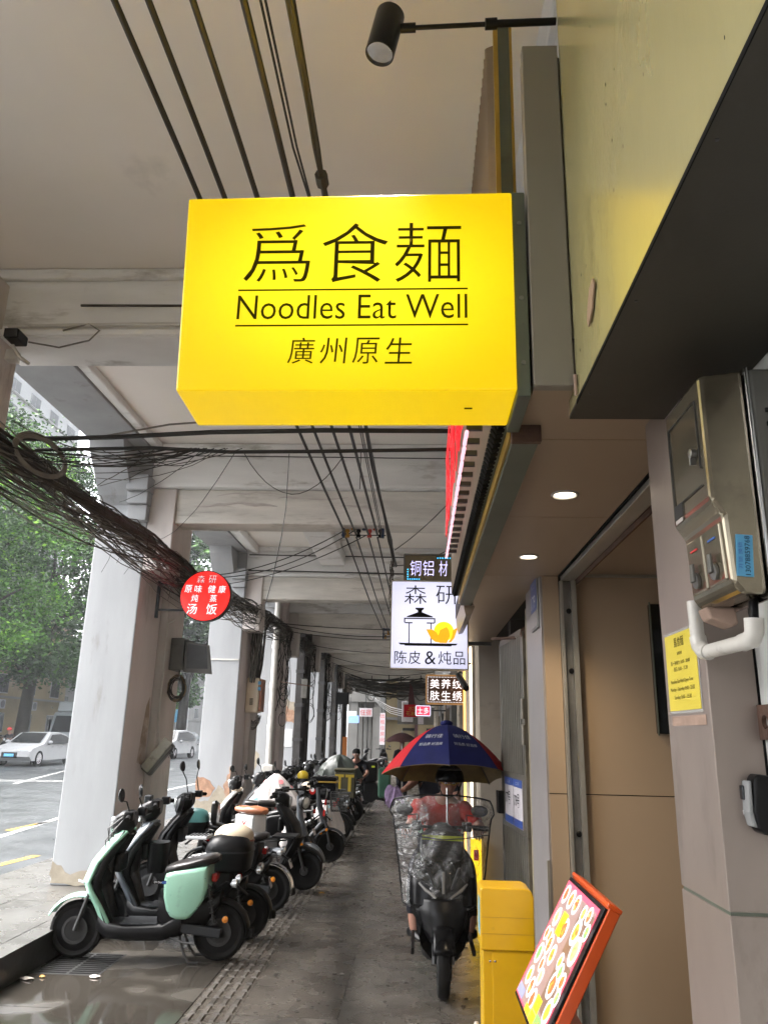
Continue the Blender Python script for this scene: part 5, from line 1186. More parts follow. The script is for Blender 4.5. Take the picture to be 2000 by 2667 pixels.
for k, (a, b, d) in enumerate([((-2.6, 9.0, 3.5), (-.80, 8.35, 3.95), .12), ((-2.55, 9.2, 3.52), (-.72, 8.35, 3.93), .14), ((-2.6, 9.6, 3.5), (-.60, 8.4, 3.88), .10), ((-.33, 9.2, 3.7), (.33, 7.4, 3.5), .05), ((-.3, 9, 3.85), (.30, 7.5, 4.0), .03), ((-2.8, 15.5, 3.8), (-.3, 16.9, 3.8), .10), ((-2.8, 16, 3.75), (.5, 17, 3.8), .12), ((-2.8, 20, 3.9), (.5, 19, 3.7), .12), ((-2.8, 22, 3.9), (.3, 23, 3.7), .2), ((-2.8, 25, 3.9), (.5, 24, 3.6), .25), ((-2.8, 28, 3.9), (.5, 28, 3.7), .3), ((-2.8, 14.4, 3.7), (-.2, 15.5, 3.75), .04), ((-2.9, 30.5, 3.7), (.6, 30.2, 3.6), .2), ((-2.9, 31, 3.6), (.6, 31, 3.5), .1), ((-2.9, 30, 3.75), (.6, 31.4, 3.7), .15)]):
    o = MB().tube(sag(a, b, d, 12), .006 if k < 5 else .009, 5, cap=False).build('slack_cable', M['cable'])
    tag(o, ['upper thin wire from the red sign to the blue bracket', 'middle thin wire from the red sign to the blue bracket', 'lowest thin wire from the red sign to the blue bracket', 'lower slack wire from the taped bundle to the blue lit sign', 'upper slack wire from the taped bundle towards the wall', 'slack cable crossing just before the downpipe', 'slack cable crossing at the downpipe to the shop side', 'slack cable crossing by the first dark riser', 'deep sagging cable crossing past the first dark riser', 'sagging cable crossing under the fifth beam', 'lowest sagging cable crossing near the row end', 'short slack cable reaching the taped bundle', 'sagging cable at the far opening on the near side', 'low cable at the very end of the walkway', 'crossing cable at the end of the walkway'][k], 'cable', 'slack cables strung across the walkway')
# the hanging tangle and meter boxes on the second column, distribution box on the first
tg = base('cable_drop', (-2.85, 14.3, 3.2), 'thick drop of tangled cables hanging beside the second column', 'cable bundle')
for k in range(34):
    x, y = -2.92 + rnd.uniform(-.13, .16), 13.9 + rnd.uniform(-.3, .3); P = [(x + .1, y, 3.72)]
    for j in range(1, 8): P.append((-2.94 + (x + 2.94) * (1 - j / 9) + rnd.uniform(-.02, .02), y + rnd.uniform(-.03, .03), 3.72 - j * .17))
    MB().tube(P, rnd.uniform(.006, .012), 5, cap=False).build('cable_strand', M[rnd.choice(('cable', 'cable_b', 'cable_b', 'cable_g'))], tg)
for k in range(14):
    r_ = rnd.uniform(.08, .17)
    MB().tube([(-2.93 + rnd.uniform(-.02, .02) + r_ * .7 * math.cos(a), 14.0 + rnd.uniform(-.02, .02), 1.98 + r_ * 1.5 * math.sin(a)) for a in [math.pi * (1 + j / 12) for j in range(13)]], .007, 4).build('cable_loop', M[rnd.choice(('cable', 'cable_g', 'cable_b'))], tg)
for q_, (yy, n_) in enumerate([(16.6, 16), (20.6, 14), (24.8, 14), (28.2, 12)]):
    hg = base('cable_drop', (-2.9, yy, 3.2), ['dark clump of cables hanging beside the grey downpipe', 'cable clump hanging at the first dark riser', 'cable clump hanging at the middle dark riser', 'cable clump hanging by the black board'][q_], 'cable bundle', 'cable clumps hanging along the columns')
    for k in range(n_):
        x, y = -2.9 + rnd.uniform(-.12, .16), yy + rnd.uniform(-.4, .4); ln = rnd.uniform(.5, 1.9); P = [(x, y, 3.85)]
        for j in range(1, 7): P.append((x + rnd.uniform(-.05, .05), y + rnd.uniform(-.06, .06), 3.85 - ln * j / 6))
        MB().tube(P, rnd.uniform(.006, .012), 4, cap=False).build('cable_strand', M[rnd.choice(('cable', 'cable', 'cable_b'))], hg)
    for k in range(5):
        r_ = rnd.uniform(.10, .22); zc = rnd.uniform(1.9, 3.3)
        MB().tube([(-2.86 + r_ * .7 * math.cos(a), yy, zc + r_ * 1.2 * math.sin(a)) for a in [2 * math.pi * j / 14 for j in range(14)]], .008, 4, closed=True).build('cable_loop', M['cable'], hg)
fb_ = base('fuse_box', (-2.9, 14, 2.3), 'pale vented fuse box on the side of the second column', 'fuse box')
MB().box(-3.045, -2.82, 13.75, 14.1, 2.02, 2.62).build('case', M['cream'], fb_, bevel=.02)
MB().box(-2.815, -2.77, 13.78, 14.08, 2.04, 2.60).build('side_board', M['leather_b'], fb_, bevel=.004)
for k in range(6): MB().box(-2.97, -2.91, 13.743, 13.749, 2.15 + .02 * k, 2.16 + .02 * k).build('vent_slot', M['ink'], fb_, smooth=False)
for z in (2.5, 2.4): MB().box(-2.84, -2.79, 13.742, 13.748, z, z + .06).build('sticker', M['sticker_b'], fb_, smooth=False)
db = base('distribution_box', (-2.85, 9.2, 2.4), 'open grey distribution box on the first column under the red sign', 'distribution box')
MB().box(-2.962, -2.80, 9.10, 9.50, 2.38, 2.76).build('case', M['meter_back'], db, bevel=.006)
MB().box(-2.79, -2.785, 9.13, 9.47, 2.41, 2.73).build('opening', M['ink'], db, smooth=False)
MB().prism([(-2.785, 2.72), (-2.50, 2.68), (-2.44, 2.34), (-2.785, 2.36)], 9.10, 9.125).build('door', M['meter_back'], db, bevel=.003)
MB().prism([(-2.75, 2.69), (-2.53, 2.66), (-2.49, 2.40), (-2.75, 2.40)], 9.094, 9.0985).build('door_panel', M['steel_dark'], db, smooth=False)
MB().box(-2.78, -2.70, 9.2, 9.3, 2.45, 2.6).build('breaker', M['plate'], db, smooth=False)
c1c = base('coiled_cable', (-2.85, 9.1, 2.2), 'coil of brown and black cable under the open distribution box', 'cable coil')
for k in range(9):
    rr = rnd.uniform(.09, .15)
    MB().tube([(-2.84 + rr * .75 * math.cos(a), 9.10 + rnd.uniform(-.02, .02), 2.17 + rr * 1.05 * math.sin(a)) for a in [2 * math.pi * j / 18 for j in range(18)]], .006, 5, closed=True).build('coil_turn', M[rnd.choice(('cable', 'cable_b', 'goldfab'))], c1c)
MB().tube([(-2.84, 9.12, 2.30), (-2.84, 9.15, 2.40)], .01, 5).build('hook', M['cable'], c1c)
sb = base('hanging_meter_case', (-2.85, 8.95, 1.5), 'dirty grey plastic case dangling askew from the first column', 'plastic case')
a1 = Vector((.62, 0, .80)).normalized()
MB().obox((-2.88, 8.80, 1.40), a1, (0, 1, 0), a1.cross(Vector((0, 1, 0))), .20, .055, .065).build('case', M['meter_back'], sb, bevel=.015)
MB().obox((-2.885, 8.735, 1.43), a1, (0, 1, 0), a1.cross(Vector((0, 1, 0))), .20, .012, .055).build('case_lid', mat('dirty_pale_plastic', (.34, .33, .27), .6, var=.15, scale=9, stain=(.1, .09, .07), sscale=12, samt=.5), sb, bevel=.01)
for k in range(7): MB().tube([(-2.78, 8.8, 1.55), (-2.74 + rnd.uniform(-.04, .04), 8.8 + rnd.uniform(-.04, .04), 1.50), (-2.72 + rnd.uniform(-.05, .05), 8.8 + rnd.uniform(-.05, .05), 1.40)], .004, 4).build('loose_wire', M['cable'], sb)
text('marking', '101', M['ink'], (-2.80, 8.72, 1.545), a1, a1.cross(Vector((0, 1, 0))) * -1, width=.07, height=.04, parent=sb, off=.004)
MB().tube([(-2.90, 8.85, 1.55), (-2.955, 8.9, 1.75), (-2.957, 8.9, 2.6), (-2.957, 8.9, 2.9), (-2.88, 8.92, 2.95)], .008, 6).build('supply_pipe', M['pvc'], sb)
# round red sign
rs = base('round_lightbox_sign', (-2.45, 8.6, 3.1), 'round red glowing sign with white characters hung off the first column', 'sign')
RC = Vector((-2.385, 8.35, 3.145)); RR = .288
MB().lathe(RC, (0, 1, 0), [(RR, 0), (RR, .09), (0, .09)], 48).build('drum', M['black'], rs)
MB().lathe(RC + Vector((0, -.002, 0)), (0, 1, 0), [(0, 0), (RR - .012, 0), (RR - .008, .004), (0, .004)], 48).build('sign_face', emis('red_acrylic_lit', (.92, .02, .015), .72), rs)
wlt = emis('white_letter_lit', (.95, .9, .95), .8)
for ch, dx, dz, s in (('森', -.065, .185, .085), ('研', .07, .185, .085), ('原', -.195, .075, .085), ('味', -.085, .075, .085), ('健', .07, .075, .085), ('康', .185, .075, .085), ('炖', -.115, -.03, .08), ('蒸', .095, -.03, .08), ('汤', -.135, -.15, .115), ('饭', .085, -.15, .12)):
    if dz > .15: text('character', ch, M['ink'], (RC.x + dx + .006, RC.y - .003, RC.z + dz - .008), (1, 0, 0), (0, 0, 1), height=s, width=s, parent=rs, off=.0025, shear=.08)
    text('character', ch, wlt, (RC.x + dx, RC.y - .003, RC.z + dz), (1, 0, 0), (0, 0, 1), height=s, width=s, parent=rs, off=.0035, shear=.08, thin=-.02 if dz > .15 else 0)
for z in (2.98, 3.28): MB().box(-2.955, RC.x - RR * .7, 8.42, 8.44, z, z + .02).build('arm', M['black'], rs, smooth=False)
MB().box(-2.958, -2.93, 8.41, 8.45, 2.9, 3.36).build('arm_plate', M['black'], rs, smooth=False)
# downpipe
dp = base('downpipe', (-2.96, 15.6, 0), 'grey plastic rain downpipe with collars beside the third column', 'downpipe')
for (z0, z1) in [(.2, .98), (1.06, 1.75), (1.83, 2.55), (2.63, 3.35), (3.43, 4.3)]: MB().cyl((-2.93, 15.7, z0), (-2.93, 15.7, z1), .062, n=16).build('pipe_length', M['pvc'], dp)
for z in (1.02, 1.79, 2.59, 3.39): MB().cyl((-2.93, 15.7, z - .045), (-2.93, 15.7, z + .045), .076, n=16).build('collar', M['pvc'], dp)
MB().box(-3.04, -2.82, 15.6, 15.8, .92, 1.08).build('hopper', M['pvc'], dp, bevel=.02)
for k, (y, m) in enumerate([(18.9, 'steel_dark'), (23.2, 'steel_dark'), (26.7, 'steel_dark')]):
    t = base('conduit_riser', (-2.92, y, 0), ['dark trunking riser with a grey box nearest the downpipe', 'wide dark trunking riser in the middle of the column row', 'dark trunking riser with a black board at the far columns'][k], 'trunking', 'dark trunking risers by the columns')
    MB().box(-2.98, -2.80, y, y + .12, .2, 4.6).build('trunking', M['dark_side'], t, bevel=.01)
    for j in range(5): MB().box(-2.99, -2.78, y - .012, y + .13, .7 + j * .8, .78 + j * .8).build('strap', M['steel_dark'], t, smooth=False)
    if k == 0: MB().box(-2.82, -2.68, y - .1, y - .015, 2.5, 2.95).build('box', M['meter_back'], t, bevel=.01)
    if k == 2: MB().box(-2.78, -2.35, y - .1, y - .06, 2.65, 3.05).build('black_board', M['ink'], t, smooth=False)
rd_ = MB().tube([(-2.85, 16.0, 2.70), (-2.2, 16.0, 2.62)], .012, 6).build('bracket_arm', M['rust']); tag(rd_, 'rusty bracket arm sticking out by the downpipe', 'bracket')
cm_ = base('wall_camera', (-2.9, 4.6, 4.3), 'small black security camera with white bracket on the near beam', 'camera')
MB().box(-2.80, -2.70, 4.46, 4.60, 4.20, 4.27).build('camera_body', M['black'], cm_, bevel=.012)
MB().box(-2.795, -2.705, 4.455, 4.459, 4.205, 4.265).build('camera_face', M['glass_dark'], cm_, smooth=False)
MB().tube([(-2.78, 4.55, 4.19), (-2.74, 4.58, 4.12), (-2.70, 4.65, 4.10)], .014, 8).build('camera_arm', M['pvc'], cm_)
MB().box(-2.84, -2.77, 4.58, 4.66, 4.10, 4.18).build('junction_box', M['pvc'], cm_, bevel=.006)
MB().tube([(-2.70, 4.6, 4.24), (-2.5, 4.64, 4.22), (-2.3, 4.65, 4.28), (-2.24, 4.655, 4.36), (-2.32, 4.655, 4.41), (-2.5, 4.655, 4.36)], .006, 6).build('camera_lead', M['cable_g'], cm_)
# ================================================================== THE STREET OUTSIDE
def tree(x, y, h, cr_, label, seed, n=5200, ls=.20, trunk_r=.36, low=.36, mats=('leaf_a', 'leaf_b', 'leaf_c')):
    r = random.Random(seed)
    t = base('street_tree', (x, y, 0), label, 'tree', 'street trees across the road')
    tr = MB()
    lean = Vector((r.uniform(-.08, .08), r.uniform(-.08, .08), 1)).normalized()
    top = Vector((x, y, 0)) + lean * h * .45
    tr.tube([(x, y, -.05), Vector((x, y, 0)) + lean * .5, Vector((x, y, 0)) + lean * h * .22, top], [trunk_r * 1.5, trunk_r, trunk_r * .85, trunk_r * .6], 10)
    tips = []
    for k in range(11):
        a = 2 * math.pi * k / 11 + r.uniform(-.3, .3); b = Vector((x, y, 0)) + lean * h * r.uniform(.2, .44)
        e = Vector((x + cr_ * .72 * math.cos(a) * r.uniform(.5, 1), y + cr_ * .72 * math.sin(a) * r.uniform(.5, 1), h * r.uniform(.45, .88)))
        m_ = b.lerp(e, .5) + Vector((r.uniform(-.4, .4), r.uniform(-.4, .4), r.uniform(-.1, .6)))
        tr.tube([b, m_, e], [trunk_r * .42, trunk_r * .25, .04], 6); tips += [m_, e]
    tr.build('trunk', M['bark'], t)
    # crown: clumps of leaf faces spread through its volume
    mb = MB(); cl = []
    for k in range(110):
        a = r.uniform(0, 6.283); q = math.sqrt(r.uniform(.03, 1)); zz = r.uniform(low, 1.0)
        prof = math.sin(min(1, (zz - low) / (1 - low) * .92 + .12) * math.pi) ** .6
        cl.append((Vector((x + cr_ * q * prof * math.cos(a), y + cr_ * q * prof * math.sin(a), h * zz)), r.uniform(.6, 1.5), r.choice((0, 0, 1, 1, 1, 2))))
    for k in range(n):
        c, s, mi = cl[r.randrange(len(cl))]
        p = c + Vector((r.gauss(0, .55) * s, r.gauss(0, .55) * s, r.gauss(0, .38) * s))
        d1 = Vector((r.uniform(-1, 1), r.uniform(-1, 1), r.uniform(-.5, .5))).normalized(); d2 = d1.cross(Vector((r.uniform(-1, 1), r.uniform(-1, 1), r.uniform(-1, 1)))).normalized()
        L_ = ls * r.uniform(.6, 1.4); w_ = L_ * .55
        mb.cur = mi if r.random() < .8 else r.randrange(3)
        mb.add([p - d1 * L_, p + d2 * w_, p + d1 * L_, p - d2 * w_], [(0, 1, 2, 3)])
    o = mb.build('crown', [M[m] for m in mats], t, smooth=False, fixn=False)
    return t
tree(-21.5, 34.0, 17.0, 5.6, 'broad leafy street tree nearest on the far side of the road', 3, 60000, .095, .34, .27, ('leaf_a', 'leaf_b', 'leaf_c'))
tree(-23.5, 46, 18.5, 6.0, 'tall dark street tree behind the white saloon car', 5, 36000, .14, .40, .25, ('leaf_a', 'leaf_a', 'leaf_b'))
tree(-28.5, 43, 18, 6.5, 'dark street tree at the left edge behind the saloon car', 8, 30000, .15, .45, .25, ('leaf_a', 'leaf_a', 'leaf_b'))
tree(-23.5, 59, 19, 6.0, 'dark street tree behind the grey minibus', 11, 22000, .18, .40, .26, ('leaf_a', 'leaf_a', 'leaf_b'))
tree(-26.0, 78, 20, 7.0, 'hazy street tree seen between the first two columns', 14, 16000, .24, .40, .22, ('leaf_a', 'leaf_b', 'leaf_b'))
tree(-33.5, 94, 15, 5.0, 'bright young street tree seen low between the columns', 17, 9000, .20, .25, .22, ('leaf_b', 'leaf_c', 'leaf_c'))
tree(-36, 135, 24, 9.0, 'distant faded street tree far down the road', 21, 8000, .36, .45, .15, ('leaf_a', 'leaf_b', 'leaf_b'))
tree(-20, 66, 21, 7.0, 'tall faded street tree rising beside the first column', 27, 22000, .22, .45, .36, ('leaf_a', 'leaf_a', 'leaf_b'))
yl = facade('street_building', -48, -33, 36, 72, 11, 'bld_y', 'yellow rendered building across the street behind the trees', 'building', None, '+x', 8, 3, 1.2, 1.7, 1.5)
for k in range(6):
    y = 39 + 5.2 * k
    a = MB().box(-32.93, -32.5, y, y + .9, 3.0, 3.7).build('air_conditioner', M['bld_w'], yl, bevel=.03)
    MB().lathe((-32.495, y + .45, 3.35), (1, 0, 0), [(.28, 0), (.28, .03), (0, .03)], 18).build('fan_grille', M['steel_dark'], a)
facade('street_building', -48, -36, 76, 110, 9, 'bld_g', 'grey low block further down the street behind the lamp posts', 'building', None, '+x', 7, 2, 3.4, 1.6, 1.4)
facade('tower_block', -66, -47, 52, 96, 46, 'bld_w', 'tall pale tower block rising above the trees at left', 'building', None, '+x', 9, 14, 3, 2.4, 1.5)
facade('street_building', -60, -34, 116, 190, 14, 'bld_g', 'far grey building closing the view between the columns', 'building', None, '+x', 10, 3, 3.4, 2.2, 1.5)

def car(name, loc, rz, paint, label, kind='sedan', group='cars on the wet road', lights=False):
    t = empty(name, loc, label, 'car', group, rz)
    Lc, Wc = 4.75, 1.82
    if kind == 'sedan':
        side = [(2.36, .42), (2.34, .66), (2.1, .80), (1.15, .96), (.35, 1.42), (-.55, 1.46), (-1.15, 1.36), (-1.75, 1.04), (-2.25, 1.0), (-2.36, .75), (-2.34, .40), (-2.1, .26), (2.1, .22)]
        roof = [(1.05, .97), (.32, 1.39), (-.55, 1.43), (-1.10, 1.33), (-1.62, 1.04)]
    else:
        side = [(2.2, .5), (2.2, .85), (2.0, .98), (1.2, 1.1), (.55, 1.62), (-.9, 1.68), (-1.7, 1.55), (-2.1, 1.15), (-2.2, .9), (-2.2, .45), (-2.0, .3), (2.0, .3)]
        roof = [(1.1, 1.11), (.52, 1.58), (-.9, 1.64), (-1.6, 1.5), (-1.95, 1.16)]
    def w_at(z): return Wc / 2 * (1.0 if z < .9 else 1.0 - .22 * (z - .9) / .6)
    k = len(side); vs = []; fs = []
    cols_ = [-1, -.92, .92, 1]
    for s in cols_:
        for (x, z) in side:
            ins = .0 if abs(s) < 1 else .06
            xx = x * (1 - ins * .35); zz = z - (ins * .35 if z > .5 else -ins * .2)
            vs.append((xx, s * w_at(z), zz))
    for c in range(3):
        for i in range(k): fs.append((c * k + i, c * k + (i + 1) % k, (c + 1) * k + (i + 1) % k, (c + 1) * k + i))
    fs.append(tuple(range(k - 1, -1, -1))); fs.append(tuple(3 * k + i for i in range(k)))
    b = MB().add(vs, fs).build('body', paint, t, bevel=.0)
    wnd = MB()
    for s in (-1, 1):
        y_ = lambda z, s=s: s * (w_at(z) + .035)
        pts = [roof[0], roof[1], roof[2], roof[3], roof[4]]
        a = [(p[0] - (.16 if i == 0 else 0), y_(p[1] - .05), p[1] - .05) for i, p in enumerate(pts)]
        wnd.add(a, [tuple(range(5))] if s > 0 else [tuple(range(4, -1, -1))])
    wnd.build('side_window', M['win'], t, smooth=False)
    (x0, z0), (x1, z1) = roof[0], roof[1]
    MB().add([(x0 + .10, -.70, z0 + .045), (x0 + .10, .70, z0 + .045), (x1 + .08, .58, z1 + .035), (x1 + .08, -.58, z1 + .035)], [(0, 1, 2, 3)]).build('windscreen', M['win'], t, smooth=False)
    (x0, z0), (x1, z1) = roof[4], roof[3]
    MB().add([(x0 - .12, -.66, z0 + .05), (x0 - .12, .66, z0 + .05), (x1 - .10, .56, z1 + .04), (x1 - .10, -.56, z1 + .04)], [(0, 1, 2, 3)]).build('rear_window', M['win'], t, smooth=False)
    fxw = 1.45 if kind == 'sedan' else 1.35
    for x in (fxw, -fxw):
        for s in (-1, 1):
            w = MB().lathe((x, s * (Wc / 2 - .16), .33), (0, s, 0), [(.0, -.05), (.33, -.05), (.34, .06), (.33, .17), (.24, .175), (.22, .15)], 24).build('wheel', M['rubber'], t)
            rm = MB().lathe((x, s * (Wc / 2 - .01), .33), (0, s, 0), [(.235, -.02), (.225, .012), (.19, -.01), (.05, -.01), (.04, .01), (0, .012)], 24)
            for q in range(10):
                a = 2 * math.pi * q / 10; rm.tube([(x + .04 * math.cos(a), s * (Wc / 2 - .008), .33 + .04 * math.sin(a)), (x + .21 * math.cos(a), s * (Wc / 2 - .006), .33 + .21 * math.sin(a))], .016, 4)
            rm.build('rim', M['plate'], w)
            MB().lathe((x, s * (Wc / 2 - .02), .345), (0, s, 0), [(.0, 0), (.385, 0), (.385, .004), (.0, .004)], 24).build('wheel_arch', M['black'], t)
    for s in (-1, 1):
        MB().box(2.12 if kind == 'sedan' else 2.0, 2.33 if kind == 'sedan' else 2.19, s * .62 - .18, s * .62 + .18, .60, .74).build('headlight', emis('headlight_lit', (1, .97, .9), 3.5) if lights else M['clear_lens'], t, bevel=.03)
        MB().box(-2.32 if kind == 'sedan' else -2.2, -2.15 if kind == 'sedan' else -2.05, s * .66 - .16, s * .66 + .16, .74, .88).build('tail_light', M['red_lens'], t, bevel=.03)
        MB().ell((.82, s * 1.02, 1.02), (.07, .11, .08), 10, 8).build('wing_mirror', paint, t)
        for x in (.35, -.55): MB().box(x - .09, x + .09, s * (Wc / 2) - .01 if s > 0 else -Wc / 2 - .012, s * (Wc / 2) + .012 if s > 0 else -Wc / 2 + .01, .80, .82).build('door_handle', M['chrome'], t, bevel=.004)
    MB().box(2.30 if kind == 'sedan' else 2.17, 2.372 if kind == 'sedan' else 2.21, -.36, .36, .36, .60).build('grille', M['black'], t, bevel=.02)
    MB().box(2.36 if kind == 'sedan' else 2.2, 2.385 if kind == 'sedan' else 2.22, -.22, .22, .42, .54).build('number_plate', M['sticker_b'], t, smooth=False)
    return t
car('parked_car', (-17.75, 36.6, 0), R(-92), M['car_w'], 'white saloon car on the wet road at far left', 'sedan')
car('parked_car', (-15.35, 49.0, 0), R(-96), M['car_w'], 'white hatchback half hidden behind the first column', 'suv')
car('parked_car', (-24.2, 80.0, 0), R(-88), M['car_w'], 'white car approaching with its nose towards us between the columns', 'sedan')
car('parked_car', (-26.9, 92.0, 0), R(-90), M['car_d'], 'dark car with lit headlights far down the road', 'sedan', lights=True)
bs = empty('minibus', (-21.0, 49.5, 0), 'pale grey electric minibus with lit headlight and green plate', 'minibus', None, R(-90))
MB().prism([(3.0, .35), (3.05, .9), (2.95, 1.5), (2.6, 2.45), (2.45, 2.6), (-3.0, 2.6), (-3.0, .35)], -1.05, 1.05).build('body', M['van_p'], bs, bevel=.10)
MB().prism([(2.4, 2.605), (2.3, 3.2), (-2.6, 3.2), (-2.7, 2.605)], -.95, .95).build('roof_box', M['van_p'], bs, bevel=.08)
MB().add([(2.985, -.88, 1.42), (2.985, .88, 1.42), (2.66, .82, 2.36), (2.66, -.82, 2.36)], [(0, 1, 2, 3)]).build('windscreen', M['win'], bs, smooth=False)
for s in (-1, 1):
    MB().ell((3.0, s * .80, .86), (.07, .2, .12), 12, 8).build('headlight', emis('bus_headlight_lit', (1, .98, .92), 4.0 if s > 0 else 1.5), bs)
    MB().box(2.6, 2.75, s * 1.22 - .1, s * 1.22 + .1, 1.5, 2.15).build('wing_mirror', M['black'], bs, bevel=.04)
    for x in (1.9, -1.9): MB().lathe((x, s * .95, .36), (0, s, 0), [(0, -.1), (.36, -.1), (.36, .12), (0, .12)], 20).build('wheel', M['rubber'], bs)
MB().box(3.02, 3.075, -.85, .85, .30, .62).build('bumper', M['dgrey'], bs, bevel=.03)
MB().box(3.078, 3.09, -.26, .26, .52, .66).build('number_plate', emis('green_plate', (.10, .6, .3), .1), bs, smooth=False)
MB().lathe((3.06, 0, 1.12), (1, 0, 0), [(.12, 0), (.12, .02), (.08, .03), (0, .03)], 18).build('badge', M['chrome'], bs)
# lamp posts and sign posts in the gap between the first columns
def lamp_post(x, y, h, arm, label):
    t = base('street_lamp', (x, y, 0), label, 'street lamp', 'street lamps between the columns')
    MB().tube([(x, y, 0), (x, y, h * .5), (x, y, h)], [.14, .11, .07], 10).build('pole', M['alloy'], t)
    MB().tube([(x, y, h - .05), (x + arm * .5, y, h + .12), (x + arm, y, h + .15)], .05, 6).build('arm', M['alloy'], t)
    MB().box(x + arm - .35, x + arm + .4, y - .15, y + .15, h + .10, h + .22).build('lamp_head', M['plate'], t, bevel=.03)
lamp_post(-20.4, 64, 7.0, 1.6, 'nearer street lamp with a long arm left of the road sign')
lamp_post(-24.8, 84, 10.6, 2.2, 'taller street lamp behind, seen against the hazy tree')
rsn = base('road_sign', (-22.6, 73, 0), 'small blue road sign on a post between the columns', 'road sign')
MB().cyl((-22.6, 73, 0), (-22.6, 73, 3.1), .06, n=8).build('post', M['alloy'], rsn)
MB().prism([(-22.95, 2.3), (-22.4, 2.4), (-22.25, 3.5), (-22.6, 3.55), (-22.7, 3.1), (-22.95, 3.0)], 72.9, 72.95).build('sign_panel', M['sticker_b'], rsn, smooth=False)
wp = base('sign_panel', (-21.9, 66, 0), 'white notice panel on a post beside the street lamp', 'sign')
MB().cyl((-21.9, 66, 0), (-21.9, 66, 3.6), .05, n=8).build('post', M['alloy'], wp); MB().box(-22.2, -21.6, 65.93, 65.95, 2.6, 3.7).build('panel', M['plate'], wp, smooth=False)
up_ = base('utility_pole', (-23.7, 79, 0), 'concrete utility pole beside the road sign', 'utility pole')
MB().tube([(-23.7, 79, 0), (-23.7, 79, 8.5)], [.22, .15], 10).build('pole', M['bld_g'], up_); MB().box(-24.3, -23.1, 78.95, 79.05, 7.6, 7.75).build('cross_arm', M['bld_g'], up_, smooth=False)
# rain: thin falling drops over the open road, and splashes on its surface
rn = MB(); r_ = random.Random(99)
for k in range(5200):
    y = 7 + 40 * r_.random() ** 1.4; x = -4.7 - (y * .75) * r_.random() - .3 * r_.random(); z = r_.uniform(.1, 9.5)
    l_ = r_.uniform(.10, .26) ; w = .0009 + .00007 * y
    dx = r_.uniform(.0, .012)
    rn.add([(x - w, y, z), (x + w, y, z), (x + dx, y + .001, z + l_)], [(0, 1, 2)])
rain = rn.build('rain', mat('rain_drop', (.60, .62, .63), .3, alpha=.26), None, smooth=False, fixn=False); tag(rain, kind='stuff')
spl = MB()
for k in range(3000):
    y = 8.5 + 30 * r_.random() ** 1.6; x = -4.6 - (y * .7) * r_.random(); s = r_.uniform(.006, .022)
    n_ = 5
    for q in range(n_):
        a = 2 * math.pi * q / n_ + r_.random(); d = Vector((math.cos(a), math.sin(a), 0))
        spl.add([(x + d.x * s - d.y * .004, y + d.y * s + d.x * .004, .006), (x + d.x * s + d.y * .004, y + d.y * s - d.x * .004, .006), (x + d.x * s * 1.8, y + d.y * s * 1.8, .006 + s * r_.uniform(.7, 2.0))], [(0, 1, 2)])
tag(spl.build('rain_splashes', mat('splash_water', (.40, .42, .43), .3, alpha=.3), None, smooth=False, fixn=False), kind='stuff')
# ================================================================== SCOOTERS
def ring(x, hy, z0, z1, p=3.0, n=20, yc=0.0, tilt=0.0):
    zc, hz = (z0 + z1) / 2, (z1 - z0) / 2; out = []
    for k in range(n):
        a = 2 * math.pi * k / n; c, s = math.cos(a), math.sin(a)
        yy = math.copysign(abs(c) ** (2 / p), c) * hy; zz = math.copysign(abs(s) ** (2 / p), s) * hz
        out.append((x + tilt * zz, yc + yy, zc + zz))
    return out
def body_loft(secs, p=3.0, n=20):
    return MB().loft([ring(*s[:4], p, n, 0, s[4] if len(s) > 4 else 0) for s in secs])
def wheel(t, x, r=.21, w=.085, style=5, disc=True, steer=0.0):
    def xf(mb):
        if steer:
            c, s = math.cos(steer), math.sin(steer)
            mb.v = [(x + (p[0] - x) * c - p[1] * s, (p[0] - x) * s + p[1] * c, p[2]) for p in mb.v]
        return mb
    hw = w / 2
    prof = [(r - .055, -hw * .75), (r - .03, -hw), (r - .012, -hw * .85), (r - .002, -hw * .4), (r, 0), (r - .002, hw * .4), (r - .012, hw * .85), (r - .03, hw), (r - .055, hw * .75), (r - .06, 0), (r - .055, -hw * .75)]
    ty = MB(); ty.lathe((x, 0, r), (0, 1, 0), prof, 32)
    tyre = xf(ty).build('tyre', M['rubber'], None)
    wh = xf(MB().lathe((x, 0, r), (0, 1, 0), [(r - .052, -hw * .7), (r - .075, -hw * .62), (r - .08, 0), (r - .075, hw * .62), (r - .052, hw * .7)], 28)).build('wheel', M['black'], t)
    tyre.parent = wh
    rm = MB().lathe((x, 0, r), (0, 1, 0), [(0, -.045), (.045, -.045), (.05, -.03), (.05, .03), (.045, .045), (0, .045)], 16)
    for k in range(style):
        a = 2 * math.pi * (k + .3) / style
        for o in (-.16, .16): rm.tube([(x + .04 * math.cos(a), .0, r + .04 * math.sin(a)), (x + (r - .07) * math.cos(a + o), 0, r + (r - .07) * math.sin(a + o))], .014, 5)
    xf(rm).build('rim', M['steel_dark'] if style == 5 else M['black'], wh)
    if disc:
        d = MB().lathe((x, .052, r), (0, 1, 0), [(.098, 0), (.098, .004), (.078, .004), (.078, 0), (.098, 0)], 28)
        xf(d).build('brake_disc', M['steel_dark'], wh)
    return wh
def fender(t, x, r, w, a0, a1, m, nm_='fender', gap=.018, nose=0.0, n=14):
    def fn(u, v):
        a = R(a0 + (a1 - a0) * u); s = (v - .5) * 2
        rr = r + gap - .022 * abs(s) ** 2.2 + nose * u * u * .06
        return (x + rr * math.cos(a), s * w / 2 * (1 - .3 * nose * u ** 3), r + rr * math.sin(a))
    return MB().grid(fn, n, 8).build(nm_, m, t, solid=.006, fixn=False)
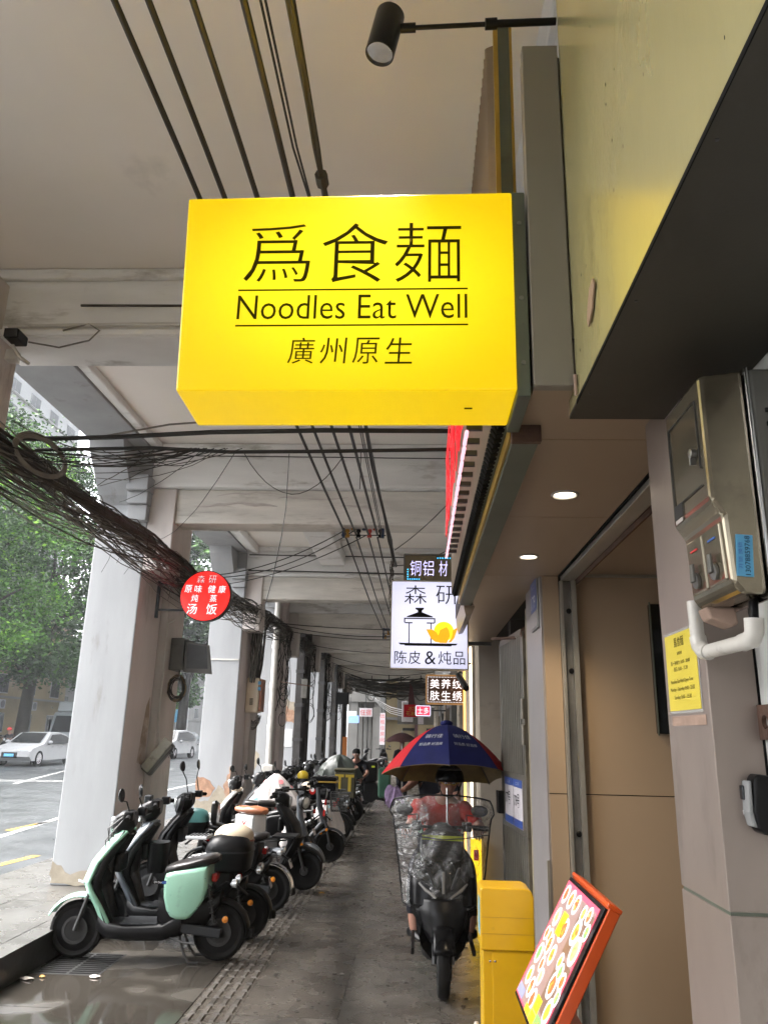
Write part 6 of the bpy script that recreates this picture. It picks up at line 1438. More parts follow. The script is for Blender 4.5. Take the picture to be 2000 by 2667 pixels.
def shield(t, prof, m, nm_, curve=.08, nv=10, solid=.012, sub=0):
    """prof: list of (x, z, half width) from the bottom up"""
    def fn(u, v):
        f = v * (len(prof) - 1); i = min(int(f), len(prof) - 2); q = f - i
        x = prof[i][0] + (prof[i + 1][0] - prof[i][0]) * q; z = prof[i][1] + (prof[i + 1][1] - prof[i][1]) * q; h = prof[i][2] + (prof[i + 1][2] - prof[i][2]) * q
        s = (u - .5) * 2
        return (x - curve * abs(s) ** 2.4, s * h, z)
    return MB().grid(fn, nv, (len(prof) - 1) * 4).build(nm_, m, t, solid=solid, fixn=False)
def handlebar(t, x, z, w=.33, rise=.05, mirrors=(1, 1), mirror_h=.2, grip='black', levers=True, mr='round', back=.08):
    hb = MB()
    P = [(x - back, -w, z), (x - back * .6, -w * .62, z + rise * .3), (x, -.10, z + rise * .2), (x, .10, z + rise * .2), (x - back * .6, w * .62, z + rise * .3), (x - back, w, z)]
    hbo = hb.tube(P, .012, 8).build('handlebar', M['black'], t)
    for s in (-1, 1):
        MB().tube([(x - back * .72, s * w * .70, z + rise * .15), (x - back, s * (w + .01), z)], .0185, 10).build('grip', M['rubber'], hbo)
        MB().box(x - back * .7 - .03, x - back * .7 + .04, s * w * .56 - .035, s * w * .56 + .035, z - .02, z + .045).build('switch_block', M['black'], hbo, bevel=.008)
        if levers: MB().tube([(x - back * .6 + .035, s * w * .58, z + .02), (x - back * .8 + .07, s * w * .95, z + .005)], .006, 5).build('brake_lever', M['steel_dark'], hbo)
    for i, s in enumerate((-1, 1)):
        if not mirrors[i]: continue
        c = Vector((x + .0, s * (w * .62 + .07), z + mirror_h)); st = Vector((x - back * .6, s * w * .55, z + .04))
        ms = MB().tube([st, st + Vector((.03, 0, mirror_h * .45)), c - Vector((0, 0, .04))], .0055, 6).build('mirror_stalk', M['black'], t)
        ax = Vector((-1, s * .12, .12)).normalized()
        rr = .052
        mbb = MB().lathe(c, ax, [(0, -.02), (rr * .7, -.016), (rr, 0), (rr, .004)], 18)
        if mr == 'oval': mbb.v = [(c.x + (p[0] - c.x), c.y + (p[1] - c.y) * 1.25, c.z + (p[2] - c.z) * .8) for p in mbb.v]
        mbb.build('mirror', M['black'], ms)
        mg = MB().lathe(c + ax * .005, ax, [(0, 0), (rr * .9, 0)], 18)
        if mr == 'oval': mg.v = [(p[0], c.y + (p[1] - c.y) * 1.25, c.z + (p[2] - c.z) * .8) for p in mg.v]
        mg.build('mirror_glass', M['mirror'], ms)
    return hbo
def number_plate(t, x, z, tx='', tilt=.35, w=.11, h=.085, m='plate'):
    ax = Vector((-1, 0, tilt)).normalized(); up = Vector((tilt, 0, 1)).normalized()
    p = MB().obox((x, 0, z), (0, 1, 0), up, ax, w / 2, h / 2, .002).build('number_plate', M[m], t, bevel=.003)
    if tx: text('plate_print', tx, M['ink_g'], Vector((x, 0, z)) + ax * .0025, (0, -1, 0), up, width=w * .75, height=h * .5, parent=p, off=.001)
    return p
def top_box(t, x, z, hx, hy, hz, m_low='black', m_top='black', red=False):
    lo = MB().loft([ring_xy(x, 0, z + q * hz * .52, hx * s, hy * s) for (q, s) in ((0, .82), (.12, .93), (.6, .99), (1, 1.0))]).build('top_box', M[m_low], t)
    MB().loft([ring_xy(x, 0, z + hz * .52 + q * hz * .48, hx * s, hy * s) for (q, s) in ((0, 1.02), (.06, 1.03), (.4, .97), (.72, .80), (.92, .52), (1, .2))]).build('box_lid', M[m_top], lo)
    MB().loft([ring_xy(x, 0, z + hz * .50 + q * .014, hx * 1.035, hy * 1.035) for q in (0, 1)]).build('box_rim', M['dgrey'] if m_top == 'black' else M[m_top], lo)
    if red: MB().box(x - hx - .02, x - hx + .01, -.05, .05, z + hz * .44, z + hz * .56).build('box_catch', M['red_lens'], lo, bevel=.006)
    return lo
def ring_xy(x, y, z, hx, hy, p=3.2, n=24):
    return [(x + math.copysign(abs(math.cos(a)) ** (2 / p), math.cos(a)) * hx, y + math.copysign(abs(math.sin(a)) ** (2 / p), math.sin(a)) * hy, z) for a in [2 * math.pi * k / n for k in range(n)]]

def scooter(name, loc, rz, label, color='black', L=1.12, seat_m='leather_k', panel=True, shield_m=None, r=.205, plate='', tail=True, stand=True, mirrors=(1, 1), mirror_h=.2, mr='round', hz=1.06, fender_m=None, rfender='black', inner='black', group='electric scooters parked along the columns', seat_z=.0, hw=.33, rack=True, lean=0.0, simple=False, legw=.19, head='low'):
    t = empty(name, loc, label, 'scooter', group, rz); t.rotation_euler = (lean, 0, rz)
    C_ = M[color]; SH = M[shield_m or color]
    fx, bx = L / 2, -L / 2
    wheel(t, fx, r, .085, 5 if not simple else 5, True, steer=.0)
    wheel(t, bx, r, .09, 5, True)
    # fork, stem, front fender
    fk = MB()
    for s in (-1, 1): fk.tube([(fx, s * .062, r), (fx - .05, s * .062, r + .16), (fx - .11, s * .055, r + .36)], .016, 8)
    fk.build('fork', M['steel_dark'], t)
    MB().tube([(fx - .10, 0, r + .33), (fx - .30, 0, hz - .02)], .026, 10).build('stem', M['black'], t)
    fender(t, fx, r, .15, 26, 138, M[fender_m] if fender_m else C_, 'front_fender', gap=.042, nose=.5)
    # leg shield with dark inner panel and floorboard
    if panel:
        prof = [(fx - .20, .24, .10), (fx - .125, .38, .135), (fx - .055, .50, legw * .92), (fx - .03, .56, legw), (fx - .08, .70, legw), (fx - .17, .82, legw * .88), (fx - .26, .92, legw * .6)]
        shield(t, prof, SH, 'leg_shield', curve=.085, solid=.02)
        ip = [(fx - .24, .26, .09), (fx - .19, .38, .12), (fx - .14, .50, legw * .80), (fx - .14, .58, legw * .9), (fx - .18, .70, legw * .9), (fx - .25, .82, legw * .8), (fx - .31, .91, legw * .55)]
        shield(t, ip, M[inner], 'inner_panel', curve=.03, solid=.06)
        MB().box(fx - .315, fx - .25, -.09, .09, .62, .76).build('glove_box', M[inner], t, bevel=.02)
    body_loft([(fx - .17, .07, .20, .34), (fx - .24, .12, .16, .285), (fx - .40, .15, .145, .265), (bx + .42, .15, .15, .275), (bx + .28, .13, .18, .36)], 4).build('floorboard', M['black'], t)
    MB().box(bx + .46, fx - .36, -.12, .12, .262, .275).build('foot_mat', M['dgrey'], t, bevel=.004)
    # body side covers, seat base and seat
    sz = seat_z
    if panel:
        ol = [(bx + .436, .58), (bx + .425, .625), (bx + .36, .645), (bx + .20, .672), (bx + .108, .685), (bx + .098, .66), (bx + .097, .52), (bx + .12, .445), (bx + .165, .375), (bx + .215, .318), (bx + .245, .306), (bx + .32, .306), (bx + .365, .325), (bx + .40, .37), (bx + .428, .46)]
        if sz: ol = [(a_, b_ + sz * (b_ - .2) / .45) for (a_, b_) in ol]
        cx_ = sum(p[0] for p in ol) / len(ol); cz_ = sum(p[1] for p in ol) / len(ol)
        MB().loft([[(cx_ + (p[0] - cx_) * k_, yy, cz_ + (p[1] - cz_) * k_) for p in ol] for (yy, k_) in ((-.158, .80), (-.152, .92), (-.138, .98), (-.11, 1.0), (.11, 1.0), (.138, .98), (.152, .92), (.158, .80))]).build('side_cover', C_, t)
        body_loft([(bx + .475, .09, .26, .50), (bx + .40, .125, .22, .45), (bx + .1, .12, .25, .45), (bx + .0, .09, .40, .50)], 3).build('frame_cover', M['black'], t)
    st = body_loft([(bx + .452, .05, .62 + sz, .655 + sz), (bx + .43, .10, .612 + sz, .675 + sz), (bx + .36, .132, .622 + sz, .70 + sz), (bx + .26, .142, .645 + sz, .722 + sz), (bx + .16, .142, .668 + sz, .752 + sz), (bx + .08, .125, .688 + sz, .762 + sz), (bx + .035, .07, .705 + sz, .752 + sz)], 2.6).build('seat', M[seat_m], t)
    # rear end
    sw = MB(); sw.obox((bx + .16, .09, r + .025), (1, 0, .12), (0, 1, 0), (-.12, 0, 1), .19, .028, .035); sw.obox((bx + .16, -.09, r + .025), (1, 0, .12), (0, 1, 0), (-.12, 0, 1), .19, .028, .035)
    sw.build('swing_arm', M['dgrey'], t, bevel=.012)
    for s in (-1, 1):
        sp_h = MB(); pts = []
        a, b = Vector((bx + .03, s * .10, r + .06)), Vector((bx + .10, s * .10, .55))
        for k in range(40):
            q = k / 39; c = a.lerp(b, q); an = 2 * math.pi * 7 * q; pts.append(c + Vector((math.cos(an) * .022, math.sin(an) * .022, 0)))
        sp_h.tube(pts, .0055, 4); sp_h.tube([a, b], .010, 6)
        sp_h.build('shock_absorber', M['steel_dark'], t)
    fender(t, bx, r, .13, 20, 188, M[rfender], 'rear_fender', gap=.03)
    MB().box(bx - .262, bx - .222, -.03, .03, .17, .235).build('mud_flap', M['rubber'], t, bevel=.008)
    if tail: MB().box(bx + .04, bx + .085, -.06, .06, .56 + sz, .62 + sz).build('tail_light', M['red_lens'], t, bevel=.012)
    if plate is not None: number_plate(t, bx - .20, .45, plate)
    if tail: MB().tube([(bx + .10, 0, .45), (bx - .02, 0, .55), (bx - .12, 0, .52), (bx - .20, 0, .46)], .012, 6).build('plate_bracket', M['black'], t)
    for s in (-1, 1): MB().lathe((bx - .05, s * .085, r + .10), (0, s, 0), [(.0, 0), (.024, 0), (.024, .012), (0, .02)], 14).build('side_reflector', M['orange_lens'], t)
    for s in (-1, 1): MB().lathe((bx - .10, s * .10, .56), (-1, 0, 0), [(0, -.03), (.03, -.01), (.034, .02), (0, .03)], 12).build('indicator', M['clear_lens'], t)
    if rack:
        rk = MB(); rk.tube([(bx + .10, .10, .68 + sz), (bx - .10, .10, .70 + sz), (bx - .15, .06, .70 + sz), (bx - .15, -.06, .70 + sz), (bx - .10, -.10, .70 + sz), (bx + .10, -.10, .68 + sz)], .009, 6)
        rk.build('rear_rack', M['steel_dark'], t)
    if stand:
        for s in (-1, 1):
            MB().tube([(bx + .30, s * .07, .20), (bx + .24, s * .10, .06), (bx + .20, s * .115, .012), (bx + .13, s * .12, .010)], .011, 6).build('centre_stand', M['steel_dark'], t)
        MB().tube([(bx + .36, .12, .18), (bx + .24, .14, .15), (bx + .16, .15, .15)], .008, 5).build('stand_lever', M['steel_dark'], t)
    handlebar(t, fx - .31, hz, hw, .05, mirrors, mirror_h, mr=mr)
    # headlight cowl and dash
    body_loft([(fx - .37, .05, hz - .08, hz + .03), (fx - .33, .085, hz - .13, hz + .045), (fx - .26, .095, hz - .16, hz + .035), (fx - .21, .07, hz - .14, hz + .0), (fx - .19, .03, hz - .10, hz - .04)], 2.6).build('handlebar_cowl', M['black'], t)
    MB().lathe((fx - .20, 0, hz - .07), (1, 0, -.1), [(.0, -.03), (.06, -.02), (.062, .012), (.045, .022), (0, .026)], 20).build('headlight', M['clear_lens'], t)
    for k in range(3): MB().tube([(fx - .30, .05 * (k - 1), hz - .02), (fx - .26 + .02 * k, .10 * (k - 1), hz - .10), (fx - .24, .03 * (k - 1), hz - .28)], .005, 4, cap=False).build('brake_cable', M['cable'], t)
    return t

def ebike(name, loc, rz, label, color='grey', L=1.05, r=.20, seat='leather_b', under='white_gloss', group='electric scooters parked along the columns', hz=1.02, basket=False, rackbox=False):
    t = empty(name, loc, label, 'electric bike', group, rz)
    fx, bx = L / 2, -L / 2; C_ = M[color]
    wheel(t, fx, r, .075, 5, True); wheel(t, bx, r, .075, 5, True)
    fk = MB()
    for s in (-1, 1): fk.tube([(fx, s * .06, r), (fx - .05, s * .06, r + .22), (fx - .09, s * .045, r + .34)], .016, 8)
    fk.build('fork', C_, t)
    MB().tube([(fx - .085, 0, r + .30), (fx - .17, 0, .72), (fx - .20, 0, hz - .06)], [.05, .042, .03], 12).build('steering_column', C_, t)
    fender(t, fx, r, .11, 15, 165, C_, 'front_fender', gap=.035, nose=.3); fender(t, bx, r, .11, 15, 190, C_, 'rear_fender', gap=.03)
    MB().tube([(fx - .12, 0, .50), (fx - .28, 0, .30), (bx + .30, 0, .27), (bx + .12, 0, .42), (bx + .08, 0, .62)], [.04, .05, .055, .045, .03], 12).build('frame', C_, t)
    MB().box(bx + .26, fx - .22, -.10, .10, .255, .29).build('footboard', M['black'], t, bevel=.012)
    body_loft([(bx + .44, .10, .20, .42), (bx + .42, .12, .18, .45), (bx + .22, .12, .18, .45), (bx + .20, .10, .20, .44)], 5).build('battery_case', C_, t)
    ub = body_loft([(bx + .22, .10, .47, .67), (bx + .20, .125, .45, .69), (bx - .10, .125, .45, .69), (bx - .12, .10, .47, .67)], 6).build('under_seat_box', M[under], t)
    MB().prism([(bx + .10, .62), (bx + .06, .56), (bx + .02, .62), (bx + .035, .62), (bx + .06, .585), (bx + .085, .62)], -.128, -.1265, f=lambda a, b, c: (a, b, c)).build('red_emblem', M['ink_r'], ub, smooth=False)
    body_loft([(bx + .30, .06, .70, .75), (bx + .26, .10, .69, .775), (bx + .08, .135, .69, .79), (bx + .04, .13, .70, .785)], 2.6).build('seat', M[seat], t)
    body_loft([(bx + .03, .12, .70, .77), (bx - .10, .125, .70, .78), (bx - .15, .10, .71, .775)], 2.6).build('rear_seat', M[seat], t)
    handlebar(t, fx - .22, hz, .29, .04, (0, 0), back=.10)
    MB().lathe((fx - .10, 0, hz - .14), (1, 0, -.1), [(.0, -.07), (.06, -.06), (.078, .0), (.078, .018), (.068, .02)], 24).build('headlight', M['black'], t)
    MB().lathe((fx - .08, 0, hz - .142), (1, 0, -.1), [(.066, 0), (.04, .014), (0, .018)], 20).build('headlight_glass', M['clear_lens'], t)
    for s in (-1, 1): MB().lathe((fx - .055, s * .075, r + .22), (0, s, 0), [(0, 0), (.02, 0), (.02, .008), (0, .01)], 12).build('reflector', M['orange_lens'], t)
    MB().tube([(bx + .25, .1, .2), (bx + .18, .2, .01)], .010, 6).build('side_stand', M['steel_dark'], t)
    MB().box(bx - .16, bx - .135, -.05, .05, .60, .66).build('tail_light', M['red_lens'], t, bevel=.01)
    if basket:
        bk = MB(); x0, x1, z0, z1 = fx - .02, fx + .24, .66, .90
        for k in range(8):
            q = k / 7
            bk.tube([(x0 + (x1 - x0) * q, -.16, z1), (x0 + .02 + (x1 - x0 - .04) * q, -.13, z0), (x0 + .02 + (x1 - x0 - .04) * q, .13, z0), (x0 + (x1 - x0) * q, .16, z1)], .003, 4)
            y = -.15 + .3 * q; bk.tube([(x0, y, z1), (x0 + .02, y * .85, z0), (x1 - .02, y * .85, z0), (x1, y, z1)], .003, 4)
        for z in (z0 + .08, z0 + .16, z1): bk.tube([(x0, -.16, z), (x1, -.16, z), (x1, .16, z), (x0, .16, z)], .0045, 4, closed=True)
        bk.build('basket', M['steel_dark'], t)
    return t

# 1 -- the mint scooter at the front of the row
mint = scooter('electric_scooter', (-2.073, 6.51, 0), R(184), 'mint green electric scooter nearest the camera with black seat', 'mint', L=1.10, seat_m='leather_k', plate=None, rfender='black', mirrors=(1, 1), mirror_h=.17, mr='round', hz=1.03, rack=False)
bdg = MB().box(-.18, -.035, .1525, .1545, .555, .58).build('maker_badge', M['ink'], mint, smooth=False)
text('badge_print', 'EM Day', M['ink_w'], (-.075, .1545, .567), (-1, 0, 0), (0, 0, 1), width=.06, height=.018, parent=bdg, off=.001)
MB().box(-.18, -.105, .1546, .1552, .559, .576).build('badge_blue', M['ink_b'], bdg, smooth=False)
for pts in ([(-.44, .1535, .60), (-.30, .1545, .615), (-.13, .1535, .60)], [(-.40, .150, .40), (-.30, .1545, .36), (-.17, .152, .36)]): MB().tube(pts, .0016, 4).build('panel_seam', M['ink'], mint)
for pts in ([(.26, .10, 1.0), (.36, .16, .86), (.34, .14, .70), (.30, .10, .62)], [(.24, -.1, 1.02), (.38, .02, .98), (.37, .06, .80)], [(.25, .14, 1.03), (.34, .20, .95), (.33, .12, .80)]): MB().tube(pts, .0045, 5, cap=False).build('control_cable', M['cable'], mint)
MB().box(.10, .19, .1275, .129, .20, .222).build('floor_sticker', M['plate'], mint, smooth=False)
MB().obox((.515, .135, .56), (.9, -.4, .2), (.4, .9, 0), (0, 0, 1), .03, .004, .008).build('chrome_trim', M['chrome'], mint, bevel=.002)
MB().box(.60, .74, -.07, -.02, .215, .235).build('wheel_stop', M['alloy'], mint, bevel=.004)
# 2 -- black scooter with grey leg shield, lettered seat cover and a big black top box
s2_ = scooter('electric_scooter', (-2.04, 7.12, 0), R(185), 'black electric scooter with grey leg shield, lettered seat and big top box', 'black', L=1.16, shield_m='grey', plate='3 0 7 2', hz=1.07, mirrors=(0, 0), seat_z=-.09, rack=False)
MB().loft([ring_xy(.20, .0, .52 + q * .24, .085 * s, .11 * s) for (q, s) in ((0, .8), (.2, .95), (1, 1))]).build('storage_bag', M['black'], s2_)
MB().box(.30, .36, -.05, .05, 1.08, 1.14).build('phone_holder', M['dgrey'], s2_, bevel=.01)
MB().obox((.34, .0, 1.0), (.5, 0, -.8), (0, 1, 0), (.8, 0, .5), .09, .055, .012).build('dash_panel', M['white_gloss'], s2_, bevel=.01)
top_box(s2_, -.42, .545, .20, .21, .31)
text('seat_lettering', 'FAB', M['ink_w'], (-.14, 0.0, .640), (0, -1, 0), (1, 0, -.14), width=.22, height=.13, parent=s2_, off=.016)
hl = MB().ell((-1.60, 7.16, .815), (.175, .135, .105), 22, 12, .40, 1).build('helmet', M['cream']); tag(hl, 'cream half helmet resting on the black top box', 'helmet')
MB().loft([ring_xy(-1.60, 7.16, .783 + q * .012, .182 - q * .004, .142 - q * .004, 2.2) for q in (0, 1)]).build('helmet_rim', M['leather_b'], hl)
sd_ = MB().box(-2.30, -2.08, 8.10, 8.34, .655, .69).build('striped_cushion', M['ink_w'], bevel=.012); tag(sd_, 'white and black striped cushion on the scooter with the chrome fender', 'cushion')
for k in range(6): MB().box(-2.29 + .036 * k, -2.275 + .036 * k, 8.102, 8.338, .6905, .692).build('stripe', M['ink'], sd_, smooth=False)
# 4 -- black scooter with a chrome rear fender
s4_ = scooter('electric_scooter', (-2.05, 8.22, 0), R(179), 'dark scooter with chrome rear fender behind the top box', 'black', L=1.2, plate='A 2 9', rfender='chrome', mirrors=(1, 1), mirror_h=.30, hz=1.05, seat_z=-.03, r=.215)
MB().lathe((.30, .16, .98), (.9, .3, .2), [(0, -.02), (.07, -.01), (.085, .03), (.07, .05), (0, .06)], 20).build('round_lamp', M['dgrey'], s4_)
MB().box(-.86, -.62, -.14, .14, .69, .715).build('flat_rack', M['black'], s4_, bevel=.008)
# 5 -- scooter facing the other way with a teal top box
s5_ = scooter('electric_scooter', (-1.84, 9.30, 0), R(6), 'black scooter parked nose out with a teal lidded top box', 'black', L=1.15, plate=None, hz=1.0, mirrors=(0, 0), seat_z=-.06)
top_box(s5_, -.70, .575, .17, .18, .27, 'black', 'teal', True)
body_loft([(-.50, .12, .70, .92), (-.47, .13, .66, .93), (-.43, .12, .68, .90)], 3).build('backrest', M['leather_k'], s5_)
# 6 -- white and black scooter
s6_ = scooter('electric_scooter', (-2.14, 10.85, 0), R(173), 'black scooter with white outer leg shield and cream glove lid', 'black', L=1.2, shield_m='white_gloss', plate='7 1', hz=1.08, mirrors=(1, 1), mirror_h=.14, seat_z=.0, mr='oval')
MB().box(.28, .36, -.20, .06, .90, .955).build('cream_lid', M['cream'], s6_, bevel=.02)
# 7 -- small grey e-bike facing the walkway
e7 = ebike('electric_bike', (-1.72, 10.10, 0), R(-33), 'small grey electric bike with brown seat facing the walkway', 'grey')
lg = text('box_print', 'HOT', M['ink_r'], (-.48, -.128, .53), (1, 0, 0), (.25, 0, 1), width=.10, height=.06, parent=e7, off=.002)
bg = MB().lathe((-1.52, 9.80, .34), (0, 0, 1), [(0, 0), (.09, .01), (.115, .08), (.10, .20), (.05, .33), (.015, .42), (.02, .45)], 14).build('plastic_bag', M['bag']); tag(bg, 'knotted clear plastic bag hanging from the grey electric bike', 'bag')
bg.data.transform(Matrix.Identity(4))
for v in bg.data.vertices: v.co.x += rnd.uniform(-.012, .012); v.co.y += rnd.uniform(-.012, .012)
# 8 -- dark bike with a basket and a delivery box
e8 = ebike('electric_bike', (-1.72, 11.35, 0), R(3), 'black electric bike with wire basket facing the walkway', 'dgrey', seat='leather_k', under='black', basket=True)
for y in (-.12, .14): MB().box(.42, .445, y - .04, y + .04, .60 if y < 0 else .72, .68 if y < 0 else .80).build('red_reflector', M['red_lens'], e8, bevel=.006)
number_plate(e8, .48, .52, '5 S 8', tilt=-.1)
s9_ = scooter('electric_scooter', (-2.05, 12.0, 0), R(180), 'black scooter carrying a black box with chrome topped lid', 'black', L=1.2, plate='', hz=1.08, mirrors=(0, 1), mirror_h=.2)
fb2 = MB().box(-.86, -.48, -.20, .20, .76, 1.0).build('carrier_box', M['black_gloss'], s9_, bevel=.03)
MB().box(-.87, -.47, -.21, .21, 1.0, 1.02).build('box_rim', M['gold'], fb2, bevel=.006)
MB().box(-.86, -.48, -.20, .20, 1.022, 1.08).build('box_lid', M['black_gloss'], fb2, bevel=.02)
for k in range(3): MB().box(-.80 + .11 * k, -.74 + .11 * k, -.15, .15, 1.081, 1.092).build('lid_rib', M['chrome'], fb2, bevel=.006)
text('box_print', '点点有好', M['ink_g'], (-.68, .2, .90), (-1, 0, 0), (0, 0, 1), width=.20, height=.035, parent=fb2, off=.004)
MB().lathe((-.52, .202, .88), (0, 1, 0), [(.045, 0), (.045, .003), (0, .004)], 18).build('round_sticker', M['red_lens'], fb2)
MB().lathe((-.52, .2055, .90), (0, 1, 0), [(.028, 0), (.028, .001), (0, .0015)], 16).build('sticker_centre', M['ink_w'], fb2)
# rain ponchos of dotted plastic draped over bikes
def poncho(loc, hx, hy, z0, z1, label, seed):
    r = random.Random(seed); ph = [r.uniform(0, 6.28) for _ in range(6)]
    def fn(u, v):
        a = 2 * math.pi * u; f = 1 - v
        fold = 1 + .13 * math.sin(4 * a + ph[0]) * f + .08 * math.sin(9 * a + ph[1] + 4 * v) * f + .04 * math.sin(19 * a + 6 * v)
        rr = (.06 + .94 * (1 - (1 - f) ** 1.9)) * fold if False else (.08 + .92 * math.sin(f * math.pi / 2) ** .85) * fold
        zt = z0 + (z1 - z0) * (v ** 1.1) + .05 * math.sin(3 * a + ph[2]) * f
        return (loc[0] + hx * rr * math.cos(a), loc[1] + hy * rr * math.sin(a), zt)
    o = MB().grid(fn, 56, 16).build('rain_poncho', M['bag'], None, fixn=False); tag(o, label, 'rain cover', 'dotted plastic rain covers')
    for k in range(34):
        u, v = r.random(), r.uniform(.05, .85); q = r.uniform(.02, .045)
        c = Vector(fn(u, v)); du = (Vector(fn(u + .01, v)) - c).normalized(); dv = (Vector(fn(u, v + .01)) - c).normalized(); n = du.cross(dv).normalized()
        if (c + n * .1 - Vector((loc[0], loc[1], c.z))).length < (c - Vector((loc[0], loc[1], c.z))).length: n = -n
        MB().add([c + n * .006 + du * q * math.cos(a) + dv * q * math.sin(a) for a in [2 * math.pi * j / 12 for j in range(12)]], [tuple(range(12))]).build('printed_dot', M[r.choice(('dot_r', 'dot_b', 'dot_r'))], o, smooth=False)
    return o
poncho((-2.05, 11.65, 0), .42, .40, .50, 1.12, 'white plastic rain cover with pink and blue dots on a bike', 3)
poncho((-1.38, 12.45, 0), .24, .36, .22, .86, 'white dotted rain cover hanging over a rear wheel', 4)
# 10.. the dense row beyond, dark scooters of the same kinds with their own loads
protoA = scooter('electric_scooter', (-2.05, 12.95, 0), R(180), 'black scooter right behind the dotted rain covers', 'black', L=1.22, plate='', hz=1.06, mirrors=(1, 0), mirror_h=.13)
kids = None
labels_row = ['black scooter carrying a khaki box with yellow lettering', 'dark grey scooter with white mirror backs mid row', 'black scooter just short of the khaki delivery box', 'dark scooter behind the khaki delivery box', 'dark scooter beside the red tail light mid row', 'black scooter under the dark green tarpaulin', 'black scooter with a large black delivery bag', 'dark scooter behind the seated person', 'last dark scooter before the orange board']
ys_ = [15.8, 13.4, 14.2, 16.6, 15.0, 18.2, 19.8, 20.6, 21.6]
for k, y in enumerate(ys_):
    c = copy_tree(protoA, None); c.location = (-2.02 + rnd.uniform(-.16, .14), y + rnd.uniform(-.12, .12), 0); c.rotation_euler = (rnd.uniform(-.06, .06), 0, R(180 + rnd.uniform(-17, 17)))
    c['label'] = labels_row[k]
s13 = scooter('electric_scooter', (-2.0, 17.4, 0), R(183), 'dark red sided scooter in the middle of the row', 'maroon', L=1.2, plate='', hz=1.07, mirrors=(0, 1), mirror_h=.15)
tb = base('delivery_box', (-1.42, 15.9, .8), 'khaki delivery box with two yellow T letters on a scooter', 'delivery box')
MB().box(-1.62, -1.22, 15.72, 16.1, .50, .98).build('box_body', M['khaki'], tb, bevel=.02)
MB().box(-1.63, -1.21, 15.71, 16.11, .985, 1.04).build('box_lid', M['khaki'], tb, bevel=.02)
for x in (-1.52, -1.32):
    MB().box(x - .085, x + .085, 15.712, 15.719, .88, .93).build('yellow_print', M['yellowprint'], tb, smooth=False)
    MB().box(x - .028, x + .028, 15.712, 15.719, .62, .879).build('yellow_print', M['yellowprint'], tb, smooth=False)
bb = base('delivery_bag', (-1.2, 19.9, .7), 'large black delivery bag with a lime tag near the row end', 'delivery box')
MB().box(-1.46, -.98, 19.6, 20.2, .58, 1.05).build('bag_body', M['black'], bb, bevel=.05)
MB().box(-1.12, -1.04, 19.58, 19.595, .92, .96).build('lime_tag', M['hiviz'], bb, smooth=False)
MB().prism([(-1.5, .56), (-1.0, .56), (-.78, .14), (-1.0, .18), (-1.1, .10), (-1.5, .2)], 19.65, 20.1).build('hanging_flap', M['black'], bb, bevel=.02)
def drape(c, hx, hy, z0, z1, m, nm_, seed, label, cat):
    r = random.Random(seed); ph = [r.uniform(0, 6.28) for _ in range(4)]
    def fn(u, v):
        a = 2 * math.pi * u; f = 1 - v; rr = (.05 + .95 * f ** .62) * (1 + .16 * math.sin(4 * a + ph[0]) + .10 * math.sin(9 * a + ph[1] + 3 * v) * f + .05 * math.sin(17 * a + 8 * v))
        return (c[0] + hx * rr * math.cos(a), c[1] + hy * rr * math.sin(a), z0 + (z1 - z0) * v ** .8 + (.09 * math.sin(3 * a + ph[2]) + .05 * math.sin(7 * a + ph[3])) * f * (.3 + v) * 1.4)
    o = MB().grid(fn, 44, 12).build(nm_, m, None, fixn=False); tag(o, label, cat); return o
drape((-1.78, 18.2), .50, .40, .75, 1.24, M['tarp'], 'tarpaulin', 9, 'dark green tarpaulin thrown over a scooter near the columns', 'tarpaulin')
ob = MB().box(-1.98, -1.86, 20.9, 20.94, .95, 1.62).build('orange_board', emis('orange_board_glow', (.85, .28, .05), .02)); tag(ob, 'narrow orange board standing behind the scooters', 'board')  # the board is no lamp; a faint glow is added to its orange
hy_ = MB().ell((-1.98, 13.9, .98), (.10, .09, .09), 16, 10, .35, 1).build('helmet', M['yellowsign']); tag(hy_, 'yellow helmet hanging among the dark scooters', 'helmet')
hc_ = MB().ell((-1.75, 12.9, .86), (.11, .10, .09), 16, 10, .35, 1).build('helmet', M['cream']); tag(hc_, 'cream helmet on the scooter behind the chrome lidded box', 'helmet')
sv = drape((-1.95, 13.0), .30, .22, .74, .92, M['black'], 'seat_cover', 12, 'black piped seat cover behind the dotted rain cover', 'seat cover')
for k, (x, y, rz_) in enumerate([(-2.2, 33.0, 178), (-1.9, 34.5, 175), (-1.55, 36.0, 90)]):
    c = copy_tree(protoA, None); c.location = (x, y, 0); c.rotation_euler = (0, 0, R(rz_)); c['label'] = ['dark scooter parked furthest left at the far end of the walkway', 'dark scooter in the middle at the far end', 'dark scooter furthest away at the end of the walkway'][k]; c['group'] = 'scooters at the far end of the walkway'

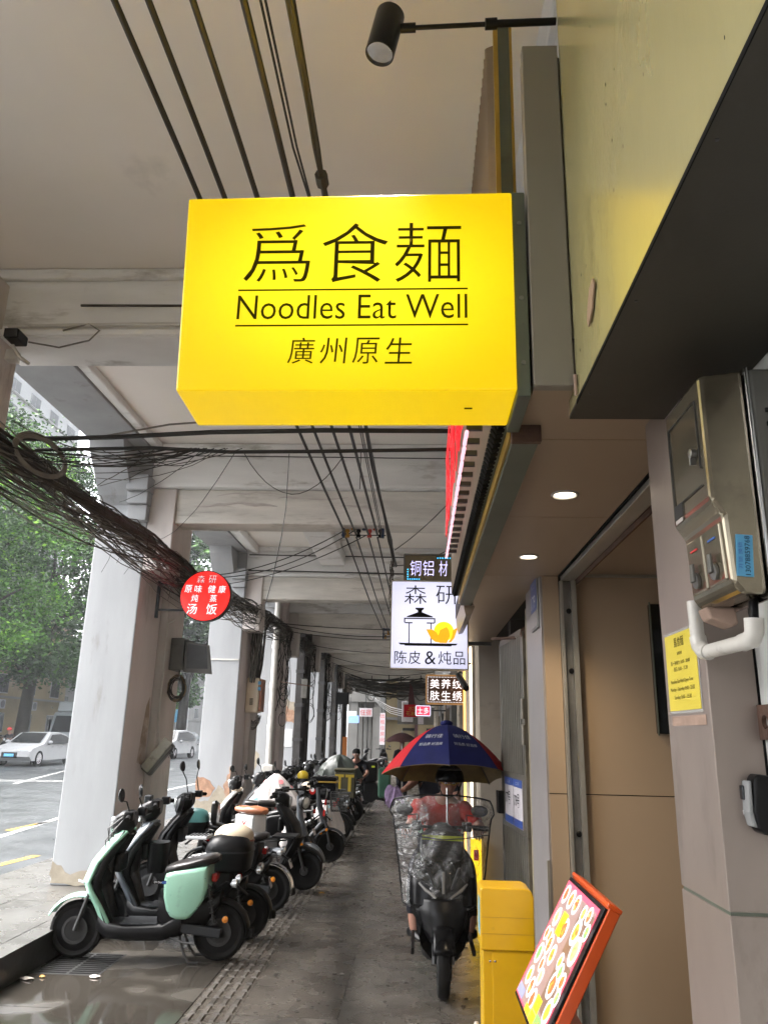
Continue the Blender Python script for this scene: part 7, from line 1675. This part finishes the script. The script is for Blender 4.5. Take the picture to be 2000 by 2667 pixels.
# ================================================================== PEOPLE
def skin_body(name, verts, edges, m, parent, sub=2, root=0):
    me = bpy.data.meshes.new(name); me.from_pydata([v[0] for v in verts], edges, []); me.update(); me.materials.append(m)
    o = bpy.data.objects.new(name, me); col.objects.link(o); o.parent = parent
    o.modifiers.new('skin', 'SKIN')
    sv_ = me.skin_vertices[0].data
    for i, v in enumerate(verts):
        r = v[1] if isinstance(v[1], tuple) else (v[1], v[1])
        sv_[i].radius = r; sv_[i].use_root = (i == root)
    md = o.modifiers.new('sub', 'SUBSURF'); md.levels = sub; md.render_levels = sub
    o.modifiers['skin'].use_smooth_shade = True
    return o
def hand(parent, wrist, dirv, palm_n, m, curl=.5, side=1):
    d = Vector(dirv).normalized(); n = Vector(palm_n).normalized(); s_ = d.cross(n).normalized() * side; w = Vector(wrist)
    P = MB().loft([[w + d * q + s_ * (hw * math.cos(a)) + n * (ht * math.sin(a)) for a in [2 * math.pi * k / 12 for k in range(12)]] for (q, hw, ht) in ((-.01, .026, .018), (.03, .038, .016), (.07, .042, .014), (.09, .040, .011))])
    h = P.build('hand', m, parent)
    for k, (off, ln) in enumerate([(-.030, .060), (-.010, .072), (.011, .068), (.031, .052)]):
        b = w + d * .085 + s_ * off; pts = [b - d * .01]; dd = d.copy()
        for j in range(3):
            dd = (dd + n * curl * .55).normalized(); pts.append(pts[-1] + dd * ln / 2.4)
        MB().tube(pts, [.0095, .009, .0082, .0065], 8).build('finger', m, h)
    b = w + d * .03 - s_ * .035
    MB().tube([b, b + (d * .5 - s_ * .8).normalized() * .03, b + (d * .5 - s_ * .8).normalized() * .03 + (d * .8 + n * .6).normalized() * .03], [.012, .0105, .008], 8).build('thumb', m, h)
    return h
def face(parent, c, fwd, m, mouth=True):
    c = Vector(c); f = Vector(fwd).normalized(); up = Vector((0, 0, 1)); s = f.cross(up).normalized(); up = s.cross(f).normalized()
    MB().loft([[c + f * q + s * (a * math.cos(t_)) + up * (z + b * math.sin(t_)) for t_ in [2 * math.pi * k / 8 for k in range(8)]] for (q, z, a, b) in ((.085, .02, .008, .012), (.104, -.012, .013, .015), (.108, -.022, .012, .010), (.09, -.032, .012, .006))]).build('nose', m, parent)
    for k in (-1, 1):
        e = MB().ell(c + f * .084 + s * (.032 * k) + up * .022, (.013, .013, .008), 10, 8).build('eye', M['ink_w'], parent)
        MB().ell(c + f * .093 + s * (.032 * k) + up * .022, (.006, .006, .006), 8, 6).build('pupil', M['ink'], e)
        MB().ell(c + s * (.078 * k) - f * .005, (.014, .018, .028), 8, 6).build('ear', m, parent)
        MB().tube([c + f * .09 + s * (.018 * k) + up * .045, c + f * .088 + s * (.048 * k) + up * .046], .004, 5).build('eyebrow', M['ink'], parent)
    MB().tube([c + f * .088 - s * .022 - up * .052, c + f * .096 - up * .050, c + f * .088 + s * .022 - up * .052], .004, 5).build('mouth', M['lips'], parent)
def torso_person(name, label, pel, chest, neck, head_c, arms, legs, shirt, trousers, shoe='black', group=None):
    """arms / legs: two lists of joints each; one continuous skinned body, clothing as children"""
    t = empty(name, (0, 0, 0), label, 'person', group)
    V = [(pel, (.15, .11)), (Vector(pel).lerp(Vector(chest), .5), (.14, .10)), (chest, (.165, .115)), (neck, .058), (Vector(neck).lerp(Vector(head_c), .45), .055), (head_c, (.082, .098)), (Vector(head_c) + Vector((0, 0, .07)), (.075, .09))]
    E = [(0, 1), (1, 2), (2, 3), (3, 4), (4, 5), (5, 6)]
    CL = [(pel, (.165, .13)), (Vector(pel).lerp(Vector(chest), .5), (.155, .12)), (chest, (.18, .13)), (neck, .068)]; CE = [(0, 1), (1, 2), (2, 3)]
    for a in arms:
        b = len(V)
        for j, (p, r) in enumerate(a): V.append((p, r)); E.append((2 if j == 0 else b + j - 1, b + j))
        cb = len(CL)
        for j, (p, r) in enumerate(a[:2]): CL.append((p if j == 0 else Vector(a[0][0]).lerp(Vector(a[1][0]), .85), r + .016)); CE.append((2 if j == 0 else cb + j - 1, cb + j))
    TL = [(pel, (.165, .13))]; TE = []
    for l_ in legs:
        b = len(V); tb_ = len(TL)
        for j, (p, r) in enumerate(l_): V.append((p, r)); E.append((0 if j == 0 else b + j - 1, b + j))
        for j, (p, r) in enumerate(l_[:3]): TL.append((p, r + .016)); TE.append((0 if j == 0 else tb_ + j - 1, tb_ + j))
    skin_body('body', V, E, M['skin'], t)
    skin_body('shirt', CL, CE, M[shirt], t)
    skin_body('trousers', TL, TE, M[trousers], t)
    for l_ in legs:
        p = Vector(l_[-1][0]); q = Vector(l_[-2][0]); d = (p - q); d.z = 0
        d = d.normalized() if d.length > .01 else Vector((0, -1, 0))
        sd2 = Vector((-d.y, d.x, 0))
        MB().loft([[p + d * a + sd2 * (w_ * math.cos(t_)) + Vector((0, 0, z_ + h_ * math.sin(t_))) for t_ in [2 * math.pi * k / 10 for k in range(10)]] for (a, w_, h_, z_) in ((-.09, .032, .035, .0), (-.05, .042, .045, .01), (.03, .045, .035, -.005), (.10, .042, .026, -.015), (.15, .02, .015, -.02))]).build('shoe', M[shoe], t)
    return t

# the scooter coming towards us, its rain shield, umbrella and rider
rs_x, rs_y = .187, 6.47
rsc = scooter('electric_scooter', (rs_x, rs_y, 0), R(-90), 'black scooter ridden towards us behind a clear rain shield', 'black_gloss', L=1.22, plate=None, hz=1.03, mirrors=(1, 1), mirror_h=.13, hw=.34, mr='oval', legw=.23, group=None, r=.205, stand=False)
# front cowl: wide apron narrowing to the wheel, V trim and grey blades
MB().loft([[(.58 + q * .0 + dx - .10 * abs(s) ** 2, s * hw_, z) for s in [math.cos(2 * math.pi * k / 20) for k in range(20)] for z in ()] for (q, dx, hw_, z) in ()] or [ring(.52, .10, .20, .34), ring(.56, .16, .25, .48), ring(.53, .19, .33, .60), ring(.42, .18, .42, .66)]).build('front_apron', M['black_gloss'], rsc)
shield(rsc, [(.68, .33, .085), (.66, .42, .15), (.64, .52, .185), (.60, .60, .19)], M['black'], 'apron_skirt', curve=.14, solid=.02)
for s in (-1, 1):
    MB().tube([(.64, s * .05, .62), (.60, s * .12, .66), (.56, s * .17, .70)], [.008, .011, .006], 6).build('grey_blade', M['steel'], rsc)
    MB().obox((.60, s * .085, .74), (0, s * .35, .9), (1, 0, 0), (0, .9, 0), .075, .006, .009).build('headlamp_strip', M['steel_dark'], rsc, bevel=.004)
    MB().box(.10, .62, s * .21 - .012, s * .21 + .012, .26, .30).build('side_guard', M['black'], rsc, bevel=.006)
MB().obox((.655, 0, .72), (0, 0, 1), (0, 1, 0), (1, 0, 0), .07, .009, .006).build('centre_trim', M['steel'], rsc, bevel=.004)
MB().prism([(-.04, .345), (0, .33), (.04, .345), (.006, .36), (0, .385), (-.006, .36)], .6855, .688, f=lambda a, b, c: (b, a, c)).build('red_emblem', M['orange_lens'], rsc, smooth=False)
bgp = MB().loft([ring(.30, .15, .80, 1.00), ring(.36, .165, .78, 1.05), ring(.42, .15, .80, 1.03), ring(.45, .11, .84, .98)]).build('handlebar_bag', M['black'], rsc)
MB().obox((.458, 0, .985), (0, 1, -.02), (0, 0, 1), (1, 0, 0), .15, .016, .003).build('lime_strip', M['hiviz'], bgp, smooth=False)
film = bpy.data.materials.new('clear_crinkled_film'); film.use_nodes = True
fn_, fl_ = film.node_tree.nodes, film.node_tree.links
fn_.clear(); fo_ = fn_.new('ShaderNodeOutputMaterial'); ft = fn_.new('ShaderNodeBsdfTransparent'); ft.inputs[0].default_value = (.86, .87, .87, 1)
fg = fn_.new('ShaderNodeBsdfGlossy'); fg.inputs['Roughness'].default_value = .05
fmx = fn_.new('ShaderNodeMixShader'); ftc = fn_.new('ShaderNodeTexCoord'); fnz = fn_.new('ShaderNodeTexNoise'); fnz.inputs['Scale'].default_value = 22; fnz.inputs['Detail'].default_value = 3
fbp = fn_.new('ShaderNodeBump'); fbp.inputs['Strength'].default_value = 1.0; fbp.inputs['Distance'].default_value = .05
fly = fn_.new('ShaderNodeFresnel'); fly.inputs['IOR'].default_value = 1.5
fad = fn_.new('ShaderNodeMath'); fad.operation = 'MULTIPLY_ADD'; fad.inputs[1].default_value = 1.0; fad.inputs[2].default_value = .03
fl_.new(ftc.outputs['Object'], fnz.inputs['Vector']); fl_.new(fnz.outputs['Fac'], fbp.inputs['Height']); fl_.new(fbp.outputs[0], fg.inputs['Normal']); fl_.new(fbp.outputs[0], fly.inputs['Normal'])
fl_.new(fly.outputs[0], fad.inputs[0]); fl_.new(fad.outputs[0], fmx.inputs[0]); fl_.new(ft.outputs[0], fmx.inputs[1]); fl_.new(fg.outputs[0], fmx.inputs[2]); fdf = fn_.new('ShaderNodeBsdfDiffuse'); fdf.inputs[0].default_value = (.8, .8, .8, 1)
fm2 = fn_.new('ShaderNodeMixShader'); fm2.inputs[0].default_value = .025
fl_.new(fmx.outputs[0], fm2.inputs[1]); fl_.new(fdf.outputs[0], fm2.inputs[2]); fl_.new(fm2.outputs[0], fo_.inputs[0])
def shf(u, v):     # local scooter space: x forward
    s = (u - .5) * 2
    hw_ = .285 + .105 * v if v < .85 else .39 * math.sqrt(max(0.0, 1 - ((v - .85) / .42) ** 2))
    z = .54 + .74 * v - .05 * abs(s) ** 2.5 * max(0, (v - .6)) / .4 - .04 * (1 - v) * (1 - abs(s))
    cr_ = .016 * math.sin(9 * u + 14 * v) + .012 * math.sin(23 * u - 17 * v + 1) + .006 * math.sin(41 * u + 37 * v)
    return (.60 - .02 * v - .22 * abs(s) ** 2 - .10 * v + cr_, s * hw_, z)
rsh = MB().grid(shf, 40, 40).build('rain_shield', film, rsc, fixn=False)
ed = [shf(0, v / 20) for v in range(21)] + [shf(u / 20, 1) for u in range(1, 21)] + [shf(1, 1 - v / 20) for v in range(1, 21)] + [shf(1 - u / 20, 0) for u in range(1, 20)]
MB().tube(ed, .007, 6, closed=True).build('shield_piping', M['black'], rsh)
MB().tube([shf(u / 14, .62) for u in range(15)], .004, 5).build('shield_wire', M['steel_dark'], rsh)
MB().prism([(.30, .98), (.36, .98), (.36, 1.13), (.30, 1.13)], .18, .182).build('clear_pocket', film, rsh, smooth=False)
# umbrella fixed over the rider
um = empty('umbrella', (.245, 6.72, 1.06), 'navy and red umbrella with white print clamped over the oncoming scooter', 'umbrella')
tilt = R(-11)
Rt = Matrix.Rotation(tilt, 3, 'X')
UC = Vector((0, 0, .325))
def up_(p): return UC + Rt @ Vector(p)
UR, UH, UN = .545, .41, 8
def canopy_pt(a, q):
    k = (a / (2 * math.pi) * UN) % 1.0
    inner_ = math.cos(math.pi / UN) / math.cos((k - .5) * 2 * math.pi / UN)       # straight hems between ribs
    rr = UR * q * (1 - (1 - inner_) * q); z = UH * (1 - q ** 1.75) - .035 * q ** 2 * math.sin(math.pi * k) * -1
    return (rr * math.cos(a), rr * math.sin(a), z)
for k in range(UN):
    a0 = -math.pi / 2 + 2 * math.pi * k / UN; mcol = 'navy' if k in (0, 7, 3, 4) else 'redfab'
    def fn(u, v, a0=a0):
        return up_(canopy_pt(a0 + math.pi / 2 + u * 2 * math.pi / UN * .9999, max(.02, v)) if False else _pt(a0, u, v))
    def _pt(a0, u, v):
        q = max(.02, v); c0 = Vector((math.cos(a0), math.sin(a0))); c1 = Vector((math.cos(a0 + 2 * math.pi / UN), math.sin(a0 + 2 * math.pi / UN)))
        p = c0.lerp(c1, u) * UR * q; bow = .05 * math.sin(math.pi * u) * q ** 2
        p = p * (1 - bow * .8)
        return (p.x, p.y, UH * (1 - q ** 1.8) + bow * .35)
    g = MB().grid(fn, 8, 12); pn = g.build('canopy_panel', [M[mcol]], um, fixn=False)
    g2 = MB().grid(lambda u, v, a0=a0: up_(tuple(Vector(_pt(a0, u, v)) - Vector((0, 0, .006)))), 8, 12); g2.build('lining', M['goldfab'], pn, fixn=False)
    MB().tube([up_(tuple(Vector(_pt(a0, 0, v / 8)) - Vector((0, 0, .012)))) for v in range(9)], .004, 5).build('rib', M['steel_dark'], um)
    MB().tube([up_((0, 0, UH * .35)), up_(tuple(Vector(_pt(a0, 0, .55)) - Vector((0, 0, .015))))], .0035, 4).build('strut', M['steel_dark'], um)
    if k in (0, 7):
        for (tx, v0, w_, h_) in (('骑行佳', .58, .15, .055), ('好品质 好选择', .73, .20, .036)):
            p0 = Vector(up_(_pt(a0, .5, v0))); pu = Vector(up_(_pt(a0, .62, v0))); pv = Vector(up_(_pt(a0, .5, v0 - .06)))
            X = (pu - p0).normalized(); Y = (pv - p0); Y = (Y - X * Y.dot(X)).normalized()
            text('lettering', tx, M['ink_g'], p0, X, Y, width=w_, height=h_, parent=pn, off=.006)
MB().ell(tuple(up_((0, 0, UH + .015))), (.055, .05, .028), 14, 8).build('cap', M['navy'], um)
MB().tube([up_((0, 0, UH)), (0, -.02, .25), (0, -.05, 0), (0, -.06, -.10)], .009, 10).build('pole', M['umbpole'], um)
MB().cyl(up_((0, 0, UH * .28)), up_((0, 0, UH * .42)), .02, n=10).build('runner', M['black'], um)
# rider
rid = torso_person('person', 'rider in a red shirt and black helmet behind the clear shield', (.20, 6.98, .80), (.22, 6.86, 1.10), (.235, 6.80, 1.22), (.265, 6.74, 1.335),
    [[((.04, 6.84, 1.12), .062), ((-.06, 6.66, .98), .045), ((-.06, 6.42, 1.00), .034), ((-.08, 6.34, 1.02), .028)], [((.40, 6.84, 1.12), .062), ((.52, 6.66, .98), .045), ((.46, 6.42, 1.00), .034), ((.46, 6.34, 1.02), .028)]],
    [[((.10, 6.95, .78), .085), ((.00, 6.62, .70), .062), ((-.02, 6.55, .34), .05), ((.0, 6.52, .24), .04)], [((.30, 6.95, .78), .085), ((.40, 6.62, .70), .062), ((.42, 6.55, .34), .05), ((.40, 6.52, .24), .04)]], 'redshirt', 'darkcloth')
skin_body('vest', [((.20, 6.99, .86), (.175, .12)), ((.22, 6.93, 1.10), (.195, .12)), ((.05, 6.88, 1.13), .085), ((.40, 6.88, 1.13), .085)], [(0, 1), (1, 2), (1, 3)], M['darkcloth'], rid)
for sx in (-.08, .46): hand(rid, (sx, 6.36, 1.015), (0, -1, .05), (0, 0, -1), M['skin'], 1.3, 1 if sx < .2 else -1)
face(rid, (.265, 6.735, 1.325), (0, -1, -.25), M['skin'])
hm = base('helmet', (.265, 6.75, 1.39), 'glossy black helmet with white streaks worn by the rider', 'helmet')
MB().ell((.268, 6.76, 1.352), (.122, .145, .125), 26, 14, .46, 1).build('shell', M['black_gloss'], hm)
MB().ell((.268, 6.758, 1.353), (.1235, .1465, .1265), 26, 3, .70, .735).build('streak', M['alloy'], hm)
MB().prism([(.16, 1.355), (.375, 1.355), (.36, 1.345), (.175, 1.345)], 6.55, 6.66).build('peak', M['black_gloss'], hm, bevel=.004)
MB().tube([(.155, 6.74, 1.36), (.20, 6.70, 1.24), (.26, 6.67, 1.215), (.33, 6.70, 1.24), (.378, 6.74, 1.36)], .006, 5).build('chin_strap', M['black'], hm)
MB().tube([(.19, 6.655, 1.335), (.23, 6.635, 1.315), (.265, 6.63, 1.32), (.30, 6.635, 1.315), (.34, 6.655, 1.335)], .004, 5).build('eyeglasses', M['gold'], hm)
# a second person just behind, arm out with a purple cloth
p2 = torso_person('person', 'person in dark top behind the rider holding out a purple cloth', (.18, 8.6, .92), (.18, 8.55, 1.28), (.18, 8.53, 1.42), (.18, 8.50, 1.56),
    [[((.02, 8.54, 1.32), .058), ((-.05, 8.40, 1.22), .045), ((-.10, 8.2, 1.19), .033), ((-.14, 8.12, 1.17), .028)], [((.36, 8.54, 1.32), .058), ((.42, 8.5, 1.08), .044), ((.40, 8.4, .88), .033), ((.39, 8.35, .82), .028)]],
    [[((.10, 8.6, .90), .085), ((.08, 8.56, .50), .06), ((.08, 8.62, .12), .045), ((.08, 8.58, .06), .04)], [((.27, 8.6, .90), .085), ((.30, 8.60, .50), .06), ((.30, 8.66, .12), .045), ((.30, 8.62, .06), .04)]], 'darkcloth', 'greencloth')
hand(p2, (-.14, 8.12, 1.17), (-.6, -.5, -.2), (0, .2, -1), M['skin'], 1.1, 1); hand(p2, (.39, 8.35, .82), (0, -.3, -1), (-1, 0, 0), M['skin'], .6, -1)
face(p2, (.18, 8.49, 1.555), (0, -1, 0), M['skin'])
MB().ell((.18, 8.52, 1.60), (.095, .11, .085), 18, 10, .38, 1).build('hair', M['ink'], p2)
pc = drape((-.225, 8.04), .10, .06, 1.06, 1.20, M['purple'], 'purple_cloth', 5, 'crumpled purple cloth held out in a hand', 'cloth')
gb = MB().box(-.44, -.30, 9.0, 9.2, 1.02, 1.34).build('green_bag', M['greencloth'], bevel=.03); tag(gb, 'dark green bag seen past the left umbrella edge', 'bag')
# a person sitting among the parked scooters
p3 = torso_person('person', 'seated person with bare arms among the parked scooters', (-1.40, 18.75, .74), (-1.40, 18.62, 1.02), (-1.40, 18.56, 1.14), (-1.42, 18.50, 1.25),
    [[((-1.58, 18.6, 1.02), .055), ((-1.66, 18.4, .88), .043), ((-1.46, 18.2, .98), .032), ((-1.40, 18.15, 1.0), .027)], [((-1.22, 18.6, 1.02), .055), ((-1.14, 18.4, .84), .043), ((-1.24, 18.2, .74), .032), ((-1.28, 18.15, .72), .027)]],
    [[((-1.5, 18.72, .72), .085), ((-1.52, 18.35, .68), .06), ((-1.52, 18.3, .28), .048), ((-1.52, 18.26, .2), .04)], [((-1.3, 18.72, .72), .085), ((-1.28, 18.35, .68), .06), ((-1.28, 18.3, .28), .048), ((-1.28, 18.26, .2), .04)]], 'darkcloth', 'darkcloth')
MB().ell((-1.42, 18.52, 1.29), (.095, .105, .085), 16, 10, .38, 1).build('hair', M['ink'], p3); face(p3, (-1.42, 18.49, 1.245), (0, -1, -.2), M['skin'])
for p_, d_ in (((-1.40, 18.15, 1.0), (.2, -1, 0)), ((-1.28, 18.15, .72), (0, -1, -.2))): hand(p3, p_, d_, (0, 0, -1), M['skin'], .8, 1)
# a far walker under a dark umbrella
p4 = torso_person('person', 'far walker in dark clothes hidden under a maroon umbrella', (-.42, 21.5, .92), (-.42, 21.5, 1.24), (-.42, 21.5, 1.36), (-.42, 21.48, 1.48),
    [[((-.58, 21.5, 1.24), .055), ((-.62, 21.4, 1.02), .043), ((-.50, 21.25, 1.10), .032), ((-.45, 21.2, 1.14), .027)], [((-.26, 21.5, 1.24), .055), ((-.22, 21.5, .98), .043), ((-.22, 21.4, .78), .032), ((-.22, 21.36, .72), .027)]],
    [[((-.5, 21.5, .90), .08), ((-.5, 21.45, .5), .058), ((-.5, 21.5, .12), .045), ((-.5, 21.46, .06), .04)], [((-.34, 21.5, .90), .08), ((-.33, 21.55, .5), .058), ((-.33, 21.6, .12), .045), ((-.33, 21.56, .06), .04)]], 'darkcloth', 'darkcloth')
u2 = empty('umbrella', (-.42, 21.35, 1.42), 'dark maroon umbrella carried by the far walker', 'umbrella')
for k in range(8):
    a0 = 2 * math.pi * k / 8
    def fn(u, v, a0=a0):
        c0 = Vector((math.cos(a0), math.sin(a0))); c1 = Vector((math.cos(a0 + math.pi / 4), math.sin(a0 + math.pi / 4))); q = max(.02, v); p = c0.lerp(c1, u) * .50 * q
        return (p.x, p.y - .05, .34 - .26 * q ** 1.8 + .03 * math.sin(math.pi * u) * q * q)
    MB().grid(fn, 4, 6).build('canopy_panel', M['maroon'], u2, fixn=False)
MB().tube([(0, -.05, .38), (0, -.12, -.3)], .008, 6).build('pole', M['umbpole'], u2)
# rider in a red helmet far across the road
p5 = torso_person('person', 'far cyclist in a red helmet behind the white saloon', (-20.2, 42.5, .85), (-20.2, 42.4, 1.2), (-20.2, 42.35, 1.34), (-20.2, 42.3, 1.48),
    [[((-20.38, 42.4, 1.2), .055), ((-20.42, 42.2, 1.02), .043), ((-20.36, 42.0, 1.04), .032), ((-20.34, 41.9, 1.05), .027)], [((-20.02, 42.4, 1.2), .055), ((-19.98, 42.2, 1.02), .043), ((-20.04, 42, 1.04), .032), ((-20.06, 41.9, 1.05), .027)]],
    [[((-20.3, 42.5, .82), .085), ((-20.3, 42.1, .72), .06), ((-20.3, 42.1, .3), .048), ((-20.3, 42.06, .22), .04)], [((-20.1, 42.5, .82), .085), ((-20.1, 42.1, .72), .06), ((-20.1, 42.1, .3), .048), ((-20.1, 42.06, .22), .04)]], 'darkcloth', 'darkcloth')
MB().ell((-20.2, 42.3, 1.52), (.13, .15, .13), 16, 10, .4, 1).build('helmet_shell', M['red_lens'], p5)
p5.location.x = -2.0
c = copy_tree(protoA, None); c.location = (-22.2, 42.3, 0); c.rotation_euler = (0, 0, R(-90)); c['label'] = 'scooter ridden across the road behind the white saloon'; del c['group']

# ================================================================== SMALL THINGS ON THE FLOOR
dg = base('drain_grate', (-2.5, 6.3, 0), 'dark slotted drain grate in the floor by the mint scooter', 'drain grate')
MB().box(-2.74, -2.26, 6.06, 6.62, -.003, .002).build('grate_frame', M['steel_dark'], dg, smooth=False)
for k in range(2):
    for j in range(11):
        MB().box(-2.72 + k * .235, -2.51 + k * .235, 6.085 + .048 * j, 6.108 + .048 * j, .0025, .005).build('slot', M['ink'], dg, smooth=False)
for (x, y, s, m, lb_) in [(-2.72, 5.92, .06, 'tile_dirty', 'crumpled white wrapper lying by the drain grate'), (-2.27, 6.02, .05, 'foam', 'scrap of wet tissue on the floor behind the front wheel'), (-2.63, 5.98, .03, 'leaflit', 'brown leaf beside the wrapper at the kerb'), (-1.04, 9.2, .035, 'leaflit', 'yellow leaf on the floor near the grey electric bike')]:
    P = [(x + s * math.cos(a) * rnd.uniform(.6, 1.2), y + s * .6 * math.sin(a) * rnd.uniform(.6, 1.2), .004 + rnd.uniform(0, .012)) for a in [2 * math.pi * k / 9 for k in range(9)]]
    o = MB().add(P + [(x, y, .022)], [(k, (k + 1) % 9, 9) for k in range(9)]).build('litter', M[m], smooth=False); tag(o, lb_, 'litter')
lt_ = MB()
for k in range(260):
    x, y = rnd.uniform(-1.1, .6), 4.8 + 10 * rnd.random() ** 1.6; s = rnd.uniform(.006, .02)
    lt_.add([(x + s * math.cos(a) * rnd.uniform(.6, 1.3), y + s * 1.2 * math.sin(a) * rnd.uniform(.6, 1.3), .0045) for a in [2 * math.pi * j / 7 for j in range(7)]], [tuple(range(7))])
tag(lt_.build('gum_spots', M['grout'], floor_obj, smooth=False), kind='stuff')
# ================================================================== RAINY AIR
HZ = MB().box(-520, 520, -320, 720, -1.3, 60).build('haze', None, None, smooth=False)
hm_ = bpy.data.materials.new('rain_haze'); hm_.use_nodes = True
hn = hm_.node_tree.nodes; hn.clear()
ho = hn.new('ShaderNodeOutputMaterial'); hv = hn.new('ShaderNodeVolumePrincipled')
hv.inputs['Color'].default_value = (.86, .90, .93, 1); hv.inputs['Density'].default_value = .0007; hv.inputs['Anisotropy'].default_value = .2
hm_.node_tree.links.new(hv.outputs[0], ho.inputs['Volume'])
HZ.data.materials.clear(); HZ.data.materials.append(hm_); tag(HZ, kind='stuff')
